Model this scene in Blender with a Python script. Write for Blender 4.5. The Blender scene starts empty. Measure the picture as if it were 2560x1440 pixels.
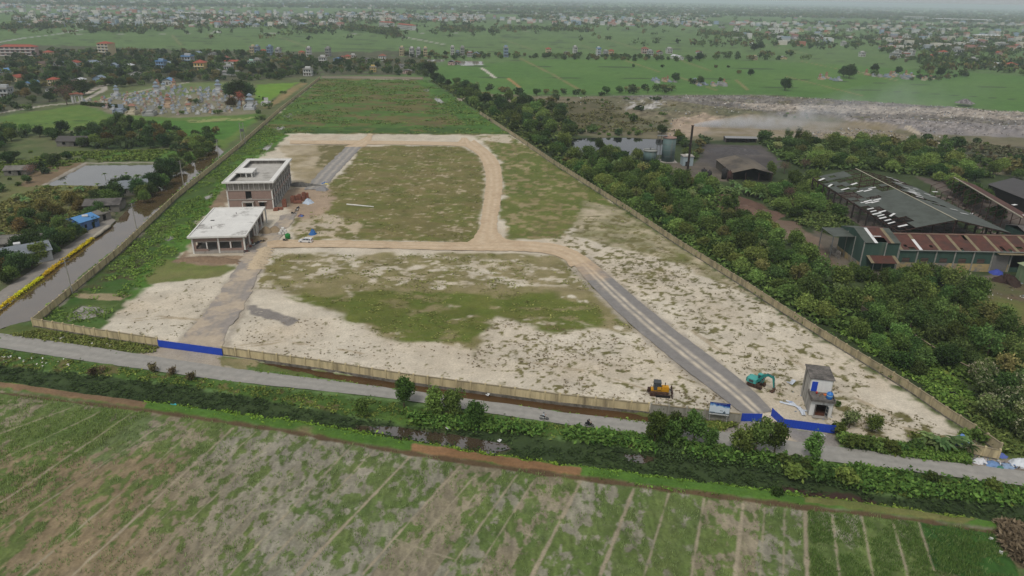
import bpy, math, random
import numpy as np
from mathutils import Matrix, Vector
R_ = math.radians
random.seed(7)
scene = bpy.context.scene
COL = scene.collection

# ---------------------------------------------------------------- camera, sky, sun, exposure
FOC, HCAM, ROLL = 1750.0, 77.0, R_(1.1)
TH = math.atan(729 * math.cos(ROLL) / FOC)
cF = np.array([0, math.cos(TH), -math.sin(TH)])
cU0 = np.array([0, math.sin(TH), math.cos(TH)]); cR0 = np.array([1.0, 0, 0])
cR = math.cos(ROLL) * cR0 + math.sin(ROLL) * cU0
cU = -math.sin(ROLL) * cR0 + math.cos(ROLL) * cU0
cam = bpy.data.objects.new('camera', bpy.data.cameras.new('camera'))
COL.objects.link(cam)
cam.data.sensor_width = 36.0; cam.data.lens = 36.0 * FOC / 2560.0
cam.data.clip_start = 1.0; cam.data.clip_end = 60000.0
cam.matrix_world = Matrix(((cR[0], cU[0], -cF[0], 0), (cR[1], cU[1], -cF[1], 0), (cR[2], cU[2], -cF[2], HCAM), (0, 0, 0, 1)))
scene.camera = cam

SUN_EL, SUN_AZ = R_(58), R_(205)          # azimuth clockwise from +Y
world = bpy.data.worlds.new("World"); scene.world = world; world.use_nodes = True
wn = world.node_tree; wn.nodes.clear()
sky = wn.nodes.new('ShaderNodeTexSky'); sky.sky_type = 'NISHITA'; sky.sun_disc = False
sky.sun_elevation = SUN_EL; sky.sun_rotation = SUN_AZ; sky.dust_density = 4.0; sky.air_density = 1.2
hs = wn.nodes.new('ShaderNodeHueSaturation'); hs.inputs['Saturation'].default_value = 0.30
bg = wn.nodes.new('ShaderNodeBackground'); bg.inputs['Strength'].default_value = 0.108
wo = wn.nodes.new('ShaderNodeOutputWorld')
wn.links.new(sky.outputs[0], hs.inputs['Color']); mxw = wn.nodes.new('ShaderNodeMix'); mxw.data_type = 'RGBA'; mxw.inputs[0].default_value = 0.6      # even cloud deck over most of the sky
mxw.inputs[7].default_value = (5.6, 5.75, 6.0, 1)
wn.links.new(hs.outputs[0], mxw.inputs[6]); wn.links.new(mxw.outputs[2], bg.inputs['Color']); wn.links.new(bg.outputs[0], wo.inputs['Surface'])
sd = bpy.data.lights.new('sun', 'SUN'); sd.energy = 1.75; sd.angle = R_(15); sd.color = (1.0, 0.96, 0.9)
sun = bpy.data.objects.new('sun', sd); COL.objects.link(sun)
sdir = Vector((math.sin(SUN_AZ) * math.cos(SUN_EL), math.cos(SUN_AZ) * math.cos(SUN_EL), math.sin(SUN_EL)))
sun.rotation_euler = sdir.to_track_quat('Z', 'Y').to_euler(); sun.location = (0, 0, 300)
scene.view_settings.view_transform = 'Standard'; scene.view_settings.look = 'None'
scene.view_settings.exposure = 0.0; scene.view_settings.gamma = 1.0; scene.view_settings.use_curve_mapping = False
scene.cycles.max_bounces = 5; scene.cycles.diffuse_bounces = 3; scene.cycles.glossy_bounces = 3
scene.cycles.transmission_bounces = 2; scene.cycles.transparent_max_bounces = 8; scene.cycles.volume_bounces = 2
scene.cycles.use_denoising = True
scene.cycles.volume_max_steps = 256

# ---------------------------------------------------------------- helpers
def G(px, py, z=0.0):
    """photo pixel -> point on the level z."""
    D = cF + (px - 1280) / FOC * cR - (py - 720) / FOC * cU
    t = (z - HCAM) / D[2]
    p = np.array([0, 0, HCAM]) + t * D
    return Vector((p[0], p[1], z))
def GG(pts, z=0.0): return np.array([G(a, b, z)[:2] for a, b in pts])

def lin(c):
    out = []
    for v in c[:3]:
        v = v / 255.0
        out.append(v / 12.92 if v <= 0.04045 else ((v + 0.055) / 1.055) ** 2.4)
    return np.array(out)
KALB = 0.80
def alb(c): return lin(c) * KALB

def _hash(ix, iy, seed):
    h = (ix.astype(np.int64) * 374761393 + iy.astype(np.int64) * 668265263 + seed * 1274126177) & 0x7fffffff
    h = ((h ^ (h >> 13)) * 1103515245 + 12345) & 0x7fffffff
    h = ((h ^ (h >> 15)) * 1103515245 + 12345) & 0x7fffffff
    return ((h >> 8) & 0xffff) / 65535.0
def vnoise(x, y, seed=0):
    ix = np.floor(x); iy = np.floor(y); fx = x - ix; fy = y - iy
    fx = fx * fx * (3 - 2 * fx); fy = fy * fy * (3 - 2 * fy)
    a = _hash(ix, iy, seed); b = _hash(ix + 1, iy, seed); c = _hash(ix, iy + 1, seed); d = _hash(ix + 1, iy + 1, seed)
    return (a * (1 - fx) + b * fx) * (1 - fy) + (c * (1 - fx) + d * fx) * fy
def fbm(x, y, seed=0, octv=4):
    s = 0; a = 0.5; t = 0
    for k in range(octv):
        ca, sa = math.cos(k * 0.7), math.sin(k * 0.7)
        s = s + a * vnoise((x * ca - y * sa) * 2 ** k + 17.3 * k, (x * sa + y * ca) * 2 ** k, seed + k); t += a; a *= 0.55
    return np.clip(0.5 + (s / t - 0.5) * 1.55, 0, 1)
def sstep(x): x = np.clip(x, 0, 1); return x * x * (3 - 2 * x)
def sdf(poly, x, y):
    """signed distance, negative inside."""
    n = len(poly); d = np.full(x.shape, 1e18); ins = np.zeros(x.shape, bool)
    for i in range(n):
        ax, ay = poly[i]; bx, by = poly[(i + 1) % n]
        ex, ey = bx - ax, by - ay; L = ex * ex + ey * ey + 1e-9
        t = np.clip(((x - ax) * ex + (y - ay) * ey) / L, 0, 1)
        d = np.minimum(d, (x - ax - t * ex) ** 2 + (y - ay - t * ey) ** 2)
        c = (ay > y) != (by > y)
        ins ^= c & (x < (bx - ax) * (y - ay) / (by - ay + (1e-12 if by == ay else 0)) + ax)
    d = np.sqrt(d)
    return np.where(ins, -d, d)
def ldist(pts, x, y):
    d = np.full(x.shape, 1e18)
    for (ax, ay), (bx, by) in zip(pts[:-1], pts[1:]):
        ex, ey = bx - ax, by - ay; L = ex * ex + ey * ey + 1e-9
        t = np.clip(((x - ax) * ex + (y - ay) * ey) / L, 0, 1)
        d = np.minimum(d, (x - ax - t * ex) ** 2 + (y - ay - t * ey) ** 2)
    return np.sqrt(d)

# ---------------------------------------------------------------- materials
MATS = {}
def nt(name):
    m = bpy.data.materials.new(name); m.use_nodes = True
    t = m.node_tree; b = t.nodes['Principled BSDF']
    b.inputs['Specular IOR Level'].default_value = 0.25
    return m, t, b
def mat(name, rgb, rough=0.85, metal=0.0, var=0.18, scale=1.5, streak=False, spec=None, rgb2=None, lo=0.45, hi=0.62):
    """matt painted / mineral surface: sRGB colour with blotchy noise, optional second colour (rust, dirt) and vertical streaks."""
    if name in MATS: return MATS[name]
    m, t, b = nt(name)
    tc = t.nodes.new('ShaderNodeTexCoord'); mp = t.nodes.new('ShaderNodeMapping')
    mp.inputs['Scale'].default_value = (1, 1, 0.12) if streak else (1, 1, 1)
    n1 = t.nodes.new('ShaderNodeTexNoise'); n1.inputs['Scale'].default_value = scale; n1.inputs['Detail'].default_value = 6; n1.inputs['Roughness'].default_value = 0.65
    t.links.new(tc.outputs['Object'], mp.inputs['Vector']); t.links.new(mp.outputs[0], n1.inputs['Vector'])
    r = t.nodes.new('ShaderNodeMapRange'); r.inputs['From Min'].default_value = 0.3; r.inputs['From Max'].default_value = 0.7
    r.inputs['To Min'].default_value = 1 - var; r.inputs['To Max'].default_value = 1 + var * 0.6
    t.links.new(n1.outputs['Fac'], r.inputs['Value'])
    c1 = alb(rgb)
    mul = t.nodes.new('ShaderNodeVectorMath'); mul.operation = 'SCALE'; mul.inputs[0].default_value = tuple(c1)
    t.links.new(r.outputs[0], mul.inputs['Scale'])
    src = mul.outputs[0]
    if rgb2 is not None:
        n2 = t.nodes.new('ShaderNodeTexNoise'); n2.inputs['Scale'].default_value = scale * 0.45; n2.inputs['Detail'].default_value = 8; n2.inputs['Roughness'].default_value = 0.7
        t.links.new(mp.outputs[0], n2.inputs['Vector'])
        r2 = t.nodes.new('ShaderNodeMapRange'); r2.inputs['From Min'].default_value = lo; r2.inputs['From Max'].default_value = hi
        t.links.new(n2.outputs['Fac'], r2.inputs['Value'])
        mx = t.nodes.new('ShaderNodeMix'); mx.data_type = 'RGBA'; mx.inputs[7].default_value = (*alb(rgb2), 1)
        t.links.new(r2.outputs[0], mx.inputs[0]); t.links.new(src, mx.inputs[6]); src = mx.outputs[2]
    t.links.new(src, b.inputs['Base Color'])
    b.inputs['Roughness'].default_value = rough; b.inputs['Metallic'].default_value = metal
    if spec is not None: b.inputs['Specular IOR Level'].default_value = spec
    MATS[name] = m; return m
def attr_mat(name, rough=0.95, n_scale=(2.2, 0.35), amp=(0.2, 0.12), spec=0.15):
    """ground: albedo from the 'col' attribute with two noises on top."""
    if name in MATS: return MATS[name]
    m, t, b = nt(name)
    at = t.nodes.new('ShaderNodeAttribute'); at.attribute_name = 'col'
    tc = t.nodes.new('ShaderNodeTexCoord'); src = at.outputs['Color']
    for s, a in zip(n_scale, amp):
        n = t.nodes.new('ShaderNodeTexNoise'); n.inputs['Scale'].default_value = s; n.inputs['Detail'].default_value = 5; n.inputs['Roughness'].default_value = 0.7
        t.links.new(tc.outputs['Object'], n.inputs['Vector'])
        r = t.nodes.new('ShaderNodeMapRange'); r.inputs['From Min'].default_value = 0.3; r.inputs['From Max'].default_value = 0.7
        r.inputs['To Min'].default_value = 1 - a; r.inputs['To Max'].default_value = 1 + a
        t.links.new(n.outputs['Fac'], r.inputs['Value'])
        v = t.nodes.new('ShaderNodeVectorMath'); v.operation = 'SCALE'
        t.links.new(src, v.inputs[0]); t.links.new(r.outputs[0], v.inputs['Scale']); src = v.outputs[0]
    t.links.new(src, b.inputs['Base Color']); b.inputs['Roughness'].default_value = rough; b.inputs['Specular IOR Level'].default_value = spec
    MATS[name] = m; return m
def leaf_mat(name, trans=0.25, objvar=0.45):
    if name in MATS: return MATS[name]
    m = bpy.data.materials.new(name); m.use_nodes = True; t = m.node_tree; t.nodes.clear()
    at = t.nodes.new('ShaderNodeAttribute'); at.attribute_name = 'col'
    oi = t.nodes.new('ShaderNodeObjectInfo')
    r = t.nodes.new('ShaderNodeMapRange'); r.inputs['To Min'].default_value = 1 - objvar; r.inputs['To Max'].default_value = 1 + objvar
    t.links.new(oi.outputs['Random'], r.inputs['Value'])
    v = t.nodes.new('ShaderNodeVectorMath'); v.operation = 'SCALE'; t.links.new(at.outputs['Color'], v.inputs[0]); t.links.new(r.outputs[0], v.inputs['Scale'])
    hsv = t.nodes.new('ShaderNodeHueSaturation')
    mh = t.nodes.new('ShaderNodeMath'); mh.operation = 'MULTIPLY'; mh.inputs[1].default_value = 7.13
    fr = t.nodes.new('ShaderNodeMath'); fr.operation = 'FRACT'
    r2 = t.nodes.new('ShaderNodeMapRange'); r2.inputs['To Min'].default_value = 0.465; r2.inputs['To Max'].default_value = 0.52
    t.links.new(oi.outputs['Random'], mh.inputs[0]); t.links.new(mh.outputs[0], fr.inputs[0]); t.links.new(fr.outputs[0], r2.inputs['Value'])
    t.links.new(r2.outputs[0], hsv.inputs['Hue']); t.links.new(v.outputs[0], hsv.inputs['Color'])
    d = t.nodes.new('ShaderNodeBsdfDiffuse'); tr = t.nodes.new('ShaderNodeBsdfTranslucent'); mx = t.nodes.new('ShaderNodeMixShader'); mx.inputs[0].default_value = trans
    o = t.nodes.new('ShaderNodeOutputMaterial')
    t.links.new(hsv.outputs[0], d.inputs['Color']); t.links.new(hsv.outputs[0], tr.inputs['Color'])
    t.links.new(d.outputs[0], mx.inputs[1]); t.links.new(tr.outputs[0], mx.inputs[2]); t.links.new(mx.outputs[0], o.inputs['Surface'])
    MATS[name] = m; return m
def water_mat(name, rgb, rough=0.06, bump=0.02, ior=1.33, spec=.6):
    if name in MATS: return MATS[name]
    m, t, b = nt(name)
    tc = t.nodes.new('ShaderNodeTexCoord'); n = t.nodes.new('ShaderNodeTexNoise'); n.inputs['Scale'].default_value = 0.12; n.inputs['Detail'].default_value = 4
    t.links.new(tc.outputs['Object'], n.inputs['Vector'])
    r = t.nodes.new('ShaderNodeMapRange'); r.inputs['From Min'].default_value = 0.3; r.inputs['From Max'].default_value = 0.7; r.inputs['To Min'].default_value = 0.8; r.inputs['To Max'].default_value = 1.15
    t.links.new(n.outputs['Fac'], r.inputs['Value'])
    v = t.nodes.new('ShaderNodeVectorMath'); v.operation = 'SCALE'; v.inputs[0].default_value = tuple(alb(rgb)); t.links.new(r.outputs[0], v.inputs['Scale'])
    t.links.new(v.outputs[0], b.inputs['Base Color']); b.inputs['Roughness'].default_value = rough; b.inputs['Specular IOR Level'].default_value = spec; b.inputs['IOR'].default_value = ior
    n2 = t.nodes.new('ShaderNodeTexNoise'); n2.inputs['Scale'].default_value = 1.3; n2.inputs['Detail'].default_value = 3
    t.links.new(tc.outputs['Object'], n2.inputs['Vector'])
    bp = t.nodes.new('ShaderNodeBump'); bp.inputs['Strength'].default_value = bump; bp.inputs['Distance'].default_value = 0.3
    t.links.new(n2.outputs['Fac'], bp.inputs['Height']); t.links.new(bp.outputs[0], b.inputs['Normal'])
    MATS[name] = m; return m

# ---------------------------------------------------------------- objects
def tag(o, label=None, cat=None, group=None, kind=None):
    if label: o['label'] = label
    if cat: o['category'] = cat
    if group: o['group'] = group
    if kind: o['kind'] = kind
    return o
def thing(name, label, cat, loc, rz=0.0, group=None, sc=1.0):
    o = bpy.data.objects.new(name, None); COL.objects.link(o); o.location = loc; o.rotation_euler = (0, 0, rz)
    o.empty_display_size = 0.5
    if sc != 1.0: o.scale = (sc, sc, sc)
    return tag(o, label, cat, group)
def npmesh(name, V, Fq, m, col=None, parent=None, smooth=False):
    """V (n,3), Fq (k,3|4) arrays -> mesh object"""
    V = np.asarray(V, np.float32); Fq = np.asarray(Fq, np.int32); k = Fq.shape[1]
    me = bpy.data.meshes.new(name)
    me.vertices.add(len(V)); me.vertices.foreach_set('co', V.ravel())
    me.loops.add(Fq.size); me.loops.foreach_set('vertex_index', Fq.ravel())
    me.polygons.add(len(Fq)); me.polygons.foreach_set('loop_start', np.arange(0, Fq.size, k, dtype=np.int32))
    me.polygons.foreach_set('use_smooth', np.full(len(Fq), smooth))
    me.update(calc_edges=True)
    if col is not None:
        a = me.attributes.new('col', 'FLOAT_COLOR', 'POINT')
        c = np.ones((len(V), 4), np.float32); c[:, :3] = col; a.data.foreach_set('color', c.ravel())
    me.materials.append(m)
    o = bpy.data.objects.new(name, me); COL.objects.link(o)
    if parent is not None: o.parent = parent
    return o
class MB:
    def __init__(s): s.v = []; s.f = []; s.mi = []; s.ms = []
    def _m(s, m):
        if m is None: return 0
        if m not in s.ms: s.ms.append(m)
        return s.ms.index(m)
    def add(s, vs, fs, m=None):
        b = len(s.v); s.v += [tuple(v) for v in vs]; i = s._m(m)
        for f in fs: s.f.append(tuple(b + k for k in f)); s.mi.append(i)
        return s
    def box(s, c, d, rz=0.0, m=None, top=1.0, rx=0.0, ry=0.0):
        """c = centre, d = full sizes; top scales the upper face"""
        M = Matrix.Rotation(rz, 3, 'Z') @ Matrix.Rotation(ry, 3, 'Y') @ Matrix.Rotation(rx, 3, 'X')
        vs = []
        for z in (-.5, .5):
            k = top if z > 0 else 1.0
            for x, y in ((-.5, -.5), (.5, -.5), (.5, .5), (-.5, .5)):
                vs.append(Vector(c) + M @ Vector((x * d[0] * k, y * d[1] * k, z * d[2])))
        return s.add(vs, [(3, 2, 1, 0), (4, 5, 6, 7), (0, 1, 5, 4), (1, 2, 6, 5), (2, 3, 7, 6), (3, 0, 4, 7)], m)
    def tube(s, p, q, r, r2=None, n=8, m=None, cap=True):
        p, q = Vector(p), Vector(q); r2 = r if r2 is None else r2
        w = (q - p).normalized(); a = w.orthogonal().normalized(); b = w.cross(a)
        vs = []
        for c, rr in ((p, r), (q, r2)):
            for k in range(n):
                t = 2 * math.pi * k / n; vs.append(c + a * (math.cos(t) * rr) + b * (math.sin(t) * rr))
        fs = [(k, (k + 1) % n, n + (k + 1) % n, n + k) for k in range(n)]
        if cap: fs += [tuple(range(n - 1, -1, -1)), tuple(range(n, 2 * n))]
        return s.add(vs, fs, m)
    def path(s, pts, r, n=6, m=None):
        for a, b in zip(pts[:-1], pts[1:]): s.tube(a, b, r, n=n, m=m)
        return s
    def prism(s, poly, z0, z1, m=None):
        n = len(poly); vs = [(x, y, z0) for x, y in poly] + [(x, y, z1) for x, y in poly]
        fs = [(k, (k + 1) % n, n + (k + 1) % n, n + k) for k in range(n)] + [tuple(range(n - 1, -1, -1)), tuple(range(n, 2 * n))]
        return s.add(vs, fs, m)
    def side(s, prof, y0, y1, m=None):
        """profile in xz, extruded along y"""
        n = len(prof); vs = [(x, y0, z) for x, z in prof] + [(x, y1, z) for x, z in prof]
        fs = [(k, (k + 1) % n, n + (k + 1) % n, n + k) for k in range(n)] + [tuple(range(n - 1, -1, -1)), tuple(range(n, 2 * n))]
        return s.add(vs, fs, m)
    def lathe(s, prof, c=(0, 0, 0), n=14, m=None):
        vs = []; c = Vector(c)
        for r, z in prof:
            for k in range(n):
                t = 2 * math.pi * k / n; vs.append(c + Vector((r * math.cos(t), r * math.sin(t), z)))
        fs = []
        for i in range(len(prof) - 1):
            for k in range(n): fs.append((i * n + k, i * n + (k + 1) % n, (i + 1) * n + (k + 1) % n, (i + 1) * n + k))
        fs += [tuple(range(n - 1, -1, -1)), tuple(range((len(prof) - 1) * n, len(prof) * n))]
        return s.add(vs, fs, m)
    def gable(s, x0, x1, y0, y1, ze, zr, axis='x', th=0.12, over=0.4, m=None):
        """two roof slabs meeting in a ridge along axis"""
        if axis == 'x':
            ym = (y0 + y1) / 2; k = (zr - ze) / max(1e-6, (y1 - y0) / 2)
            for ya, sg in ((y0 - over, 1), (y1 + over, -1)):
                za = ze - over * k
                vs = [(x0 - over, ya, za), (x1 + over, ya, za), (x1 + over, ym, zr), (x0 - over, ym, zr)]
                vs += [(a, b, c + th) for a, b, c in vs]
                s.add(vs, [(0, 1, 2, 3), (4, 5, 6, 7), (0, 1, 5, 4), (1, 2, 6, 5), (2, 3, 7, 6), (3, 0, 4, 7)], m)
        else:
            xm = (x0 + x1) / 2; k = (zr - ze) / max(1e-6, (x1 - x0) / 2)
            for xa in (x0 - over, x1 + over):
                za = ze - over * k
                vs = [(xa, y0 - over, za), (xa, y1 + over, za), (xm, y1 + over, zr), (xm, y0 - over, zr)]
                vs += [(a, b, c + th) for a, b, c in vs]
                s.add(vs, [(0, 1, 2, 3), (4, 5, 6, 7), (0, 1, 5, 4), (1, 2, 6, 5), (2, 3, 7, 6), (3, 0, 4, 7)], m)
        return s
    def hip(s, x0, x1, y0, y1, ze, zr, over=0.4, m=None):
        x0 -= over; x1 += over; y0 -= over; y1 += over
        if x1 - x0 >= y1 - y0:
            d = (y1 - y0) / 2; r = [(x0 + d, y0 + d, zr), (x1 - d, y0 + d, zr)]
            vs = [(x0, y0, ze), (x1, y0, ze), (x1, y1, ze), (x0, y1, ze)] + r
            fs = [(0, 1, 5, 4), (1, 2, 5), (2, 3, 4, 5), (3, 0, 4), (3, 2, 1, 0)]
        else:
            d = (x1 - x0) / 2; r = [(x0 + d, y0 + d, zr), (x0 + d, y1 - d, zr)]
            vs = [(x0, y0, ze), (x1, y0, ze), (x1, y1, ze), (x0, y1, ze)] + r
            fs = [(0, 1, 4), (1, 2, 5, 4), (2, 3, 5), (3, 0, 4, 5), (3, 2, 1, 0)]
        return s.add(vs, fs, m)
    def build(s, name, m=None, parent=None, smooth=False, loc=None):
        me = bpy.data.meshes.new(name); me.from_pydata([tuple(v) for v in s.v], [], s.f)
        if s.ms:
            for x in s.ms: me.materials.append(x)
            me.polygons.foreach_set('material_index', s.mi)
        elif m: me.materials.append(m)
        if smooth: me.polygons.foreach_set('use_smooth', [True] * len(me.polygons))
        me.update()
        o = bpy.data.objects.new(name, me); COL.objects.link(o)
        if parent is not None: o.parent = parent
        if loc is not None: o.location = loc
        return o
def kids(o): return [c for c in bpy.data.objects if c.parent == o]
def dup(o, loc, rz=0.0, label=None, group=None, sc=None, tree=None):
    """copy a thing with its parts and sub-parts"""
    c = o.copy(); COL.objects.link(c); c.location = loc; c.rotation_euler = (0, 0, rz)
    if sc is not None: c.scale = sc if hasattr(sc, '__len__') else (sc, sc, sc)
    if label: c['label'] = label
    if group: c['group'] = group
    for ch, subs in (tree if tree is not None else [(k, kids(k)) for k in kids(o)]):
        d = ch.copy(); COL.objects.link(d); d.parent = c
        for g in subs:
            e = g.copy(); COL.objects.link(e); e.parent = d
    return c
def struct(o): o['kind'] = 'structure'; return o
def poly_mesh(name, pts, z, m, jag=0.0, step=2.0, seed=0):
    """flat sheet from a world polygon, edge made ragged"""
    rs = random.Random(seed); out = []
    n = len(pts)
    for i in range(n):
        a = Vector(pts[i][:2]); b = Vector(pts[(i + 1) % n][:2]); L = (b - a).length; k = max(1, int(L / step))
        nrm = Vector((-(b - a).y, (b - a).x)) / max(L, 1e-6)
        for j in range(k):
            out.append(a.lerp(b, j / k) + nrm * rs.uniform(-jag, jag) * (1 if j else .5))
    import bmesh
    bm = bmesh.new(); f = bm.faces.new([bm.verts.new((p.x, p.y, z)) for p in out])
    if f.normal.z < 0: f.normal_flip()
    bmesh.ops.triangulate(bm, faces=bm.faces[:])
    me = bpy.data.meshes.new(name); bm.to_mesh(me); bm.free(); me.materials.append(m)
    for p in me.polygons:
        if p.normal.z < 0: p.flip()
    me.update()
    o = bpy.data.objects.new(name, me); COL.objects.link(o); return o
# ---------------------------------------------------------------- the ground: one sheet to the horizon, albedo painted by land use
NC, NR = 900, 960
us = np.concatenate([[-4, -2.6, -1.9, -1.5, -1.25], np.linspace(-1.08, 1.08, NC), [1.25, 1.5, 1.9, 2.6, 4]])
inv = np.linspace(1 / 66.0, 1 / 6500.0, NR)
ys = np.concatenate([[20, 38, 55], 1 / inv, [8000, 11000, 16000, 24000]])
UU, YY = np.meshgrid(us, ys); X = (UU * YY).ravel(); Y = YY.ravel()
NG = len(X)
C = np.empty((NG, 3)); Z = np.zeros(NG); SINK = np.zeros(NG)
big = fbm(X / 260, Y / 260, 3, 4); mid = fbm(X / 40, Y / 40, 11, 4); sml = fbm(X / 6, Y / 6, 23, 4); tin = fbm(X / 1.7, Y / 1.7, 31, 3)
def mixc(a, b, t): return a[None, :] * (1 - t[:, None]) + b[None, :] * t[:, None]
# default: rice land in plots with slightly different greens
ca, sa = math.cos(0.12), math.sin(0.12)
px_, py_ = (X * ca + Y * sa), (-X * sa + Y * ca)
cell = _hash(np.floor(px_ / 85 + 0.3 * np.floor(py_ / 38)), np.floor(py_ / 38), 5)
C[:] = mixc(alb((84, 110, 62)), alb((100, 124, 72)), cell * 0.6 + 0.4 * mid)
edge = np.minimum(np.abs((py_ / 38) % 1 - 0.5), np.abs((px_ / 85 + 0.3 * np.floor(py_ / 38)) % 1 - 0.5) * 2.2)
C[:] = C * (1 - 0.0 * edge[:, None])
m = sstep((0.49 - np.abs((py_ / 38) % 1 - 0.5)) / 0.02); C[:] = C * m[:, None] + (1 - m[:, None]) * alb((70, 85, 52))
far = sstep((Y - 900) / 900)
wood = sstep((fbm(X / 700, Y / 260, 77, 4) - 0.55) / 0.1) * sstep((Y - 2200) / 900)
C[:] = C * (1 - wood[:, None]) + wood[:, None] * mixc(alb((62, 78, 58)), alb((95, 98, 85)), sml)

def sel(P, pad):
    x0, y0 = P.min(0) - pad; x1, y1 = P.max(0) + pad
    return np.nonzero((X > x0) & (X < x1) & (Y > y0) & (Y < y1))[0]
def cover(i, cov, ns, soft=0.1, seed=0, an=1.0):
    n = fbm(X[i] / ns, Y[i] / (ns * an), 101 + seed, 5)
    return sstep((cov - n) / soft + 0.5)
def apply(i, m, c1, c2=None, ns=8, seed=0, an=1.0):
    if c2 is not None:
        t = fbm(X[i] / ns, Y[i] / (ns * an), 211 + seed, 4)
        cc = mixc(alb(c1), alb(c2), t)
    else: cc = np.tile(alb(c1), (len(i), 1))
    C[i] = C[i] * (1 - m[:, None]) + cc * m[:, None]
def paint(poly, c1, c2=None, fe=1.5, wob=1.0, cov=None, ns=6, cns=8, seed=0, an=1.0, soft=0.1, sink=0.0, world=False):
    P = np.array(poly) if world else GG(poly)
    i = sel(P, fe + wob + 1)
    if not len(i): return
    d = sdf(P, X[i], Y[i])
    if wob: d = d + (fbm(X[i] / (wob * 2.5 + 1), Y[i] / (wob * 2.5 + 1), 55 + seed, 3) - 0.5) * 2 * wob
    m = sstep(0.5 - d / fe)
    if sink: SINK[i] = np.maximum(SINK[i], m * sink)
    if cov is not None: m = m * cover(i, cov, ns, soft, seed, an)
    apply(i, m, c1, c2, cns, seed, an)
def pline(pts, w, c1, c2=None, fe=0.6, wob=0.3, cov=None, ns=2.0, seed=0):
    P = GG(pts); i = sel(P, w + fe + 1)
    if not len(i): return
    d = ldist(P, X[i], Y[i]) + (fbm(X[i] / 2.2, Y[i] / 2.2, 66 + seed, 2) - 0.5) * 2 * wob
    m = sstep(0.5 - (d - w / 2) / fe)
    if cov is not None: m = m * cover(i, cov, ns, 0.2, seed)
    apply(i, m, c1, c2, 3, seed)

# --- left: gardens, village, cemetery, green field
paint([(-500, 520), (0, 300), (300, 190), (800, 188), (640, 330), (520, 410), (80, 800), (-600, 1000)], (82, 98, 56), (104, 106, 72), 4, 3, seed=1)
paint([(-900, 250), (-300, 150), (0, 108), (330, 120), (700, 130), (1000, 128), (1080, 150), (1060, 185), (800, 190), (640, 200), (240, 215), (180, 250), (0, 290), (-700, 420)], (66, 76, 50), (98, 96, 76), 8, 6, cov=0.85, ns=14, seed=2)
paint([(0, 292), (200, 262), (280, 270), (640, 278), (655, 290), (560, 372), (440, 335), (300, 330), (20, 320)], (84, 116, 50), (104, 124, 58), 4, 2, seed=3)
paint([(300, 305), (640, 296), (560, 350), (470, 340)], (78, 118, 46), None, 3, 1, seed=3)
pline([(0, 322), (180, 302), (420, 303), (640, 305)], 1.2, (60, 80, 40))
paint([(470, 300), (640, 292), (620, 300), (480, 306)], (140, 145, 90), None, 3, 2, cov=0.6)
paint([(640, 212), (750, 206), (690, 240), (660, 262), (636, 250)], (96, 136, 42), (112, 140, 50), 3, 2, seed=4)
paint([(750, 206), (765, 210), (690, 262), (660, 272), (700, 238)], (150, 126, 92), (120, 120, 70), 3, 2, seed=4)
paint([(230, 245), (560, 205), (640, 240), (640, 285), (440, 295), (280, 285), (190, 255)], (112, 112, 82), (138, 130, 112), 4, 3, seed=5)
paint([(190, 252), (420, 208), (560, 206), (600, 225), (420, 240), (250, 250)], (100, 122, 64), (112, 116, 80), 4, 3, seed=5)
pline([(-20, 285), (120, 263), (200, 256), (260, 225), (262, 210)], 4.5, (172, 165, 152))
pline([(262, 213), (250, 216), (215, 234)], 5, (182, 172, 156)); pline([(270, 246), (400, 217), (470, 206)], 4, (168, 160, 146))
# gardens between ponds
paint([(-200, 480), (120, 455), (330, 462), (240, 540), (0, 620), (-300, 700)], (92, 104, 58), (122, 116, 78), 3, 3, seed=6)
paint([(60, 420), (215, 405), (230, 420), (110, 462), (60, 470)], (124, 106, 82), None, 3, 2, cov=0.8)
paint([(240, 385), (400, 372), (520, 385), (420, 405), (260, 402)], (90, 128, 48), (78, 104, 46), 3, 2, seed=7)
paint([(170, 360), (430, 335), (440, 360), (300, 380)], (50, 68, 38), (64, 82, 44), 5, 4, seed=7)
paint([(-20, 720), (60, 660), (240, 560), (290, 500), (330, 480), (340, 505), (268, 565), (0, 770)], (112, 104, 88), (84, 92, 60), 3, 3, seed=8)
pline([(-40, 575), (60, 545), (130, 525)], 3.0, (136, 128, 98), seed=3)
# pond rims
pline([(112, 462), (212, 408), (385, 406), (392, 440)], 2.0, (158, 150, 138), fe=.6)
# --- right: hedgerow belt floor, landfill, industrial yard
paint([(1065, 195), (1110, 215), (1240, 245), (1400, 335), (1660, 345), (1900, 340), (2320, 350), (2700, 420), (2900, 1300), (2500, 1130), (1960, 775), (1383, 405)], (50, 62, 36), (70, 82, 48), 4, 3, seed=9)
paint([(1180, 235), (1300, 238), (1500, 242), (1900, 238), (2560, 282), (2900, 320), (2900, 470), (2300, 420), (1990, 345), (1660, 352), (1400, 336), (1260, 285)], (124, 114, 92), (96, 98, 72), 5, 6, seed=10, cns=22)
paint([(1185, 238), (1275, 236), (1262, 262), (1225, 270)], (160, 146, 132), (130, 120, 108), 4, 3, seed=10)
paint([(1500, 240), (1900, 238), (2560, 284), (2900, 318), (2900, 400), (2560, 340), (2300, 335), (2200, 310), (1960, 290), (1760, 268)], (128, 122, 114), (104, 99, 94), 5, 5, cov=0.72, ns=9, seed=11)
paint([(1800, 262), (2100, 268), (2560, 284), (2900, 318), (2900, 350), (2560, 305), (2200, 292), (1880, 280)], (172, 162, 148), (148, 138, 128), 4, 3, cov=0.72, ns=12, seed=12)
paint([(2080, 300), (2560, 318), (2900, 360), (2900, 380), (2560, 345), (2330, 336)], (126, 122, 122), (150, 142, 136), 4, 3, cov=0.9, ns=10, seed=13)
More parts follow.
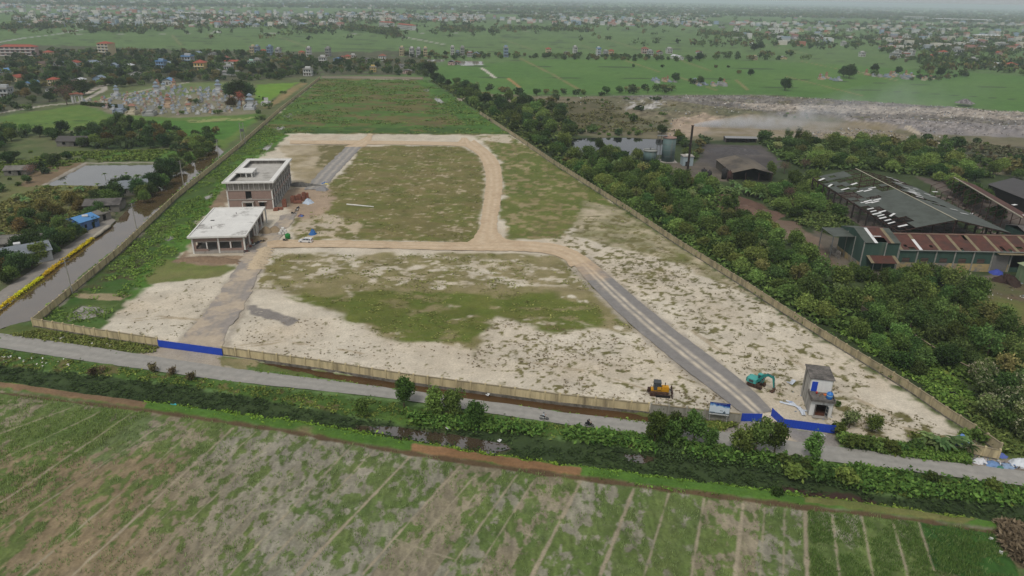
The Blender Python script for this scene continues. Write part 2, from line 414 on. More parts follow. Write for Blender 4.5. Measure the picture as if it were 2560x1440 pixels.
paint([(1720, 300), (1880, 292), (2220, 315), (2260, 345), (2000, 345), (1700, 340)], (128, 116, 86), (150, 140, 126), 5, 4, seed=14, cov=0.9, ns=10)
paint([(1660, 335), (1685, 305), (1760, 290), (1800, 300), (1760, 330), (1700, 350), (1660, 350)], (166, 148, 128), None, 4, 3, cov=0.8, seed=15)
paint([(1560, 240), (1880, 246), (1860, 262), (1540, 256)], (92, 84, 76), (150, 146, 140), 3, 3, cov=0.6, ns=7, seed=16)
paint([(1580, 258), (1660, 262), (1650, 280), (1560, 278)], (176, 172, 166), None, 3, 2, cov=0.45, ns=5, seed=17)
paint([(1260, 262), (1520, 256), (1560, 300), (1420, 330), (1330, 310)], (104, 96, 70), (84, 84, 58), 4, 4, seed=18)
paint([(2330, 360), (2900, 380), (2900, 520), (2560, 450), (2440, 410)], (82, 78, 66), (70, 82, 54), 5, 4, seed=19)
pline([(2270, 325), (2335, 348), (2400, 385), (2470, 412), (2500, 428)], 4.2, (176, 164, 146), seed=4)
# industrial yard
paint([(1755, 360), (1900, 362), (1950, 400), (1925, 440), (1800, 440), (1740, 405)], (72, 68, 68), (98, 92, 88), 3, 3, seed=20)
paint([(1650, 405), (1760, 408), (1830, 440), (1820, 455), (1700, 450), (1640, 425)], (120, 110, 96), (84, 78, 72), 3, 2, seed=20)
paint([(1776, 490), (1840, 492), (1905, 512), (1940, 545), (1880, 545), (1790, 510)], (104, 80, 66), (90, 70, 60), 2, 2, seed=21)
paint([(1880, 540), (1990, 556), (2120, 640), (2160, 690), (2100, 700), (2030, 620), (1900, 580)], (110, 92, 78), (132, 116, 100), 2, 2, seed=22)
paint([(2030, 570), (2110, 600), (2140, 668), (2200, 680), (2560, 692), (2700, 700), (2700, 760), (2560, 720), (2400, 700), (2230, 690), (2100, 690)], (122, 112, 98), (92, 86, 76), 2, 2, seed=23)
paint([(2400, 700), (2560, 700), (2700, 730), (2700, 850), (2560, 800), (2440, 760)], (104, 88, 72), (84, 96, 54), 3, 3, seed=24)
paint([(2440, 740), (2560, 760), (2620, 850), (2500, 850)], (92, 110, 50), (110, 96, 66), 4, 3, seed=24)
paint([(2290, 440), (2560, 500), (2700, 580), (2560, 600), (2380, 500)], (84, 74, 68), (110, 100, 92), 3, 2, cov=.9, seed=25)
# ditch beyond the right wall with duckweed
paint([(2060, 790), (2150, 790), (2240, 850), (2370, 930), (2440, 990), (2560, 1090), (2560, 1130), (2450, 1080), (2300, 960), (2150, 860)], (72, 94, 48), (96, 108, 60), 2, 2, seed=26)
paint([(2300, 935), (2360, 930), (2385, 965), (2360, 985), (2310, 965)], (128, 140, 58), None, 1.5, 1.5, cov=0.8, ns=3, seed=27)
paint([(2350, 975), (2400, 980), (2460, 1030), (2440, 1050), (2390, 1020)], (78, 78, 76), (64, 66, 60), 1.2, 1.0, seed=27)
# --- far paddies just right of the compound: bunds and tracks
paint([(1085, 165), (1400, 148), (1800, 148), (2030, 158), (2560, 190), (2900, 215), (2900, 300), (2560, 278), (1900, 234), (1240, 236), (1110, 205)], (78, 114, 52), (90, 122, 58), 6, 2, seed=28, cns=60)
for pts in ([(1100, 165), (1500, 167), (1900, 172), (2200, 176)], [(1130, 193), (1600, 196), (2000, 199), (2300, 212), (2560, 220)], [(1820, 215), (2200, 226), (2560, 250)]):
    pline(pts, 3.4, (58, 72, 44), fe=1.6)
for pts in ([(1300, 146), (1380, 185), (1455, 228)], [(1560, 150), (1650, 180)], [(2000, 152), (2120, 178), (2240, 202)], [(1690, 190), (1790, 225)], [(1960, 190), (2160, 240)], [(1840, 200), (1870, 225)], [(1700, 150), (1780, 178)]):
    pline(pts, 3.0, (132, 122, 80), fe=1.5, cov=.85, ns=8)
pline([(1204, 170), (1220, 181), (1237, 194)], 3.4, (198, 190, 178), fe=1.2)
pline([(1270, 196), (1285, 207), (1300, 219)], 3.2, (168, 128, 86), fe=1.2)
pline([(2140, 178), (2240, 199)], 3, (160, 148, 120), fe=1.5)
for k, (x0, y0, x1, y1) in enumerate(((420, 96, 1000, 100), (640, 108, 1000, 112), (1180, 104, 1900, 112), (1100, 118, 1700, 124), (1260, 92, 2000, 104), (1700, 120, 2150, 130), (1000, 88, 1700, 96), (300, 90, 860, 92), (700, 120, 1000, 124), (1400, 70, 1900, 82), (200, 100, 560, 104), (560, 70, 900, 72))):
    pline([(x0, y0), (x1, y1)], 5, (66, 82, 56), fe=4, wob=1)
for k, (x0, y0, x1, y1) in enumerate(((430, 88, 452, 112), (700, 92, 780, 122), (1250, 96, 1330, 124), (1500, 92, 1600, 124), (1900, 108, 2020, 136), (1450, 112, 1520, 136))):
    pline([(x0, y0), (x1, y1)], 4, (120, 124, 84), fe=4, wob=1)
# far roads
pline([(-40, 112), (60, 95), (140, 86), (205, 74)], 7, (160, 160, 156), fe=3)
pline([(130, 86), (420, 85), (560, 82), (860, 85), (1200, 82), (1700, 92), (2200, 98)], 5, (150, 150, 140), fe=3)
pline([(1008, 92), (1110, 111)], 7, (170, 166, 156), fe=2)
pline([(850, 74), (1010, 75), (1200, 78), (1500, 80)], 4, (120, 130, 100), fe=3)
# --- the building site
SITE = [(85, 806), (300, 628), (440, 494), (600, 364), (700, 275), (800, 195), (1060, 198), (1100, 225), (1200, 282), (1300, 348), (1383, 406), (1566, 524), (1700, 612), (1850, 708), (1960, 782), (2060, 845), (2262, 968), (2360, 1035), (2497, 1130), (2080, 1088), (1850, 1052), (1400, 1000), (1000, 952), (560, 890), (395, 862)]
SAND, SAND2 = (206, 197, 179), (193, 180, 159)
paint(SITE, SAND, SAND2, 1.0, 0.3, seed=30, cns=14)
WEED, WEED2 = (96, 98, 56), (120, 114, 70)
# far meadow
paint([(690, 290), (800, 196), (1060, 199), (1100, 227), (1200, 284), (1275, 335), (1190, 337), (720, 333), (640, 345), (655, 318)], (92, 98, 50), (112, 104, 64), 3, 2, seed=31, cns=16, an=0.5)
paint([(690, 290), (800, 196), (1060, 199), (1200, 284), (1275, 335), (720, 333), (655, 318)], (84, 114, 48), (76, 104, 46), 3, 2, cov=0.56, ns=20, an=0.55, seed=32)
paint([(740, 270), (800, 210), (1040, 210), (1130, 270), (1140, 318), (760, 318)], (112, 100, 64), (92, 88, 54), 6, 4, cov=0.36, ns=16, an=0.45, seed=33)
paint([(700, 318), (1180, 318), (1200, 333), (700, 333)], (56, 82, 36), (72, 100, 42), 3, 3, cov=0.7, ns=10, an=.5, seed=34)
paint([(1040, 200), (1064, 199), (1200, 284), (1280, 338), (1190, 325), (1120, 280)], (84, 122, 46), (64, 94, 40), 4, 3, seed=35)
# left marsh along the wall
paint([(85, 806), (300, 628), (440, 494), (600, 364), (660, 312), (720, 335), (690, 372), (640, 395), (560, 455), (540, 505), (480, 580), (440, 640), (330, 735), (310, 760), (245, 815), (130, 812)], (60, 92, 38), (82, 96, 48), 2, 2, seed=36, cns=9)
paint([(600, 400), (650, 345), (720, 336), (660, 385), (570, 470), (480, 600), (420, 700), (320, 745), (350, 670), (440, 560)], (88, 126, 46), (76, 112, 42), 2.5, 2, cov=0.62, ns=9, seed=37)
paint([(200, 730), (330, 600), (420, 560), (400, 640), (300, 720)], (84, 78, 52), (66, 84, 44), 3, 3, cov=0.55, ns=6, seed=38)
paint([(400, 650), (520, 640), (590, 670), (560, 695), (380, 705), (350, 690)], (100, 116, 54), (122, 120, 76), 2, 2, seed=39, cov=0.85, ns=4)
paint([(180, 733), (330, 737), (300, 752), (190, 748)], (168, 148, 122), (140, 130, 100), 1.2, 1, seed=39)
paint([(130, 812), (180, 770), (310, 755), (245, 820)], (72, 106, 44), (92, 104, 56), 1.5, 1.5, seed=40)
paint([(430, 655), (480, 600), (560, 470), (590, 478), (560, 520), (490, 600), (470, 640), (620, 640), (610, 665), (480, 662)], (152, 130, 106), (128, 112, 92), 1.5, 1.5, cov=.8, ns=4, seed=41)
# sandy head of the middle part
paint([(725, 336), (860, 337), (840, 350), (720, 352)], (206, 194, 172), (184, 166, 144), 2, 2, seed=42)
paint([(690, 362), (880, 362), (800, 460), (730, 470), (720, 400)], (132, 120, 84), (186, 172, 148), 3, 2, seed=43, cns=9)
paint([(800, 362), (880, 364), (830, 420), (790, 420)], (112, 106, 68), None, 3, 2, cov=0.6, ns=5, seed=43)
# loop interior
LOOP = [(905, 366), (1000, 364), (1150, 366), (1195, 388), (1212, 430), (1208, 500), (1198, 550), (1190, 590), (1165, 606), (1000, 602), (850, 599), (740, 598), (730, 560), (790, 490), (860, 430)]
paint(LOOP, (128, 117, 78), (112, 108, 64), 2, 1.5, seed=44, cns=10)
paint(LOOP, (112, 112, 60), (102, 106, 56), 2, 1.5, cov=0.46, ns=7, an=.6, seed=45, soft=.4)
paint(LOOP, (160, 144, 112), (186, 172, 146), 2, 1.5, cov=0.2, ns=2.6, an=.7, seed=46, soft=.25)
paint([(730, 560), (800, 530), (900, 560), (880, 600), (740, 600)], (176, 160, 132), SAND2, 2, 2, cov=0.55, ns=5, seed=47)
paint([(740, 470), (830, 470), (830, 520), (770, 545), (720, 540), (700, 480)], (176, 154, 130), (156, 138, 118), 2, 2, seed=48)
# strip right of the loop track
STRIP = [(1190, 340), (1275, 338), (1383, 408), (1566, 526), (1700, 614), (1640, 600), (1440, 560), (1400, 600), (1270, 596), (1255, 540), (1262, 470), (1255, 410), (1225, 372)]
paint(STRIP, (108, 112, 58), (96, 108, 50), 2, 2, seed=49, cns=12)
paint(STRIP, (128, 118, 76), (160, 146, 112), 2, 2, cov=0.4, ns=3, seed=50, soft=.25)
paint([(1180, 345), (1265, 338), (1285, 350), (1270, 358), (1200, 352)], (196, 184, 162), None, 2, 2, seed=50, cov=.7, ns=5)
paint([(1460, 500), (1566, 526), (1700, 614), (1960, 783), (1850, 730), (1640, 640), (1430, 590), (1440, 540)], (190, 176, 152), (110, 112, 64), 2, 2, seed=51, cns=5)
# front field
FRONT = [(690, 636), (1180, 632), (1400, 640), (1450, 690), (1530, 770), (1600, 825), (1240, 790), (1180, 860), (960, 850), (860, 780), (730, 730), (650, 720)]
paint(FRONT, (116, 112, 68), (150, 138, 104), 3, 3, seed=52, cns=5, cov=0.8, ns=4, soft=.25)
paint([(700, 640), (1150, 640), (1420, 660), (1470, 720), (1300, 720), (900, 700), (700, 690)], (178, 164, 138), SAND, 3, 3, seed=53, cov=0.40, ns=3, an=.6, soft=.25)
paint([(720, 745), (860, 735), (1100, 730), (1400, 735), (1580, 810), (1400, 825), (1240, 790), (1180, 858), (980, 845), (860, 790)], (92, 106, 44), (106, 108, 54), 3, 3, seed=54, cov=0.72, ns=5, an=.6, soft=.3)
paint([(640, 640), (760, 640), (680, 720), (620, 720)], (124, 116, 74), None, 2, 2, cov=.5, ns=3, seed=55)
# scattered weeds on the sand
for k, (pl, cv, nsx) in enumerate([
    ([(560, 880), (620, 780), (860, 790), (1100, 870), (1500, 920), (1850, 1040), (1400, 995), (1000, 948)], 0.13, 1.2),
    ([(1240, 795), (1600, 830), (1760, 960), (1850, 1040), (1300, 985), (1180, 890)], 0.30, 1.2),
    ([(1460, 660), (1640, 610), (1850, 715), (2060, 850), (2200, 935), (2080, 1080), (1920, 1000), (1700, 830)], 0.33, 1.4),
    ([(2090, 1000), (2300, 1040), (2480, 1120), (2400, 1115), (2100, 1085)], 0.42, 2.0),
    ([(270, 805), (330, 740), (560, 690), (540, 750), (460, 845), (400, 858)], 0.12, 1.2),
    ([(1300, 560), (1560, 535), (1700, 618), (1640, 700), (1480, 660)], 0.40, 1.8)]):
    paint(pl, (124, 116, 78), (100, 98, 58), 3, 3, cov=cv, ns=nsx, soft=0.2, seed=60 + k)
paint([(600, 770), (640, 762), (760, 800), (720, 815)], (132, 126, 120), None, 1, 1, cov=.8, ns=3, seed=68)
for pts in ([(1420, 655), (1470, 710), (1560, 800), (1690, 910), (1862, 1042)], [(1472, 645), (1530, 695), (1640, 790), (1760, 880), (1932, 1032)], [(445, 860), (535, 755), (590, 680)], [(555, 878), (600, 790), (660, 660)]):
    pline(pts, 1.6, (176, 164, 144), (160, 152, 140), fe=2.2, wob=.7)
for pts in ([(1690, 800), (1800, 880), (1900, 940), (1960, 985)], [(1980, 900), (2060, 960), (2230, 1040)], [(300, 800), (400, 790), (520, 800)], [(560, 870), (700, 850), (900, 880)], [(1300, 900), (1480, 930), (1620, 975)], [(2100, 1070), (2200, 1050), (2330, 1090)]):
    for dx in (0, 14): pline([(a + dx, b + dx * .3) for a, b in pts], .35, (172, 158, 134), fe=.4, wob=.3, cov=.75, ns=3)
# verge inside the right wall
for a, b in (((1383, 406), (1566, 524)), ((1566, 524), (1700, 612)), ((1700, 612), (1960, 782)), ((1960, 782), (2262, 968)), ((2262, 968), (2497, 1130))):
    pline([a, b], 3.2, (70, 88, 42), (88, 100, 52), fe=2.5, wob=1.2, cov=.75, ns=5)
# --- verge between road and front wall, road bank, canal, bunds, paddies
paint([(-400, 760), (0, 815), (85, 808), (395, 864), (560, 892), (1000, 954), (1400, 1003), (1850, 1054), (2080, 1090), (2497, 1132), (2900, 1180), (2900, 1240), (2560, 1180), (2000, 1103), (1400, 1023), (860, 954), (560, 915), (0, 838), (-400, 795)], (78, 100, 46), (104, 108, 62), 1.2, 0.8, seed=70, cns=4)
paint([(100, 830), (380, 872), (360, 885), (60, 838)], (104, 106, 66), (74, 92, 42), 1.0, 1.0, seed=71, cns=2.5)
paint([(370, 868), (395, 862), (560, 888), (555, 905), (600, 925), (460, 908), (340, 888)], (150, 145, 140), (172, 160, 142), 0.8, 0.6, seed=72)
paint([(540, 890), (640, 905), (640, 930), (560, 925)], (170, 150, 124), (110, 112, 70), .8, .8, seed=72, cov=.7, ns=2)
paint([(1845, 1052), (1905, 1058), (1930, 1062), (2085, 1087), (2110, 1130), (2240, 1145), (2060, 1128), (1960, 1100), (1780, 1080), (1800, 1060)], (160, 150, 140), (138, 134, 130), .8, .6, seed=73)
paint([(1895, 1040), (1930, 1042), (2000, 1110), (2180, 1142), (2060, 1130), (1930, 1095)], (186, 172, 150), None, 1, .6, seed=73)
paint([(2430, 1135), (2560, 1150), (2900, 1200), (2900, 1235), (2560, 1180), (2420, 1160)], (158, 148, 138), (120, 110, 100), 1, 1, cov=.7, ns=2, seed=74)
BANKT = [(-400, 840), (0, 876), (230, 910), (560, 955), (860, 994), (1100, 1022), (1400, 1061), (1600, 1087), (1800, 1117), (2000, 1144), (2250, 1178), (2560, 1218), (2900, 1262)]
CANT = [(-400, 880), (0, 915), (280, 940), (450, 962), (640, 995), (880, 1040), (1050, 1068), (1300, 1082), (1500, 1108), (1650, 1130), (1800, 1150), (2000, 1182), (2200, 1235), (2560, 1262), (2900, 1300)]
CANB = [(-400, 935), (0, 957), (380, 1010), (700, 1052), (1030, 1108), (1250, 1142), (1450, 1170), (1700, 1205), (2000, 1240), (2230, 1270), (2460, 1305), (2560, 1325), (2900, 1380)]
BUNB = [(-400, 955), (0, 975), (370, 1028), (700, 1075), (1030, 1135), (1450, 1196), (2000, 1268), (2290, 1298), (2480, 1326), (2540, 1400), (2600, 1500)]
paint(BANKT + CANT[::-1], (82, 108, 46), (62, 88, 40), 1.0, 0.8, seed=75, cns=3)
paint(BANKT + CANT[::-1], (104, 100, 62), None, 1.0, 0.8, cov=.3, ns=3, seed=76)
paint(CANT + CANB[::-1], (52, 66, 40), (66, 82, 46), 0.8, 0.8, seed=77, cns=3, sink=0.35)
paint([(1950, 1215), (2120, 1230), (2240, 1262), (2100, 1258), (1990, 1240)], (70, 52, 46), None, .8, .8, cov=.7, ns=1.5, seed=78)
paint(CANB + BUNB[::-1] + [(-400, 955)], (84, 116, 46), (72, 104, 42), 0.6, 0.4, seed=79, cns=2)
paint([(-400, 940), (0, 960), (370, 1008), (365, 1026), (0, 974), (-400, 954)], (136, 110, 84), (112, 92, 70), 0.5, 0.3, seed=80)
paint([(1030, 1116), (1200, 1138), (1452, 1178), (1450, 1196), (1250, 1166), (1030, 1134)], (146, 112, 80), (128, 98, 68), 0.4, 0.3, seed=81)
paint([(2005, 1246), (2230, 1274), (2440, 1304), (2420, 1316), (2290, 1297), (2010, 1264)], (120, 118, 72), (104, 112, 60), 0.4, 0.3, seed=82)
paint([(2480, 1330), (2600, 1345), (2600, 1460), (2540, 1420)], (96, 100, 62), (130, 112, 90), .8, .6, seed=82)
PAD = BUNB[:9] + [(2500, 1360), (2560, 1440), (2700, 1700), (-400, 1700)]
paint(PAD, (98, 104, 66), (118, 112, 86), 0.4, 0.1, seed=83, cns=5)
paint(PAD, (124, 122, 104), (136, 132, 118), 0.4, 0.1, seed=84, cov=0.46, ns=4.5, soft=.4)
paint(PAD, (84, 100, 56), (78, 94, 50), 0.4, 0.1, seed=85, cov=0.42, ns=2.6, soft=.3)
paint([(0, 978), (380, 1032), (330, 1060), (0, 1290), (-400, 1300), (-400, 960)], (80, 98, 56), (96, 106, 66), 2, 2, seed=86, cov=.68, ns=4, soft=.3)
paint([(200, 1090), (760, 1090), (960, 1140), (560, 1440), (0, 1440), (0, 1290)], (128, 112, 86), (112, 104, 74), 4, 4, seed=87, cov=.62, ns=5, soft=.4)
paint([(330, 1035), (420, 1050), (350, 1120), (240, 1170), (210, 1150)], (142, 142, 132), None, 1.5, 1.5, seed=88, cov=.7, ns=3, soft=.3)
paint([(2290, 1305), (2480, 1330), (2530, 1400), (2560, 1445), (2420, 1445), (2335, 1425)], (60, 96, 40), (52, 84, 36), 0.6, 0.3, seed=89, cns=3)
paint([(2018, 1275), (2290, 1305), (2330, 1440), (2020, 1440)], (80, 104, 54), (100, 108, 70), 0.6, 0.3, seed=90, cov=.62, ns=2.2, soft=.3)
paint([(1452, 1205), (1580, 1222), (1500, 1440), (1335, 1440)], (96, 100, 58), (72, 98, 42), 0.6, 0.3, seed=91, cov=.6, ns=2.2, soft=.3)
paint([(1030, 1140), (1450, 1200), (1330, 1440), (745, 1440)], (88, 104, 60), (78, 98, 52), 1, 0.3, seed=92, cov=.44, ns=2.4, soft=.3)
# every strip of the right hand paddies has its own tone
ip = sel(GG(PAD[:12]), 2); v = np.stack([X[ip], Y[ip], -HCAM + 0 * X[ip]], 1); zc = v @ cF; qx = 1280 + FOC * (v @ cR) / zc; qy = 720 - FOC * (v @ cU) / zc
sc_ = (qx - 2030) / np.maximum(qy - 5, 50); ln = np.array([-1.35, -1.15, -.94, -.77, -.66, -.585, -.53, -.482, -.43, -.364, -.29, -.217, -.138, -.1, -.058, -.013, .04, .097, .156, .205]); sid = np.searchsorted(ln, sc_)
inside = (sdf(GG(PAD), X[ip], Y[ip]) < -.4) & (sc_ > -1.5) & (sc_ < .205); tn = np.random.default_rng(5).uniform(-1, 1, (len(ln) + 1, 2))
leftish = sstep((700 - qx) / 500) * sstep((qy - 1080) / 120)
cv = .38 + .34 * fbm(X[ip] / 13, Y[ip] / 13, 610, 3) + .16 * tn[sid, 0] * (sc_ < .205) - .22 * leftish + .25 * (sc_ > -.02) * sstep((qy - 1270) / 10)
gm = sstep((cv - .65 * fbm(X[ip] / 1.0, Y[ip] / 1.7, 620, 4) - .35 * fbm(X[ip] / 3.5, Y[ip] / 5, 621, 3)) / .17 + .5) * (sdf(GG(PAD), X[ip], Y[ip]) < -.3) * .95
mud = mixc(mixc(alb((134, 130, 112)), alb((152, 147, 132)), fbm(X[ip] / 4, Y[ip] / 4, 630, 3)), alb((138, 122, 96)), np.clip(leftish * 1.1 + .5 * (tn[sid, 1] > .4), 0, 1))
gr = mixc(alb((82, 104, 50)), alb((100, 116, 60)), fbm(X[ip] / 5, Y[ip] / 5, 640, 3)) 
pin = ((sdf(GG(PAD), X[ip], Y[ip]) < -.3) & ~(sdf(GG([(2297, 1305), (2480, 1330), (2530, 1400), (2560, 1470), (2420, 1470), (2340, 1440)]), X[ip], Y[ip]) < 0))[:, None]
C[ip] = np.where(pin, .12 * C[ip] + .88 * (mud * (1 - gm[:, None]) + gr * gm[:, None]), C[ip])
# fine standing rice: streaks and specks
ip = sel(GG(PAD[:12]), 2); ip = ip[sdf(GG(PAD), X[ip], Y[ip]) < -0.5]
st = fbm(X[ip] / 0.55, Y[ip] / 1.4, 300, 2)[:, None]; C[ip] *= 0.78 + 0.44 * st
LB = (164, 152, 130); RLINES = []
for a, b, w in (((582, 1071), (180, 1440), .7), ((1030, 1137), (740, 1440), .8), ((1452, 1203), (1330, 1440), .9), ((1585, 1222), (1500, 1440), .9), ((1858, 1257), (1838, 1440), 1.0), ((2012, 1274), (2018, 1440), 1.0),
                ((2080, 1287), (2098, 1440), .45), ((2155, 1294), (2182, 1440), .45), ((2232, 1307), (2270, 1440), .45), ((2297, 1307), (2335, 1425), .6), ((1672, 1234), (1610, 1440), .3), ((1760, 1248), (1728, 1440), .45),
                ((178, 1020), (0, 1084), .5), ((250, 1030), (0, 1150), .4), ((331, 1031), (0, 1258), .6), ((420, 1052), (0, 1330), .35), ((500, 1063), (60, 1440), .35), ((700, 1085), (330, 1440), .35), ((800, 1103), (470, 1440), .35), ((880, 1114), (570, 1440), .4),
                ((1150, 1164), (906, 1436), .6), ((1236, 1178), (1030, 1440), .4), ((1292, 1187), (1112, 1440), .5), ((1191, 1185), (974, 1440), .45), ((1337, 1198), (1180, 1440), .35), ((640, 1080), (250, 1440), .25), ((1912, 1268), (1900, 1440), .3), ((1962, 1272), (1958, 1440), .3),
                ((940, 1120), (640, 1440), .3), ((990, 1350), (1140, 1400), .5)):
    pline([a, b], w * .62, LB if w > .55 else (156, 147, 124), (150, 140, 118), fe=.35, wob=.12, cov=0.85, ns=1.0); RLINES.append(([a, b], w))
pline([(-200, 958), (370, 1029), (700, 1077), (1030, 1137), (1450, 1198), (2000, 1270), (2290, 1302), (2480, 1332)], .7, (92, 76, 56), fe=.5, wob=.2)

# --- water bodies: ground sinks under each sheet
WATER = [
 ('canal_water', [(-120, 860), (-10, 760), (100, 692), (180, 632), (266, 574), (292, 548), (340, 500), (408, 448), (488, 400), (540, 362), (560, 378), (530, 406), (450, 472), (378, 542), (348, 564), (300, 610), (200, 690), (88, 795), (20, 812)], (146, 130, 108), .8, 'muddy'),
 ('pond_water', [(117, 459), (215, 411), (384, 410), (396, 436), (320, 466), (200, 462), (130, 462)], (150, 146, 136), 1.0, 'pond'),
 ('pond_water', [(-60, 605), (60, 562), (120, 530), (128, 545), (90, 580), (30, 588), (-50, 622)], (150, 146, 138), 1.0, 'pond'),
 ('pond_water', [(1385, 338), (1420, 345), (1540, 342), (1650, 346), (1668, 352), (1655, 385), (1560, 388), (1480, 386), (1440, 376), (1395, 352)], (30, 32, 36), 1.0, 'black'),
 ('ditch_water', [(645, 904), (720, 910), (850, 932), (1100, 962), (1400, 1003), (1630, 1038), (1645, 1056), (1600, 1052), (1400, 1026), (1100, 988), (850, 949), (720, 922)], (92, 70, 46), .8, 'brown'),
 ('canal_pool', [(885, 1062), (1000, 1064), (1060, 1075), (1130, 1082), (1265, 1108), (1275, 1118), (1228, 1132), (1080, 1106), (960, 1082), (890, 1072)], (98, 86, 70), .7, 'muddy2'),
 ('canal_pool', [(1560, 1134), (1600, 1133), (1645, 1143), (1610, 1156), (1570, 1150)], (60, 54, 46), .6, 'muddy2'),
 ('canal_pool', [(2500, 1302), (2600, 1306), (2600, 1330), (2530, 1318)], (90, 86, 82), .6, 'muddy2'),
 ('canal_pool', [(1965, 1222), (2010, 1236), (2000, 1248), (1960, 1236)], (70, 66, 62), .6, 'muddy2'),
 ('ditch_water', [(2345, 975), (2400, 975), (2470, 1030), (2540, 1100), (2520, 1110), (2440, 1050), (2380, 1015)], (66, 66, 62), .8, 'black2'),
 ('puddle', [(165, 788), (205, 764), (262, 768), (275, 780), (220, 795), (170, 802)], (150, 142, 132), .5, 'pud'),
 ('puddle', [(410, 598), (425, 588), (437, 592), (420, 602)], (150, 142, 132), .5, 'pud'),
 ('puddle', [(708, 290), (722, 282), (734, 288), (722, 294)], (190, 186, 178), .5, 'pud'),
 ('puddle', [(690, 318), (708, 314), (712, 322), (696, 324)], (190, 186, 178), .5, 'pud'),
 ('puddle', [(510, 492), (530, 484), (535, 490), (516, 498)], (160, 152, 140), .5, 'pud'),
 ('puddle', [(656, 372), (676, 356), (684, 358), (668, 376)], (160, 152, 140), .5, 'pud'),
 ('puddle', [(1090, 240), (1106, 252), (1112, 258), (1096, 258), (1086, 246)], (196, 192, 184), .5, 'pud'),
 ('puddle', [(1062, 220), (1072, 222), (1070, 228), (1058, 224)], (196, 192, 184), .5, 'pud'),
 ('far_pond_water', [(1150, 153), (1205, 152), (1210, 162), (1150, 164)], (190, 190, 180), .5, 'pud'),
 ('far_pond_water', [(1050, 150), (1110, 148), (1112, 154), (1060, 156)], (180, 180, 170), .5, 'pud'),
]
for nm, pl, c, dp, _k in WATER:
    paint(pl, c, (70, 74, 48), 1.6 if dp > .55 else .9, .8 if dp > .55 else .4, sink=dp, seed=95)
# relief
Z[:] = -SINK
inn = sel(GG(SITE), 0)
Z += (sml - .5) * 0.25 * (SINK < .05) * (Y < 900)
dump = GG([(1500, 240), (1900, 238), (2560, 282), (2900, 320), (2900, 400), (2560, 340), (2300, 335), (1960, 290), (1700, 320), (1560, 290)])
i = sel(dump, 20); d = sdf(dump, X[i], Y[i]); w = sstep(-d / 14)
Z[i] += w * (1.6 + 2.2 * (fbm(X[i] / 25, Y[i] / 25, 401, 4) - .35) + 1.2 * (fbm(X[i] / 4, Y[i] / 4, 402, 3) - .5))
C[i] *= 1 + (w * (fbm(X[i] / 2.0, Y[i] / 2.0, 403, 3) - .5) * 1.1)[:, None]
hp = GG([(1776, 490), (1840, 492), (1905, 512), (1935, 545), (1880, 545), (1790, 510)]); i = sel(hp, 5); d = sdf(hp, X[i], Y[i]); Z[i] += 2.2 * sstep(-d / 5)
bank = GG(CANB + BUNB[::-1]); i = sel(bank, 3); d = sdf(bank, X[i], Y[i]); Z[i] += 0.6 * sstep(0.5 - d / 1.2)
# plants of ground-cover size make the wild strips uneven
wild = (C[:, 1] > C[:, 0] * 1.12) & (Y < 420) & (C[:, 1] < 0.14)
Z += np.where(wild & (SINK < .05), 0.35 * (tin - .35), 0) * 0.8
C *= (0.86 + 0.28 * sml)[:, None]
nc = len(us); nr = len(ys)
idx = np.arange(NG).reshape(nr, nc)
Fq = np.stack([idx[:-1, :-1].ravel(), idx[:-1, 1:].ravel(), idx[1:, 1:].ravel(), idx[1:, :-1].ravel()], 1)
GROUND = struct(npmesh('ground', np.stack([X, Y, Z], 1), Fq, attr_mat('ground_cover'), np.clip(C, 0, 1), smooth=True))
WM = {'muddy': water_mat('muddy_water', (92, 76, 54), .02, .01, 2.1, .8), 'pond': water_mat('pond_water', (92, 90, 84), .02, .01, 2.4, .9), 'black': water_mat('black_water', (24, 26, 30), .05), 'brown': water_mat('brown_water', (84, 62, 38), .1),
      'muddy2': water_mat('dark_water', (74, 62, 50), .03, .01, 2.0, .8), 'black2': water_mat('grey_water', (58, 58, 54), .08), 'pud': water_mat('puddle_water', (150, 144, 134), .08)}
for k, (nm, pl, c, dp, kk) in enumerate(WATER):
    P = GG(pl); cen = P.mean(0)
    P = cen + (P - cen) * 1.0
    struct(poly_mesh(nm, [tuple(p) for p in P], -dp * 0.42, WM[kk], 0.0, 4, k))

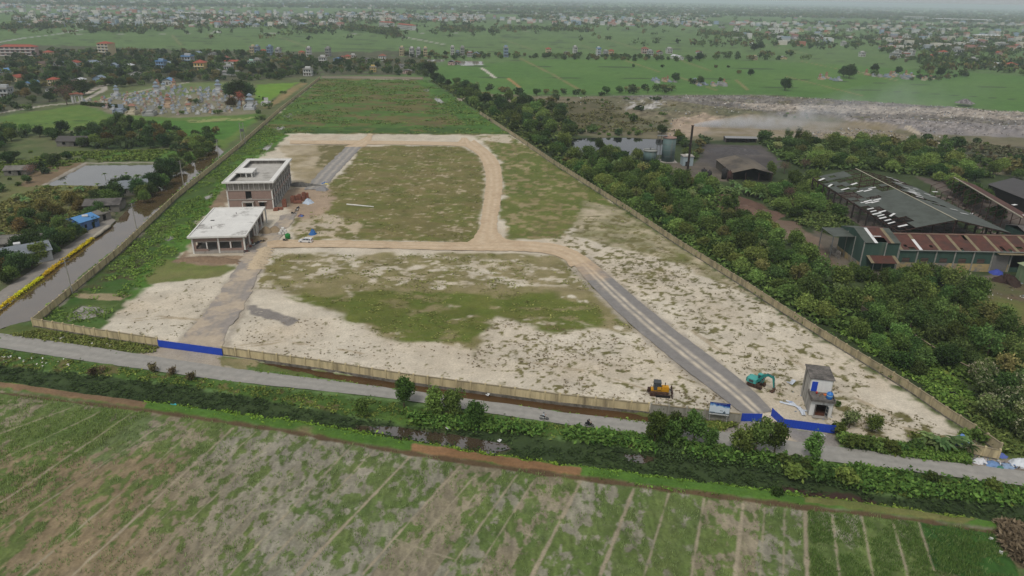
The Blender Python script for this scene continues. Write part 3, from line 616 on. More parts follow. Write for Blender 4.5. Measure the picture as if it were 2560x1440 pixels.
# ---------------------------------------------------------------- roads and tracks: strips with ragged edges
def road_mat(name, base, streak, sa=0.0, pos=(0.35, 0.62), wid=0.07, patch=None, rough=.9, fade=0):
    m, t, b = nt(name)
    uv = t.nodes.new('ShaderNodeAttribute'); uv.attribute_name = 'uvw'
    sp = t.nodes.new('ShaderNodeSeparateXYZ'); t.links.new(uv.outputs['Vector'], sp.inputs[0])
    tc = t.nodes.new('ShaderNodeTexCoord')
    n = t.nodes.new('ShaderNodeTexNoise'); n.inputs['Scale'].default_value = 0.6; n.inputs['Detail'].default_value = 7; n.inputs['Roughness'].default_value = .7
    t.links.new(tc.outputs['Object'], n.inputs['Vector'])
    r = t.nodes.new('ShaderNodeMapRange'); r.inputs['From Min'].default_value = .3; r.inputs['From Max'].default_value = .7; r.inputs['To Min'].default_value = .84; r.inputs['To Max'].default_value = 1.12
    t.links.new(n.outputs['Fac'], r.inputs['Value'])
    fac = None
    n2 = t.nodes.new('ShaderNodeTexNoise'); n2.inputs['Scale'].default_value = .25; n2.inputs['Detail'].default_value = 5
    t.links.new(tc.outputs['Object'], n2.inputs['Vector'])
    for p in pos:
        s = t.nodes.new('ShaderNodeMath'); s.operation = 'SUBTRACT'; s.inputs[1].default_value = p; t.links.new(sp.outputs[1], s.inputs[0])
        a = t.nodes.new('ShaderNodeMath'); a.operation = 'ABSOLUTE'; t.links.new(s.outputs[0], a.inputs[0])
        q = t.nodes.new('ShaderNodeMapRange'); q.inputs['From Min'].default_value = wid * 1.8; q.inputs['From Max'].default_value = wid * .3
        t.links.new(a.outputs[0], q.inputs['Value'])
        if fac is None: fac = q.outputs[0]
        else:
            mxm = t.nodes.new('ShaderNodeMath'); mxm.operation = 'MAXIMUM'; t.links.new(fac, mxm.inputs[0]); t.links.new(q.outputs[0], mxm.inputs[1]); fac = mxm.outputs[0]
    mn = t.nodes.new('ShaderNodeMath'); mn.operation = 'MULTIPLY'; t.links.new(fac, mn.inputs[0])
    rr = t.nodes.new('ShaderNodeMapRange'); rr.inputs['From Min'].default_value = .35; rr.inputs['From Max'].default_value = .6; rr.inputs['To Min'].default_value = sa * .45; rr.inputs['To Max'].default_value = sa
    t.links.new(n2.outputs['Fac'], rr.inputs['Value']); t.links.new(rr.outputs[0], mn.inputs[1])
    mx = t.nodes.new('ShaderNodeMix'); mx.data_type = 'RGBA'; mx.inputs[6].default_value = (*alb(base), 1); mx.inputs[7].default_value = (*alb(streak), 1)
    t.links.new(mn.outputs[0], mx.inputs[0]); src = mx.outputs[2]
    if patch:
        n3 = t.nodes.new('ShaderNodeTexNoise'); n3.inputs['Scale'].default_value = .11; n3.inputs['Detail'].default_value = 6; n3.inputs['Roughness'].default_value = .65
        t.links.new(tc.outputs['Object'], n3.inputs['Vector'])
        r3 = t.nodes.new('ShaderNodeMapRange'); r3.inputs['From Min'].default_value = patch[1]; r3.inputs['From Max'].default_value = patch[1] + .1; r3.inputs['To Max'].default_value = patch[2]
        t.links.new(n3.outputs['Fac'], r3.inputs['Value'])
        m3 = t.nodes.new('ShaderNodeMix'); m3.data_type = 'RGBA'; m3.inputs[7].default_value = (*alb(patch[0]), 1)
        t.links.new(r3.outputs[0], m3.inputs[0]); t.links.new(src, m3.inputs[6]); src = m3.outputs[2]
    if fade:                                              # dirt carried in from the track at the head of the strip
        q = t.nodes.new('ShaderNodeMath'); q.operation = 'MULTIPLY_ADD'; q.inputs[1].default_value = -30.0; t.links.new(n2.outputs['Fac'], q.inputs[0]); t.links.new(sp.outputs[0], q.inputs[2])
        r4 = t.nodes.new('ShaderNodeMapRange'); r4.inputs['From Min'].default_value = -14.0; r4.inputs['From Max'].default_value = fade - 15.0; r4.inputs['To Min'].default_value = 1; r4.inputs['To Max'].default_value = 0; t.links.new(q.outputs[0], r4.inputs['Value'])
        m4 = t.nodes.new('ShaderNodeMix'); m4.data_type = 'RGBA'; m4.inputs[7].default_value = (*alb((200, 174, 142)), 1); t.links.new(r4.outputs[0], m4.inputs[0]); t.links.new(src, m4.inputs[6]); src = m4.outputs[2]
    v = t.nodes.new('ShaderNodeVectorMath'); v.operation = 'SCALE'; t.links.new(src, v.inputs[0]); t.links.new(r.outputs[0], v.inputs['Scale'])
    t.links.new(v.outputs[0], b.inputs['Base Color']); b.inputs['Roughness'].default_value = rough
    return m
def resample(P, n):
    P = np.array(P, float); d = np.r_[0, np.cumsum(np.linalg.norm(np.diff(P, axis=0), axis=1))]
    s = np.linspace(0, d[-1], n); return np.stack([np.interp(s, d, P[:, k]) for k in range(2)], 1), s
def smooth_pts(P, it=2):
    P = [tuple(p) for p in P]
    for _ in range(it):
        Q = [P[0]]
        for a, b in zip(P[:-1], P[1:]):
            Q += [(a[0] * .75 + b[0] * .25, a[1] * .75 + b[1] * .25), (a[0] * .25 + b[0] * .75, a[1] * .25 + b[1] * .75)]
        P = Q + [P[-1]]
    return P
def ribbon(name, e1, e2, z, m, jag=.25, step=.8, world=False, sm=True, seed=0, nv=8):
    A = np.array(e1, float) if world else GG(e1); B = np.array(e2, float) if world else GG(e2)
    if sm: A = smooth_pts(A); B = smooth_pts(B)
    L = np.linalg.norm(np.diff(np.array(A), axis=0), axis=1).sum(); n = max(4, int(L / step))
    A, s = resample(A, n); B, _ = resample(B, n)
    w = np.linalg.norm(A - B, axis=1)
    k = np.linspace(0, 1, nv)[None, :]
    j1 = (fbm(s / 2.5, s * 0 + 3.1, 500 + seed, 3) - .5) * 2 * jag / w; j2 = (fbm(s / 2.5, s * 0 + 9.7, 520 + seed, 3) - .5) * 2 * jag / w
    kk = k * (1 + j2[:, None] - j1[:, None]) + j1[:, None]
    P = A[:, None, :] * (1 - kk[..., None]) + B[:, None, :] * kk[..., None]
    V = np.concatenate([P, np.full(P.shape[:2] + (1,), z)], 2).reshape(-1, 3)
    idx = np.arange(n * nv).reshape(n, nv)
    F = np.stack([idx[:-1, :-1].ravel(), idx[:-1, 1:].ravel(), idx[1:, 1:].ravel(), idx[1:, :-1].ravel()], 1)
    a = V[F[0, 1]] - V[F[0, 0]]; b = V[F[0, 3]] - V[F[0, 0]]
    if a[0] * b[1] - a[1] * b[0] < 0: F = F[:, ::-1]
    o = npmesh(name, V, F, m)
    uvw = np.zeros((len(V), 3), np.float32); uvw[:, 0] = np.repeat(s, nv); uvw[:, 1] = np.tile(k[0], n)
    at = o.data.attributes.new('uvw', 'FLOAT_VECTOR', 'POINT'); at.data.foreach_set('vector', uvw.ravel())
    return struct(o)
RM_MAIN = road_mat('worn_asphalt', (152, 149, 142), (166, 162, 154), .5, (0.28, 0.7), .1, patch=((166, 160, 152), .58, .5))
RM_NEW = road_mat('new_asphalt', (136, 132, 128), (206, 194, 174), 1.0, (0.40, 0.60), .055, patch=((172, 163, 150), .6, .4), fade=22)
RM_NEW2 = road_mat('grey_asphalt', (144, 140, 136), (196, 186, 168), .5, (0.3, 0.7), .08, patch=((186, 174, 154), .6, .7))
RM_OLD = road_mat('sandy_asphalt', (152, 144, 136), (178, 164, 144), .6, (0.45, 0.62), .07, patch=((188, 172, 150), .48, .9))
RM_DIRT = road_mat('dirt_track', (197, 174, 144), (212, 192, 164), .6, (0.33, 0.68), .08, patch=((184, 160, 130), .52, .6))
RM_PATH = road_mat('concrete_path', (140, 134, 126), (156, 150, 140), .4, (0.5,), .2, patch=((158, 142, 120), .55, .6))
ROADU = [(-400, 782), (0, 834), (230, 868), (560, 919), (860, 956), (1010, 976), (1262, 1010), (1400, 1031), (1600, 1054), (1800, 1081), (2000, 1106), (2250, 1140), (2560, 1180), (2900, 1224)]
ROADL = [(-400, 824), (0, 871), (230, 906), (560, 953), (860, 984), (1010, 1001), (1262, 1040), (1400, 1061), (1600, 1085), (1800, 1114), (2000, 1147), (2250, 1176), (2560, 1217), (2900, 1262)]
ribbon('road', ROADU, ROADL, .16, RM_MAIN, .18, sm=False)
ribbon('asphalt_road', [(1425, 650), (1470, 708), (1560, 798), (1690, 908), (1800, 992), (1862, 1040)], [(1468, 645), (1530, 695), (1640, 790), (1760, 880), (1880, 972), (1932, 1030)], .17, RM_NEW, .15, seed=2)
ribbon('sandy_road', [(440, 860), (465, 840), (535, 755), (580, 690), (605, 640), (640, 600), (690, 560), (700, 540)], [(552, 882), (560, 835), (600, 790), (630, 720), (660, 660), (690, 610), (728, 560), (745, 530)], .17, RM_OLD, .6, seed=3)
ribbon('asphalt_road', [(760, 475), (800, 430), (868, 365)], [(808, 474), (850, 425), (906, 366)], .17, RM_NEW2, .5, seed=4)
ribbon('dirt_road', [(668, 606), (700, 600), (850, 602), (1050, 606), (1160, 607), (1270, 600), (1340, 606), (1400, 612), (1440, 628), (1475, 652)], [(668, 622), (700, 620), (850, 619), (1050, 624), (1160, 627), (1270, 628), (1340, 630), (1385, 638), (1415, 652), (1428, 668)], .19, RM_DIRT, .5, seed=5)
ribbon('dirt_road', [(1160, 612), (1190, 594), (1202, 560), (1208, 510), (1216, 460), (1212, 420), (1196, 386), (1160, 366)], [(1285, 604), (1248, 592), (1242, 560), (1250, 515), (1258, 465), (1252, 415), (1236, 388), (1185, 350)], .20, RM_DIRT, .5, seed=6)
ribbon('dirt_road', [(725, 352), (900, 352), (1000, 353), (1100, 355), (1190, 356)], [(725, 360), (900, 362), (1000, 362), (1100, 364), (1190, 368)], .18, RM_DIRT, .5, seed=7)
ribbon('dirt_road', [(860, 368), (900, 352), (918, 340), (920, 334)], [(912, 368), (928, 354), (930, 342), (934, 336)], .205, RM_DIRT, .5, seed=8)
ribbon('dirt_road', [(1140, 358), (1152, 350), (1154, 345)], [(1182, 362), (1172, 350), (1166, 345)], .205, RM_DIRT, .5, seed=9)
ribbon('footpath', [(-60, 770), (0, 730), (90, 670), (150, 628), (220, 580), (252, 558), (270, 540)], [(-60, 812), (0, 766), (100, 690), (165, 645), (235, 595), (268, 572), (290, 552)], .15, RM_PATH, .3, seed=10)

# ---------------------------------------------------------------- haze
hz = MB(); hz.box((0, 11500, 44.0), (44000, 24600, 92.0))
hm = bpy.data.materials.new('haze_air'); hm.use_nodes = True; t = hm.node_tree; t.nodes.clear()
pv = t.nodes.new('ShaderNodeVolumePrincipled'); pv.inputs['Density'].default_value = 0.00012; pv.inputs['Color'].default_value = (.82, .92, 1.0, 1); pv.inputs['Anisotropy'].default_value = 0.2
ov = t.nodes.new('ShaderNodeOutputMaterial'); t.links.new(pv.outputs[0], ov.inputs['Volume'])
hzo = hz.build('haze', hm); hzo['kind'] = 'stuff'; hzo.display_type = 'WIRE'
# ---------------------------------------------------------------- materials for built things
M_WALL = mat('stained_yellow_render', (208, 191, 150), var=.2, scale=.9, streak=True, rgb2=(128, 116, 92), lo=.48, hi=.68)
M_WALLG = mat('stained_grey_render', (158, 154, 142), var=.2, scale=.9, streak=True, rgb2=(110, 106, 96), lo=.52, hi=.72)
M_COPE = mat('weathered_coping', (150, 138, 112), var=.25, scale=1.2)
M_FOOT = mat('rough_footing', (128, 122, 112), var=.3, scale=1.5, rgb2=(86, 82, 72))
M_CONC = mat('new_concrete', (166, 160, 152), var=.16, scale=1.0, rgb2=(128, 122, 114), lo=.55, hi=.75)
M_CONCL = mat('pale_concrete', (226, 224, 218), var=.12, scale=.8, rgb2=(180, 177, 170), lo=.58, hi=.74)
M_DECK = mat('roof_deck_concrete', (186, 182, 174), var=.14, scale=.35, rgb2=(132, 128, 120), lo=.5, hi=.66)
M_SLABW = mat('limed_roof_slab', (224, 222, 216), var=.1, scale=.3, rgb2=(150, 146, 140), lo=.54, hi=.66)
M_DARK = mat('dark_interior', (34, 30, 28), var=.1)
M_STEEL = mat('grey_steel', (120, 122, 122), rough=.5, metal=.3)
M_WHITE = mat('white_paint', (206, 206, 202), var=.12, scale=1.2)
M_RUST = mat('rusty_steel', (74, 48, 40), var=.35, scale=2, rgb2=(50, 36, 32))
M_ROOFG = mat('grey_green_sheet', (84, 90, 82), var=.14, scale=.5, rgb2=(68, 72, 64), rough=.6)
M_ROOFR = mat('rusted_sheet', (96, 60, 50), var=.28, scale=.6, rgb2=(74, 54, 48), rough=.8)
M_STRIP = mat('mossy_light_strip', (134, 122, 96), var=.25, scale=.8)
M_GREENW = mat('green_cladding', (60, 84, 74), var=.2, scale=.6, streak=True, rgb2=(84, 96, 82), lo=.56, hi=.74, rough=.7)
M_BLOCK = mat('peeling_block_wall', (178, 158, 112), var=.25, scale=.5, rgb2=(128, 124, 118), lo=.46, hi=.56)
M_WHITESH = mat('white_plastic_sheet', (222, 222, 220), var=.08)
M_TEAL = mat('weathered_teal_steel', (92, 114, 112), var=.2, scale=.5, streak=True, rgb2=(112, 104, 92), lo=.56, hi=.72, rough=.6)
M_BLUE = mat('blue_sheet', (38, 76, 190), var=.08, scale=.6, rough=.5)
M_TARGREY = mat('asbestos_roof', (104, 100, 96), var=.2, scale=.7, rgb2=(74, 70, 68))
def brick_mat(name, c1, c2, cm, scale=1.0):
    m, t, b = nt(name)
    tc = t.nodes.new('ShaderNodeTexCoord'); sp = t.nodes.new('ShaderNodeSeparateXYZ'); cb = t.nodes.new('ShaderNodeCombineXYZ'); ad = t.nodes.new('ShaderNodeMath')
    t.links.new(tc.outputs['Object'], sp.inputs[0]); t.links.new(sp.outputs[0], ad.inputs[0]); t.links.new(sp.outputs[1], ad.inputs[1])
    t.links.new(ad.outputs[0], cb.inputs[0]); t.links.new(sp.outputs[2], cb.inputs[1])
    br = t.nodes.new('ShaderNodeTexBrick'); br.inputs['Scale'].default_value = 2.2 * scale; br.inputs['Color1'].default_value = (*alb(c1), 1); br.inputs['Color2'].default_value = (*alb(c2), 1); br.inputs['Mortar'].default_value = (*alb(cm), 1)
    br.inputs['Mortar Size'].default_value = .02; t.links.new(cb.outputs[0], br.inputs['Vector'])
    n = t.nodes.new('ShaderNodeTexNoise'); n.inputs['Scale'].default_value = .8; n.inputs['Detail'].default_value = 5; t.links.new(tc.outputs['Object'], n.inputs['Vector'])
    r = t.nodes.new('ShaderNodeMapRange'); r.inputs['To Min'].default_value = .75; r.inputs['To Max'].default_value = 1.25; t.links.new(n.outputs['Fac'], r.inputs['Value'])
    v = t.nodes.new('ShaderNodeVectorMath'); v.operation = 'SCALE'; t.links.new(br.outputs['Color'], v.inputs[0]); t.links.new(r.outputs[0], v.inputs['Scale'])
    t.links.new(v.outputs[0], b.inputs['Base Color']); b.inputs['Roughness'].default_value = .95
    return m
M_BRICK = brick_mat('bare_brickwork', (158, 132, 120), (146, 122, 112), (140, 128, 120))

# ---------------------------------------------------------------- boundary walls
def boundary_wall(label, pts, h=2.0, m=None, bay=3.3, group=None, posts=100, foot=-.9, world=False, tiltseed=0):
    P = [Vector(p) for p in pts] if world else [G(*p) for p in pts]
    o = thing('boundary_wall', label, 'wall', P[0], 0, group); o0 = P[0]
    a = MB(); c = MB(); f = MB(); spots = []
    for p, q in zip(P[:-1], P[1:]):
        d = q - p; L = d.length; rz = math.atan2(d.y, d.x); n = max(1, round(L / bay)); u = d / L; nv = Vector((-u.y, u.x, 0))
        for k in range(n):
            s0 = L * k / n; s1 = L * (k + 1) / n; mm = (p - o0) + u * (s0 + s1) / 2
            dz = random.uniform(-.04, .04)
            a.box(mm + Vector((0, 0, h / 2 + .15)), (s1 - s0, .16, h - .3 + dz), rz)
            c.box(mm + Vector((0, 0, h + .06 + dz / 2)), (s1 - s0 - .01, .3, .12), rz)
            f.box(mm + Vector((0, 0, (foot + .3) / 2)), (s1 - s0, .42, .3 - foot), rz)
            spots.append(((p - o0) + u * s0, rz))
        spots.append(((p - o0) + u * (L - .15), rz))
    a.build('wall_panel', m or M_WALL, o); c.build('coping', M_COPE, o); f.build('footing', M_FOOT, o)
    spots.sort(key=lambda s: (s[0] + o0).length)
    if posts:
        pm = MB(); pm.box((0, 0, h / 2 + .14), (.34, .36, h + .3)); p0 = pm.build('pier', m or M_WALL, o)
        p0.location = spots[0][0]; p0.rotation_euler.z = spots[0][1]
        for s, r in spots[1:posts]:
            d = p0.copy(); COL.objects.link(d); d.location = s; d.rotation_euler.z = r
        rest = spots[posts:]
        if rest:
            b = MB()
            for s, r in rest: b.box(s + Vector((0, 0, h / 2 + .14)), (.34, .36, h + .3), r)
            b.build('pier_run', m or M_WALL, o)['kind'] = 'stuff'
    return o
WG = 'boundary walls round the building site'
boundary_wall('cream rendered wall between the muddy canal corner and the long blue gate', [(85, 816), (240, 842), (397, 866)], 2.1, group=WG)
boundary_wall('long cream wall above the brown ditch along the grey road', [(557, 888), (800, 922), (1000, 954), (1400, 1008), (1622, 1032)], 2.1, group=WG)
boundary_wall('grey unpainted end of the roadside wall behind the billboard', [(1626, 1033), (1850, 1058)], 2.1, M_WALLG, group=WG)
boundary_wall('cream wall running back beside the dense trees on the industrial side', [(2497, 1132), (2430, 1085), (2360, 1040), (2262, 972), (2060, 848), (1960, 785), (1850, 712), (1700, 617), (1566, 527), (1383, 410), (1300, 352), (1200, 286)], 2.0, mat('aged_yellow_render', (186, 172, 138), var=.25, scale=.8, streak=True, rgb2=(112, 106, 86), lo=.46, hi=.66), bay=3.6, group=WG)
boundary_wall('cream wall running back beside the muddy canal and power poles', [(85, 816), (300, 634), (440, 499), (600, 368), (700, 278), (800, 197)], 2.1, bay=3.6, group=WG)
boundary_wall('pale wall across the far end of the green meadow', [(804, 196.5), (930, 197), (1058, 199)], 2.4, mat('pale_far_wall', (168, 158, 140)), bay=4, posts=0, group=WG)
boundary_wall('short cream wall stub beside the banana plants and roadside rubbish', [(2418, 1135), (2495, 1150)], 2.1, bay=3, group=WG)
boundary_wall('crumbling grey wall overgrown by shrubs below the green shed', [(2152, 785), (2175, 800), (2240, 832)], 2.2, mat('mouldy_wall', (120, 112, 98), rgb2=(66, 64, 56)), bay=3)
boundary_wall('low mossy wall half buried in creepers beside the duckweed ditch', [(2285, 850), (2370, 905), (2450, 945), (2540, 1000)], 1.3, mat('mossy_wall', (84, 80, 66), rgb2=(60, 66, 44)), bay=3)

# ---------------------------------------------------------------- blue sheet gates
def blue_fence(label, a, b, h=1.8, lift=.1):
    p, q = G(*a), G(*b); d = q - p; L = d.length; o = thing('sheet_fence', label, 'fence', p, math.atan2(d.y, d.x), 'blue sheet metal hoardings')
    s = MB(); n = int(L / .25)
    for k in range(n):                                    # corrugated sheet
        s.box(((k + .5) * L / n, 0.03 if k % 2 else 0, h / 2 + lift), (L / n, .04, h))
    s.build('sheet', M_BLUE, o)
    r = MB()
    for z in (.35, h - .15): r.box((L / 2, .09, z + lift), (L, .06, .07))
    r.build('rail', M_STEEL, o)
    for k in range(max(2, int(L / 2.5) + 1)):
        x = L * k / max(1, int(L / 2.5)) if L > 2.5 else k * L
        t = MB(); t.box((min(x, L - .04), .16, (h + lift) / 2), (.08, .08, h + lift)); t.build('post', M_STEEL, o)
    return o
blue_fence('long blue hoarding closing the wide gateway beside the sandy road', (397, 868), (557, 890))
blue_fence('short blue hoarding joined to the grey wall end by the billboard', (1852, 1054), (1903, 1055))
blue_fence('blue hoarding leaf swung inward beside the asphalt road mouth', (1927, 1040), (1956, 1067))
blue_fence('blue hoarding in front of the small two-storey house', (1956, 1068), (2086, 1085))

# ---------------------------------------------------------------- helpers for houses
def opening_wall(mb, x0, x1, z0, z1, y, th, ops, m=None):
    """wall in the xz plane with rectangular openings (xa, xb, za, zb)"""
    xs = sorted({x0, x1} | {v for o in ops for v in o[:2]})
    for a, b in zip(xs[:-1], xs[1:]):
        cut = sorted([(o[2], o[3]) for o in ops if o[0] <= a + 1e-6 and o[1] >= b - 1e-6]); z = z0
        for za, zb in cut:
            if za > z + 1e-6: mb.box(((a + b) / 2, y, (z + za) / 2), (b - a, th, za - z), m=m)
            z = zb
        if z1 > z + 1e-6: mb.box(((a + b) / 2, y, (z + z1) / 2), (b - a, th, z1 - z), m=m)
def opening_wall_y(mb, y0, y1, z0, z1, x, th, ops, m=None):
    ys_ = sorted({y0, y1} | {v for o in ops for v in o[:2]})
    for a, b in zip(ys_[:-1], ys_[1:]):
        cut = sorted([(o[2], o[3]) for o in ops if o[0] <= a + 1e-6 and o[1] >= b - 1e-6]); z = z0
        for za, zb in cut:
            if za > z + 1e-6: mb.box((x, (a + b) / 2, (z + za) / 2), (th, b - a, za - z), m=m)
            z = zb
        if z1 > z + 1e-6: mb.box((x, (a + b) / 2, (z + z1) / 2), (th, b - a, z1 - z), m=m)
def P1(name, m, par, *boxes):
    b = MB()
    for x in boxes: b.box(*x)
    return b.build(name, m, par)

# ---------------------------------------------------------------- the unfinished three-level school block
def school_block():
    W, D = 16.6, 39.0
    o = thing('unfinished_building', 'taller unfinished concrete and brick block with a white rimmed flat roof', 'building', (-108.2, 256.6, 0), R_(7.2))
    z1, z2, z3 = 4.1, 7.7, 10.7
    w = MB()
    opening_wall(w, .3, W - .3, .2, z1 - .25, .1, .22, [(6.4, 8.6, .2, 2.7), (11.3, 13.9, 1.2, 3.0)])
    opening_wall(w, .3, W - .3, z1 + .1, z2 - .25, .1, .22, [(6.7, 8.9, z1 + .1, z2 - .5)])
    opening_wall(w, .3, W - .3, .2, z2 - .25, D - .1, .22, [])
    for za, zb in ((.2, z1 - .25), (z1 + .1, z2 - .25)):
        opening_wall_y(w, .3, D - .3, za, zb, .1, .22, [(3 + 4 * k, 5 + 4 * k, za + .9, zb - .6) for k in range(9)])
        opening_wall_y(w, .3, D - .3, za, zb, W - 3.2, .22, [(1.0 + 4.2 * k, 2.2 + 4.2 * k, za, zb - .7) for k in range(9)] + [(2.8 + 4.2 * k, 4.4 + 4.2 * k, za + .9, zb - .7) for k in range(9)])
    w.build('brick_wall', M_BRICK, o)
    P1('floor_slab', M_CONC, o, ((W / 2, D / 2, z1 - .08), (W + .5, D + .4, .32)))
    P1('floor_slab', M_CONC, o, ((W / 2, D / 2, z2 - .08), (W + .5, D + .4, .36)))
    P1('plinth', M_CONC, o, ((W / 2, D / 2, 0.05), (W + .3, D + .3, .3)))
    for x in (0.15, W / 2 + 4.6, W - .15):
        for y in ((0.1, D - .1) if x < W - 1 else [.1 + k * (D - .2) / 9 for k in range(10)]):
            if 1 < x < W - 1: continue
            P1('column', M_CONCL, o, ((x, y - .03, z2 / 2), (.42, .42, z2)))
    for k in range(9):                                    # veranda parapets on the long side
        y = .4 + k * (D - .2) / 9
        P1('veranda_parapet', M_BRICK, o, ((W - .12, y + 2.0, z1 + .55), (.14, 3.5, .95)))
    par = MB(); zt = z3 - .2
    for (x, y, dx, dy) in ((W / 2, .2, W, .16), (W / 2, D - .2, W, .16), (.2, D / 2, .16, D), (W - .2, D / 2, .16, D)):
        par.box((x, y, (z2 + zt) / 2), (dx, dy, zt - z2 - .2))
    par.build('parapet_wall', mat('raw_parapet', (150, 146, 138), var=.3, scale=2.5, streak=True, rgb2=(112, 106, 100)), o)
    for k in range(9): P1('prop', M_CONCL, o, ((.8 + k * (W - 1.6) / 8, -.25, (z2 + zt) / 2), (.12, .12, zt - z2 - .2)))
    for k in range(7): P1('prop', M_CONCL, o, ((W + .25, 1 + k * (D - 2) / 6, (z2 + zt) / 2), (.1, .1, zt - z2 - .2)))
    rim = MB(); e = 1.1; r = 2.0
    for (x, y, dx, dy) in ((W / 2, -e + r / 2, W + 2 * e, r), (W / 2, D + e - r / 2, W + 2 * e, r), (-e + r / 2, D / 2, r, D + 2 * e - 2 * r), (W + e - r / 2, D / 2, r, D + 2 * e - 2 * r)):
        rim.box((x, y, z3), (dx, dy, .35))
    for (x, y, dx, dy) in ((W / 2, -e + .25, W + 2 * e, .3), (W / 2, D + e - .25, W + 2 * e, .3), (-e + .25, D / 2, .3, D + 2 * e - .8), (W + e - .25, D / 2, .3, D + 2 * e - .8)):
        rim.box((x, y, z3 + .29), (dx, dy, .22))
    rim.build('roof_rim', M_CONCL, o)
    P1('roof_deck', M_DECK, o, ((W / 2, D / 2, z3 - 1.6), (W - 1.0, D - 1.0, .2)))
    st = P1('stair_house', M_CONCL, o, ((3.6, 17.5, z3 + .45), (6.8, 8.2, .3)))
    for x, y in ((6.6, 13.8), (6.6, 21.2), (4.4, 13.8), (6.6, 17.5)): P1('pillar', M_CONCL, st, ((x, y, (z2 + z3) / 2 + .6), (.35, .35, z3 - z2 - .7)))
    P1('back_wall', M_CONC, st, ((2.2, 17.5, (z2 + z3) / 2 + .6), (.2, 7, z3 - z2 - .8)))
    cn = P1('entrance_canopy', M_CONC, o, ((7.5, -1.0, 3.35), (4.4, 2.2, .2)))
    for x in (5.6, 9.4): P1('pillar', M_CONCL, cn, ((x, -1.85, 1.65), (.28, .28, 3.2)))
    P1('window_hood', M_CONCL, o, ((12.6, -.2, 3.15), (3.2, .5, .14)))
    return o
school_block()
def hall_block():
    W, D, zr = 15.8, 31.0, 5.55
    o = thing('unfinished_building', 'low unfinished hall with a broad pale concrete slab roof', 'building', (-100.9, 208.0, 0), R_(8.3))
    w = MB(); fr = [(1.0, 4.1, 1.5, 3.75), (4.5, 7.4, .8, 3.75), (8.2, 11.2, 1.5, 3.75), (11.8, 14.8, 1.5, 3.75)]
    opening_wall(w, .2, W - .2, .75, 5.0, .12, .22, fr)
    opening_wall(w, .2, W - .2, .75, 5.0, D - .12, .22, [(3, 6, 1.5, 3.7), (9, 12, 1.5, 3.7)])
    opening_wall_y(w, .2, D - .2, .75, 5.0, .12, .22, [(2 + 5 * k, 5 + 5 * k, 1.5, 3.7) for k in range(6)])
    opening_wall_y(w, .2, D - .2, .75, 5.0, W - .12, .22, [(.6, 5.4, 1.5, 3.9), (6.4, 13.4, .75, 4.4), (14.4, 19.6, 1.5, 4.2), (20.4, 25.6, 1.5, 4.2), (26.4, D - .6, .75, 4.4)])
    w.build('brick_wall', M_BRICK, o)
    P1('plinth', M_CONC, o, ((W / 2, D / 2, .35), (W + .3, D + .3, .8)))
    P1('lintel', M_CONC, o, ((W / 2, .02, 3.9), (W - .4, .28, .22)))
    for x in (0.1, W / 2, W - .1):
        for y in (0.05, D - .05): P1('column', M_CONCL, o, ((x, y - .04, 2.6), (.45, .42, 5.2)))
    for y in (6, 14, 20, 26): P1('column', M_CONCL, o, ((W + .06, y, 2.6), (.5, .8, 5.2)))
    for y in (14, D + .2): P1('column', M_CONCL, o, ((W + .95, y, 2.6), (.45, .45, 5.2)))
    P1('mullion', M_CONCL, o, ((4.3, .0, 2.7), (.3, .3, 2.2)))
    P1('mullion', M_CONCL, o, ((11.5, .0, 2.7), (.3, .3, 2.2)))
    e = 1.0
    P1('roof_slab', M_SLABW, o, ((W / 2, D / 2, zr), (W + 2 * e, D + 2 * e, .3)))
    k = MB()
    for (x, y, dx, dy) in ((W / 2, -e + .2, W + 2 * e, .4), (W / 2, D + e - .2, W + 2 * e, .4), (-e + .2, D / 2, .4, D + 2 * e - .8), (W + e - .2, D / 2, .4, D + 2 * e - .8)): k.box((x, y, zr + .28), (dx, dy, .26))
    k.build('roof_kerb', M_CONCL, o)
    P1('eaves_beam', M_CONC, o, ((W / 2, D / 2, zr - .3), (W + 1.2, D + 1.2, .28)))
    P1('roof_hatch', M_DARK, o, ((2.3, 17, zr + .2), (1.2, .7, .12)))
    for x, y in ((4.2, 8), (8.5, 24)): P1('rebar_stub', M_RUST, o, ((x, y, zr + .55), (.12, .12, .8)))
    return o
hall_block()

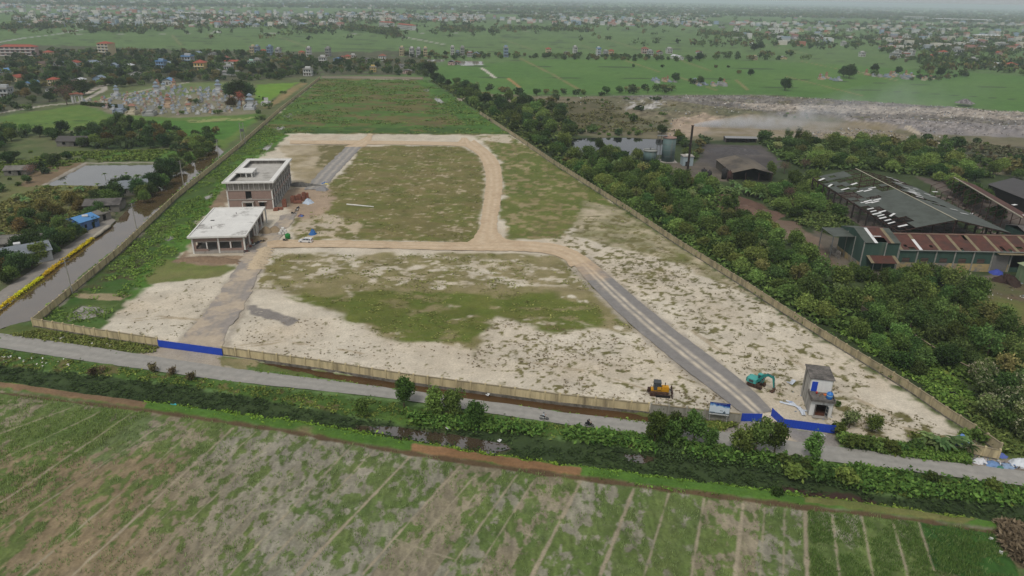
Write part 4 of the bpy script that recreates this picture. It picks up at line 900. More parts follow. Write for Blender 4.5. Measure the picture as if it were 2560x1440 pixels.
# ---------------------------------------------------------------- the half stripped warehouse
def warehouse():
    x0, x1, y0, y1, ze, zr = 130.5, 168.0, 226.5, 302.0, 6.2, 10.4
    o = thing('derelict_warehouse', 'big derelict warehouse with a half stripped grey green sheet roof', 'warehouse', (x0, y0, 0))
    W, D = x1 - x0, y1 - y0; xr = W * .48
    rs = random.Random(5); slopes = [MB(), MB()]; purl = MB(); loose = []
    nx, ny = 7, 26
    def zat(x): return ze + (zr - ze) * (x / xr if x < xr else (W - x) / (W - xr))
    for side in (0, 1):
        for i in range(nx):
            for j in range(ny):
                xa, xb = (xr * i / nx, xr * (i + 1) / nx) if side == 0 else (W - (W - xr) * i / nx, W - (W - xr) * (i + 1) / nx)
                ya, yb = D * j / ny, D * (j + 1) / ny; v = j / ny; h = i / nx
                keep = 1.0
                if side == 0:
                    if v > .62 and h > .42: keep = 0.0
                    elif v > .78 and h > .25: keep = .1
                    elif h < .16: keep = .25 if v > .12 else .05
                    elif h < .34: keep = .62 if v > .35 else .8
                    elif .5 < v < .62 and h > .7: keep = .3
                    if .44 < v < .5 and h < .5: keep = .1
                    if .86 < v and .1 < h < .6: keep = .9
                else:
                    if v > .55 and h > .45: keep = .02
                    elif v > .8: keep = .1
                    elif .38 < v < .56 and h > .55: keep = .25
                    elif .3 < v < .4 and h > .3: keep = .6
                if rs.random() < keep:
                    sl = math.atan2(zat(xb) - zat(xa), xb - xa) if xb > xa else math.atan2(zat(xa) - zat(xb), xa - xb)
                    xm = (xa + xb) / 2; L = abs(xb - xa) / math.cos(sl)
                    slopes[side].box((xm, (ya + yb) / 2, zat(xm) + .12 + rs.uniform(0, .02)), (L + .12, yb - ya + .03, .05), ry=-sl)
    [q.build('roof_slope', M_ROOFG, o) for q in slopes]
    for i in range(1, nx):
        for x in (xr * i / nx, W - (W - xr) * i / nx): purl.box((x, D / 2, zat(x) - .02), (.14, D, .16))
    purl.build('purlin_frame', M_RUST, o)
    for k in range(14):
        y = .2 + (D - .4) * k / 13
        t = MB(); t.tube((0, y, ze - .15), (xr, y, zr - .2), .16, n=5); t.tube((xr, y, zr - .2), (W, y, ze - .15), .16, n=5); t.tube((0, y, ze - .6), (W, y, ze - .6), .1, n=5)
        for q in range(1, 10):
            x = W * q / 10; t.tube((x, y, ze - .6), (x, y, zat(x) - .2), .06, n=4)
        t.build('roof_truss', M_RUST, o)
        for x in (.2, W - .2): P1('column', mat('sooty_column', (58, 50, 46)), o, ((x, y, ze / 2), (.5, .5, ze)))
        if k % 2 == 0: P1('column', M_RUST, o, ((xr, y, zr / 2), (.3, .3, zr - .3)))
    b = MB(); b.box((0.1, D / 2, ze - .5), (.2, D, .5)); b.box((W - .1, D / 2, ze - .5), (.2, D, .5)); b.build('eaves_beam', M_RUST, o)
    P1('ridge_cap', mat('pale_ridge', (176, 170, 150)), o, ((xr, D / 2, zr + .22), (.5, D + .6, .08)))
    P1('gable_wall', mat('dark_gable', (52, 44, 40), rgb2=(38, 34, 32)), o, ((W / 2, .4, 2.0), (W, .25, 4.0)))
    P1('floor', mat('dark_littered_floor', (96, 86, 78), rgb2=(60, 54, 48)), o, ((W / 2, D / 2, .05), (W + 1, D, .1)))
    # loose white sheets
    spots = [(1.0, 8, .3), (1.2, 11, .2), (.9, 14, .1), (1.4, 16.5, .2), (1.1, 19, .1), (1.3, 22, .2), (1.6, 25, 0), (2.6, 3.5, .1), (4.6, 15, 1.0), (3.5, 20, .3), (2.9, 33, 0), (4.5, 33.5, .1), (6.0, 31, .3), (4.0, 31.5, .05), (7.5, 33, .2), (3.8, 52, .2), (7, 46, .1), (9.5, 45, .2), (1.2, 60, 1.2), (1.6, 70, .8), (9, 56, .5), (12, 47, 0.1),
             (W - 6, 72, .3), (W - 5, 68, .2), (W - 4.4, 65, .3), (W - 8, 60, .3), (W - 9, 52, .2), (W - 8.4, 49, .1), (W - 10, 46, .3), (W - 9.2, 44, .2), (W - 11, 43, .1), (W - 12.5, 42, .2), (W - 13, 40, .3), (W - 11.5, 39, .15), (W - 12, 37, .2), (W - 3.5, 55, .2), (W - 3, 47, .1), (W - 2.4, 44, .3), (W - 7, 22, .4), (W - 5.5, 18, .3), (W - 14, 33, .1), (W - 10.5, 41, .6)]
    for x, y, a in spots:
        s = MB(); s.box((0, 0, 0), (rs.uniform(2.2, 3.4), rs.uniform(.7, 1.1), .06)); q = s.build('loose_sheet', M_WHITESH, o)
        sl = math.atan2(zr - ze, xr) if x < xr else -math.atan2(zr - ze, W - xr)
        q.location = (x, y, zat(x) + .25); q.rotation_euler = (0, -sl, a * .6)
    return o
warehouse()
def long_shed():
    x0, y0 = 119.7, 205.6; W, D, ze, zr = 62.0, 16.5, 7.0, 9.2
    o = thing('industrial_shed', 'long green clad shed under a rust brown ribbed roof', 'shed', (x0, y0, 0))
    bay = 5.85; n = 10
    up = MB(); ops = [(bay * k + 1.5, bay * k + 3.9, 2.7, 4.2) for k in range(5)] + [(bay * 6 + .4, bay * 7 - .2, .1, 5.6)]
    opening_wall(up, 0, W, 2.6, ze, 0, .2, [(a, b, max(2.6, c), d) for a, b, c, d in ops])
    opening_wall_y(up, 0.2, D, 2.6, ze, W, .2, []); up.box((W / 2, D, (ze + 2.6) / 2), (W, .2, ze - 2.6))
    up.build('green_cladding', M_GREENW, o)
    lo = MB(); opening_wall(lo, 0, W, 0, 2.6, -.02, .24, [(bay * 6 + .4, bay * 7 - .2, 0, 2.6)]); lo.build('block_wall', M_BLOCK, o)
    for k in range(n + 1): P1('pilaster', mat('pale_pilaster', (150, 150, 142), var=.3), o, ((min(bay * k, W - .2), -.2, ze / 2), (.35, .3, ze)))
    for k in range(5):
        f = P1('window', mat('dark_louvre', (46, 44, 42)), o, ((bay * k + 2.7, .06, 3.45), (2.4, .06, 1.5)))
        for j in range(3): P1('louvre', mat('rusty_louvre', (112, 92, 82)), f, ((bay * k + 2.7, -.02, 2.98 + .46 * j), (2.3, .08, .2)))
    P1('roller_door', mat('grey_shutter', (118, 116, 112), streak=False, scale=3), o, ((bay * 5 + 2.9, -.12, 2.8), (5.0, .1, 5.4)))
    P1('door_canopy', M_STRIP, o, ((bay * 6 + 1.5, -.9, 6.3), (bay * 2.2, 1.9, .12)))
    P1('half_gate', M_GREENW, o, ((bay * 6 + 3, -.05, .8), (5.0, .1, 1.6)))
    P1('floor', M_DARK, o, ((W / 2, D / 2, .06), (W, D - .4, .1)))
    sh = MB(); rs = random.Random(3); k2 = (zr - ze) / (D / 2); sl = math.atan(k2)
    nx = 62
    for i in range(nx):
        xa = W * i / nx; px = xa % bay
        strip = px < 1.0
        for (ya, yb) in ((-.5, .9), (.9, 2.2), (2.2, 5.2), (5.2, D / 2)):
            if yb <= 2.2 and ya > -.6 and rs.random() < (.32 if ya < .5 and i < 40 else .08) and not strip: continue
            if ya == 5.2 and abs(xa - 23.4) < .6: continue
            ym = (ya + yb) / 2
            sh.box((xa + W / nx / 2, ym, ze + ym * k2 + (.08 if strip else .05)), (W / nx, (yb - ya) / math.cos(sl), .05), rx=sl, m=(M_WHITESH if (strip and 5 < xa < 6.5 and yb < D / 2 - 1) else M_STRIP if strip else M_ROOFR))
        ym = D * .75; sh.box((xa + W / nx / 2, ym + .2, ze + (D - ym - .2) * k2 + .05), (W / nx, (D / 2 + .5) / math.cos(sl), .05), rx=-sl, m=M_STRIP if strip else M_ROOFR)
    sh.build('roof', None, o)
    P1('ridge_cap', mat('dull_ridge', (128, 100, 84)), o, ((W / 2, D / 2, zr + .12), (W + .4, .6, .08)))
    r = MB()
    for y in (.3, 1.5, 3.5, 6): r.box((W / 2, y, ze + y * k2 - .12), (W, .12, .14))
    r.build('purlin_frame', M_RUST, o)
    P1('gutter', mat('pale_gutter', (146, 148, 142)), o, ((W / 2, -.62, ze - .22), (W, .25, .2)))
    # gatehouse tower at the end of the shed
    t = thing('industrial_shed', 'taller green corner building with rust and grey roof panels', 'shed', (108.4, 205.5, 0))
    W, D, ze, zr = 11.1, 16.5, 9.0, 11.0; k2 = (zr - ze) / (D / 2); sl = math.atan(k2)
    w = MB(); w.box((W / 2, 0, ze / 2), (W, .25, ze)); w.box((W - .1, D / 2, ze / 2), (.2, D, ze)); w.box((W / 2, D, ze / 2), (W, .2, ze))
    w.add([(0, -.12, 2.2), (0, D, 2.2), (0, D, ze), (0, D / 2, zr), (0, -.12, ze), (.2, -.12, 2.2), (.2, D, 2.2), (.2, D, ze), (.2, D / 2, zr), (.2, -.12, ze)], [(0, 4, 3, 2, 1), (5, 6, 7, 8, 9), (0, 1, 6, 5)])
    w.build('green_cladding', M_GREENW, t)
    P1('block_wall', M_BLOCK, t, ((.1, D / 2, 1.1), (.26, D - .2, 2.2)))
    for x, y in ((.05, -.1), (W * .62, -.16), (W - .05, -.1), (0, D * .35), (0, D * .68)): P1('pilaster', MATS['pale_pilaster'], t, ((x, y, ze / 2), (.3, .3, ze)))
    rf = MB()
    for i in range(11):
        xa = W * i / 11; mt = M_ROOFG if i < 3 or i > 8 else (M_WHITESH if i == 3 else (M_STRIP if i == 8 else M_ROOFR))
        for ya, yb in ((-.5, 2.6), (2.6, D / 2)):
            if 4 <= i <= 6 and ya < 0: continue
            ym = (ya + yb) / 2; rf.box((xa + W / 22, ym, ze + ym * k2 + .06), (W / 11, (yb - ya) / math.cos(sl), .06), rx=sl, m=mt)
        ym = D * .75 + .2; rf.box((xa + W / 22, ym, ze + (D - ym) * k2 + .06), (W / 11, (D / 2 + .4) / math.cos(sl), .06), rx=-sl, m=M_ROOFG if i < 5 else M_ROOFR)
    rf.build('roof', None, t)
    P1('loose_sheet', M_WHITESH, t, ((5.0, 3.0, ze + 1.0), (2.6, .6, .05)))
    a = MB(); a.box((W * .52, -2.0, 4.2), (W * .62, 4.4, .08), rx=R_(16), m=M_ROOFR); a.box((W * .17, -2.0, 4.22), (1.0, 4.4, .09), rx=R_(16), m=M_STRIP); a.box((W * .88, -2.0, 4.22), (1.0, 4.4, .09), rx=R_(16), m=M_STRIP)
    aw = a.build('awning', None, t)
    for x in (W * .2, W * .82): P1('post', M_STEEL, aw, ((x, -3.9, 1.8), (.14, .14, 3.6)))
    c = P1('lean_to_roof', M_ROOFG, t, ((-3.4, D - 5.5, 8.6), (7.0, 9.5, .1)))
    for x, y in ((-6.6, D - 9.8), (-6.6, D - 1.0)): P1('post', M_STEEL, c, ((x, y, 4.3), (.25, .25, 8.6)))
    P1('low_wall', mat('graffiti_grey', (168, 162, 152), rgb2=(96, 90, 86)), t, ((-2.4, D - 4, 1.3), (.2, 8, 2.6)))
long_shed()
def gable_shed(label, x0, x1, y0, y1, ze, zr, wall_m, roof_m, axis='y', name='shed', cat='shed', rz=0.0, open_front=False, holes=0.0, seed=0, group=None):
    """shed with two-slope roof; x1-x0 by y1-y0"""
    W, D = x1 - x0, y1 - y0
    o = thing(name, label, cat, (x0, y0, 0), rz, group)
    w = MB(); th = .2
    if not open_front: opening_wall(w, 0, W, 0, ze, 0, th, [(W * .2, W * .32, .9, min(2.2, ze - .3)), (W * .6, W * .75, .05, min(2.3, ze - .2))])
    w.box((W / 2, D, ze / 2), (W, th, ze)); w.box((0, D / 2, ze / 2), (th, D, ze)); w.box((W, D / 2, ze / 2), (th, D, ze))
    if axis == 'y':
        for y in ((0, D) if not open_front else (D,)): w.add([(0, y, ze), (W, y, ze), (W / 2, y, zr)], [(0, 1, 2), (2, 1, 0)])
    else:
        for x in (0, W): w.add([(x, 0, ze), (x, D, ze), (x, D / 2, zr)], [(0, 1, 2), (2, 1, 0)])
    w.build('wall', wall_m, o)
    r = MB(); r.gable(0, W, 0, D, ze, zr, axis, .1, .5); r.build('roof', roof_m, o)
    P1('floor', M_DARK, o, ((W / 2, D / 2, .06), (W - .3, D - .3, .1)))
    if open_front:
        for k in range(4): P1('post', M_RUST, o, ((.15 + k * (W - .3) / 3, .1, ze / 2), (.22, .22, ze)))
    return o
# collapsed shed and dark shed behind the warehouse
def collapsed():
    o = thing('derelict_shed', 'collapsed rust brown shed with only its ridge standing', 'shed', (177.5, 236, 0))
    L = 60; xr = 0; 
    P1('ridge_beam', mat('pale_ridge', (176, 170, 150)), o, ((5.2, L / 2, 9.0), (.4, L + .8, .3), math.atan2(-10.5, 59)))
    r = MB(); r.box((10.2, L / 2, 7.4), (9.6, L, .08), math.atan2(-10.5, 59), ry=R_(17)); r.build('rusted_roof', M_ROOFR, o)
    for k in range(11):
        y = 1 + k * (L - 2) / 10; x = 10.5 * y / L
        t = MB(); t.tube((x - 9, y, 5.4), (x, y, 8.9), .1, n=5); t.tube((x - 9, y, 0), (x - 9, y, 5.6), .16, n=5); t.tube((x, y, 0), (x, y, 9), .16, n=5); t.build('roof_truss', M_RUST, o)
    rs = random.Random(9); d = MB()
    for k in range(160): d.box((rs.uniform(-8, 4) + k / 160 * 8, k * L / 160, rs.uniform(.1, .8)), (rs.uniform(.6, 2.6), rs.uniform(.4, 1.8), rs.uniform(.1, .5)), rs.uniform(0, 3), rx=rs.uniform(-.4, .4), ry=rs.uniform(-.4, .4))
    d.build('rubble', mat('grey_brown_rubble', (118, 104, 96), rgb2=(80, 72, 66)), o)['kind'] = 'stuff'
    for k, (x, y, z) in enumerate(((-2, 50, 5), (9, 18, 8.7), (2, 30, 1.5), (6, 8, 7.5), (12, 5, 8.0))): P1("loose_sheet", M_WHITESH, o, ((x, y, z), (2.2, 1.1, .06), .4 * k))
collapsed()
gable_shed('broad dark grey gabled roof behind the collapsed rusty shed', 206, 226, 262, 299, 5.5, 8.4, M_DARK, mat('dark_grey_sheet', (84, 82, 82), var=.12, scale=.4), 'y', 'industrial_shed')
gable_shed('dusty brown gabled shed beside the thin smoking chimney', 100.6, 119.0, 318.5, 346.5, 4.0, 6.2, mat('sooty_block', (86, 80, 72)), mat('dusty_brown_roof', (118, 108, 94), rgb2=(84, 78, 72), scale=.25), 'y', open_front=True)
gable_shed('light green building cut by the picture edge beside blue tarpaulin', 153.5, 166, 186, 199.5, 5.2, 6.2, mat('light_green_cladding', (126, 150, 112), streak=True, rgb2=(150, 158, 128)), mat('pale_green_roof', (150, 160, 124)), 'y', 'industrial_shed')
gable_shed('green walled shed with a patched grey roof beyond the rust roofed shed', 175.5, 190, 228, 240, 5.2, 6.6, M_GREENW, M_TARGREY, 'x', 'industrial_shed')
gable_shed('low pale roofed shed beyond the coal heap', 124, 142, 414, 419, 2.6, 3.2, M_TARGREY, mat('dull_white_roof', (146, 146, 146), var=.2), 'x', open_front=True)

# chimney, silo, tanks
def chimney():
    o = thing('chimney', 'tall thin black chimney pipe trailing grey smoke', 'chimney', (80.3, 321, 0))
    b = MB(); b.tube((0, 0, 0), (0, 0, 24.6), .55, .48, 12); b.build('pipe', mat('sooty_pipe', (44, 40, 38), var=.3, rgb2=(66, 54, 46)), o)
    b = MB()
    for z in (8, 16, 24.4): b.tube((0, 0, z), (0, 0, z + .25), .64, .64, 12)
    b.build('flange', M_RUST, o); P1('base_block', M_CONC, o, ((0, 0, .6), (2, 2, 1.2)))
    for k, (x, y) in enumerate(((5, 2), (-4, 3), (1, -5))):
        q = MB(); q.tube((x * 2.2, y * 2.2, .1), (x * .08, y * .08, 17), .03, n=4); q.build('stay_wire', M_STEEL, o)
chimney()
def silo():
    o = thing('silo', 'tall teal steel silo with a rust pink lid beside the black pond', 'silo', (78.8, 358.6, 0))
    b = MB(); b.lathe([(3.3, 0), (3.3, 12.2)], n=28); b.build('shell', M_TEAL, o, True)
    b = MB(); b.lathe([(3.5, 12.1), (3.5, 12.4), (.3, 13.0)], n=28); b.build('lid', mat('rust_pink_lid', (150, 124, 112)), o)
    b = MB()
    for z in (3, 6, 9): b.lathe([(3.34, z), (3.38, z + .06), (3.34, z + .12)], n=28)
    b.build('hoop', M_STEEL, o); b = MB(); b.tube((0, 0, 12.9), (0, 0, 13.8), .2); b.build('vent', M_STEEL, o)
    P1('pad', M_CONC, o, ((0, 0, .1), (8.5, 8, .4)))
    o = thing('ladder_tower', 'grey lattice ladder tower between the two teal tanks', 'tower', (73.6, 358, 0))
    for x, y in ((-.9, -.9), (.9, -.9), (.9, .9), (-.9, .9)): P1('leg', M_STEEL, o, ((x, y, 6.6), (.14, .14, 13.2)))
    b = MB()
    for z in range(1, 13, 2):
        for p, q in (((-.9, -.9), (.9, -.9)), ((.9, -.9), (.9, .9)), ((.9, .9), (-.9, .9)), ((-.9, .9), (-.9, -.9))): b.tube((*p, z), (*q, z), .05, n=4); b.tube((*p, z), (*q, z + 2), .04, n=4)
    b.build('brace', M_STEEL, o); P1('platform', M_STEEL, o, ((1.2, 0, 13.2), (5, 2.2, .15)))
    o = thing('tank', 'short open teal tank beside the ladder tower', 'tank', (69.6, 359, 0))
    b = MB(); b.lathe([(3.4, 0), (3.4, 5.4)], n=26); b.build('shell', M_TEAL, o, True)
    b = MB(); b.lathe([(3.7, 5.3), (3.7, 5.7), (3.3, 5.7)], n=26); b.build('rim_walkway', mat('pale_rim', (150, 152, 146)), o); b = MB(); b.tube((0, 0, 5.6), (0, 0, 7), .3); b.box((0, 0, 5.9), (6.6, .4, .2)); b.build('stirrer', M_STEEL, o)
    o = thing('pump_house', 'small pale blue block hut beside the teal silo', 'hut', (85.0, 348.5, 0), .05)
    P1('wall', mat('pale_blue_wall', (158, 172, 176), streak=True), o, ((2, 2.5, 2.3), (5.2, 5, 4.6))); P1('roof', M_CONC, o, ((2, 2.5, 4.75), (5.8, 5.6, .3)))
    P1('hatch', M_CONCL, o, ((2, 3, 5.1), (1.4, 1.4, .5))); P1('door', M_DARK, o, ((1.2, -.02, 1.1), (1, .1, 2.1)))
    for k, (x, y, r, h, lb) in enumerate(((88.2, 322, 1.3, 4.2, 'upright sooty drum just beside the chimney foot'), (98.0, 322.5, 1.2, 4.8, 'tall narrow sooty cylinder next to the brown shed'), (99.6, 319.5, 1.1, 4.0, 'rusty cylinder against the brown shed corner'), (90.6, 321, 1.1, 3.6, 'smaller sooty drum one step off the chimney foot'))):
        o = thing('boiler_drum', lb, 'drum', (x, y, 0), 0, 'sooty drums in the boiler yard')
        b = MB(); b.lathe([(r, 0), (r, h), (r * .5, h + .4)], n=14); b.build('shell', mat('rust_drum', (72, 50, 44)) if k == 2 else mat('soot_drum', (48, 46, 46)), o, True); b = MB(); b.tube((0, 0, h + .3), (0, 0, h + 1), .2); b.build('outlet', M_RUST, o)
silo()
# ---------------------------------------------------------------- foliage
RNG = np.random.default_rng(11)
M_LEAF = leaf_mat('leaf')
M_LEAFS = leaf_mat('ground_leaf', .2, 0.0)
M_BARK = mat('bark', (96, 84, 70), var=.3, scale=3)
LEAFK = 1.6
def leafquads(Pc, size, up=.5, out=None, asp=1.5):
    """a bent leaf clump (one quad) at every point"""
    n = len(Pc); size = np.broadcast_to(size, (n,))
    nr = RNG.normal(size=(n, 3)); nr /= np.linalg.norm(nr, axis=1)[:, None]
    if out is not None: nr = nr * (1 - up) + out * up
    else: nr[:, 2] = np.abs(nr[:, 2]) + up
    nr /= np.linalg.norm(nr, axis=1)[:, None] + 1e-9
    a = np.cross(nr, RNG.normal(size=(n, 3))); a /= np.linalg.norm(a, axis=1)[:, None] + 1e-9
    b = np.cross(nr, a)
    s = size[:, None] * .5
    V = np.stack([Pc - a * s * asp, Pc - b * s * .8 + nr * s * .15, Pc + a * s * asp, Pc + b * s * .8 + nr * s * .15], 1).reshape(-1, 3)
    return V, np.arange(4 * n).reshape(n, 4)
def tone(n, base, base2, var=.22):
    t = RNG.random(n)[:, None]; c = (alb(base) * (1 - t) + alb(base2) * t) * LEAFK
    return np.repeat(c * (1 + RNG.normal(0, var, (n, 1))).clip(.4, 1.8), 4, 0)
def crown_mesh(name, blobs, n, size, c1, c2, par, shell=.55, var=.2, holes=.0, up=.45):
    """leaf clumps through the volume of several lobes, thicker towards their skins"""
    vol = np.array([b[3] * b[4] * b[5] for b in blobs]); vol = vol ** .75; k = RNG.choice(len(blobs), n, p=vol / vol.sum())
    B = np.array(blobs)[k]
    d = RNG.normal(size=(n, 3)); d /= np.linalg.norm(d, axis=1)[:, None]
    r = RNG.random(n) ** shell
    r = r * (1 + .16 * np.sin(d[:, 0] * 7 + k) * np.cos(d[:, 1] * 6 + 2 * k) + .1 * np.sin(d[:, 2] * 9 + k))
    r = np.where(RNG.random(n) < .14, 1 + .32 * RNG.random(n), r)         # stray sprigs past the skin
    P = B[:, :3] + d * B[:, 3:6] * r[:, None] + RNG.normal(0, .12, (n, 3)); P[:, 2] = np.maximum(P[:, 2], .05)
    if holes:
        keep = fbm(P[:, 0] * 1.1 + P[:, 2] * .7, P[:, 1] * 1.1 - P[:, 2] * .5, 17, 2) > holes
        P, d, k = P[keep], d[keep], k[keep]
    V, F = leafquads(P, size * (0.7 + .6 * RNG.random(len(P))), up, d)
    c = tone(len(P), c1, c2, var)
    lob = (.85 + .3 * RNG.random(len(blobs)))[k]; c *= np.repeat(lob, 4)[:, None]
    return npmesh(name, V, F, M_LEAF, c.clip(0, 1), par)
def trunk_mesh(h, r, limbs, par, lean=.0, m=None):
    b = MB(); p = Vector((0, 0, -.3)); top = Vector((lean, lean * .5, h))
    b.tube(p, top * .5 + Vector((lean * .2, 0, 0)), r * 1.15, r * .8, 7); b.tube(top * .5 + Vector((lean * .2, 0, 0)), top, r * .8, r * .45, 7)
    for (x, y, z) in limbs:
        q = top * RNG.uniform(.45, .95); e = Vector((x, y, z)); mm = q.lerp(e, .5) + Vector((0, 0, .3)); b.tube(q, mm, r * .42, r * .3, 5); b.tube(mm, e, r * .3, r * .12, 5)
    return b.build('trunk', m or M_BARK, par)
def blobs_round(h, w, n, sq=.75, base=.3):
    out = []
    for _ in range(n):
        a = RNG.uniform(0, 6.28); rr = w * .5 * RNG.random() ** .6 * .62; z = h * (base + (1 - base) * RNG.uniform(.25, .8))
        s = w * RNG.uniform(.2, .32); taper = 1 - .35 * abs(z / h - .6)
        out.append((math.cos(a) * rr, math.sin(a) * rr, z, s * taper, s * taper, s * sq * taper))
    out.append((0, 0, h * (base + (1 - base) * .5), w * .3, w * .3, h * .28)); return out
PROTO = {}
def make_tree(key, name, h, w, n, size, c1, c2, nb=9, sq=.75, base=.3, tr=.16, holes=.0, var=.2, limbs=4, lean=0.1, bark=None, shell=.55, spots=None):
    o = thing(name, 'tree', 'tree', (0, 0, -500)); bl = blobs_round(h, w, nb, sq, base)
    cr = crown_mesh('crown', bl, n, size, c1, c2, o, holes=holes, var=var, shell=shell)
    trunk_mesh(h * .7, tr, [b[:3] for b in bl[:limbs]], o, lean, bark)
    if spots:                                             # flower heads on the crown's skin
        m = spots[1]; k = RNG.integers(0, len(bl), m); B = np.array(bl)[k]; d = RNG.normal(size=(m, 3)); d[:, 2] = np.abs(d[:, 2]); d /= np.linalg.norm(d, axis=1)[:, None]
        P = B[:, :3] + d * B[:, 3:6] * 1.05; P = np.repeat(P, 5, 0) + RNG.normal(0, .16, (m * 5, 3)); V, F = leafquads(P, .34, .6)
        npmesh('blossom', V, F, M_LEAF, tone(len(P), spots[0], spots[0], .1), o)
    PROTO[key] = (o, [(c, []) for c in kids(o)], h, w, [False]); return o
G1, G2, G3, G4 = (72, 94, 48), (90, 110, 56), (58, 78, 42), (104, 118, 62)
make_tree('bushA', 'broadleaf_tree', 5.6, 7.0, 4025, 0.46, G2, G4, 11, .8, .12)
make_tree('bushB', 'broadleaf_tree', 6.5, 6.4, 4025, 0.44, G1, G2, 10, .85, .15)
make_tree('bushC', 'broadleaf_tree', 4.6, 6.2, 3325, 0.44, G1, G3, 9, .8, .1)
make_tree('bushD', 'broadleaf_tree', 7.2, 7.6, 4375, 0.46, G2, (100, 116, 62), 12, .8, .15, holes=.3)
make_tree('bushE', 'broadleaf_tree', 5.0, 5.6, 1700, .4, (100, 104, 60), (120, 120, 72), 12, .9, .25, holes=.42, limbs=8, shell=.45)
make_tree('tallB', 'feathery_tree', 8.8, 5.6, 2600, .4, (66, 86, 46), (90, 108, 58), 14, 1.05, .25, tr=.17, holes=.42, limbs=9, shell=.45)
make_tree('darkA', 'shade_tree', 7.5, 7.5, 4025, 0.46, (50, 66, 40), (62, 80, 46), 10, .8, .2, tr=.22)
make_tree('darkB', 'shade_tree', 6.0, 6.6, 3500, 0.46, (54, 72, 40), (70, 88, 48), 9, .8, .18, tr=.2)
make_tree('bronze', 'shade_tree', 6.2, 7.0, 3500, 0.46, (84, 80, 46), (104, 94, 54), 10, .8, .16, tr=.2)
make_tree('tall', 'tall_tree', 12.5, 7.0, 4550, 0.44, (64, 82, 46), (84, 100, 58), 12, 1.0, .38, tr=.2, holes=.36, limbs=8)
make_tree('roadA', 'roadside_tree', 6.6, 4.6, 3639, 0.35, (70, 92, 44), (92, 116, 56), 11, 1.15, .12, holes=.22, limbs=6)
make_tree('roadB', 'roadside_tree', 5.6, 4.2, 3080, 0.35, (64, 86, 42), (86, 106, 52), 9, 1.1, .15, holes=.25, limbs=6)
make_tree('roadC', 'roadside_tree', 7.4, 4.4, 3919, 0.35, (60, 84, 44), (84, 104, 52), 12, 1.25, .12, holes=.2, limbs=6)
make_tree('flower', 'flowering_tree', 5.4, 6.0, 2800, 0.42, (74, 90, 52), (96, 108, 68), 10, .8, .2, holes=.25, spots=((140, 138, 112), 60))
make_tree('sparse', 'sparse_tree', 5.0, 4.6, 700, 0.45, (92, 108, 66), (120, 128, 86), 9, .8, .35, holes=.3, limbs=8, shell=.4)
make_tree('shrubA', 'shrub', 1.9, 2.8, 420, 0.42, (72, 94, 46), (96, 116, 56), 6, .8, .1, tr=.05)
make_tree('shrubB', 'shrub', 1.5, 2.2, 340, 0.4, (58, 80, 42), (78, 98, 48), 5, .85, .1, tr=.05)
make_tree('shrubC', 'shrub', 1.8, 2.4, 300, 0.36, (92, 80, 66), (106, 100, 66), 6, .9, .15, tr=.05, holes=.25)
def bare_tree(key, name, h, w, c, leaves):
    o = thing(name, 'tree', 'tree', (0, 0, -500)); b = MB()
    def br(p, d, L, r, dep):
        q = p + d * L; b.tube(p, q, r, r * .6, 5)
        if dep:
            for _ in range(3):
                e = (d + Vector((RNG.normal(), RNG.normal(), RNG.normal() * .4 + .25)) * .55).normalized(); br(q, e, L * .68, r * .55, dep - 1)
    br(Vector((0, 0, -.2)), Vector((.05, 0, 1)), h * .34, .22 * h / 8, 4)
    b.build('trunk', mat('twig_' + key, c), o)
    bl = blobs_round(h, w, 9, .8, .35); crown_mesh('crown', bl, leaves, .32, c, (c[0] + 14, c[1] + 8, c[2]), o, shell=.4)
    PROTO[key] = (o, [(q, []) for q in kids(o)], h, w, [False])
bare_tree('bare', 'bare_tree', 7.5, 8.5, (104, 88, 78), 500)
bare_tree('red', 'bare_tree', 9, 7, (132, 88, 66), 420)
def palmlike(key, name, h, n, L, wd, c1, c2, droop, tr=.14, stems=1, spread=0.0):
    o = thing(name, 'plant', 'plant', (0, 0, -500)); Vs = []; Fs = []; Cs = []; tb = MB(); k = 0
    for s in range(stems):
        bx, by = (RNG.normal(0, spread), RNG.normal(0, spread)) if stems > 1 else (0, 0); hh = h * RNG.uniform(.7, 1.05) if stems > 1 else h
        tb.tube((bx, by, -.2), (bx + RNG.normal(0, .12), by, hh), tr, tr * .7, 7)
        for i in range(n):
            a = 6.283 * i / n + RNG.uniform(-.3, .3); el = RNG.uniform(.35, 1.25); d = np.array([math.cos(a), math.sin(a)]); seg = 6; l = L * RNG.uniform(.75, 1.1); pts = []
            for j in range(seg + 1):
                u = j / seg; r = l * (u * math.cos(el) + .15 * u * u); z = hh + l * (u * math.sin(el) - droop * u * u); pts.append((bx + d[0] * r, by + d[1] * r, z))
            c = (alb(c1) if RNG.random() < .5 else alb(c2)) * 1.2 * RNG.uniform(.75, 1.3)
            for j in range(seg + 1):
                u = j / seg; ww = wd * (math.sin(math.pi * min(1, .12 + .88 * u)) ** .7) * .5 + .02; nx, ny = -d[1] * ww, d[0] * ww; x, y, z = pts[j]
                Vs += [(x - nx, y - ny, z - ww * .35), (x, y, z), (x + nx, y + ny, z - ww * .35)]; Cs += [c * .9, c * 1.1, c * .9]
                if j < seg:
                    q = k + j * 3; Fs += [(q, q + 1, q + 4, q + 3), (q + 1, q + 2, q + 5, q + 4)]
            k += (seg + 1) * 3
    npmesh('fronds', np.array(Vs), np.array(Fs), M_LEAF, np.array(Cs), o)
    tb.build('stem', mat('green_stem', (112, 116, 76)), o)
    PROTO[key] = (o, [(q, []) for q in kids(o)], h + L * .6, L * 2, [False])
palmlike('banana', 'banana_plant', 2.2, 8, 2.6, .75, (86, 110, 66), (112, 134, 84), .75, .14, 3, .8)
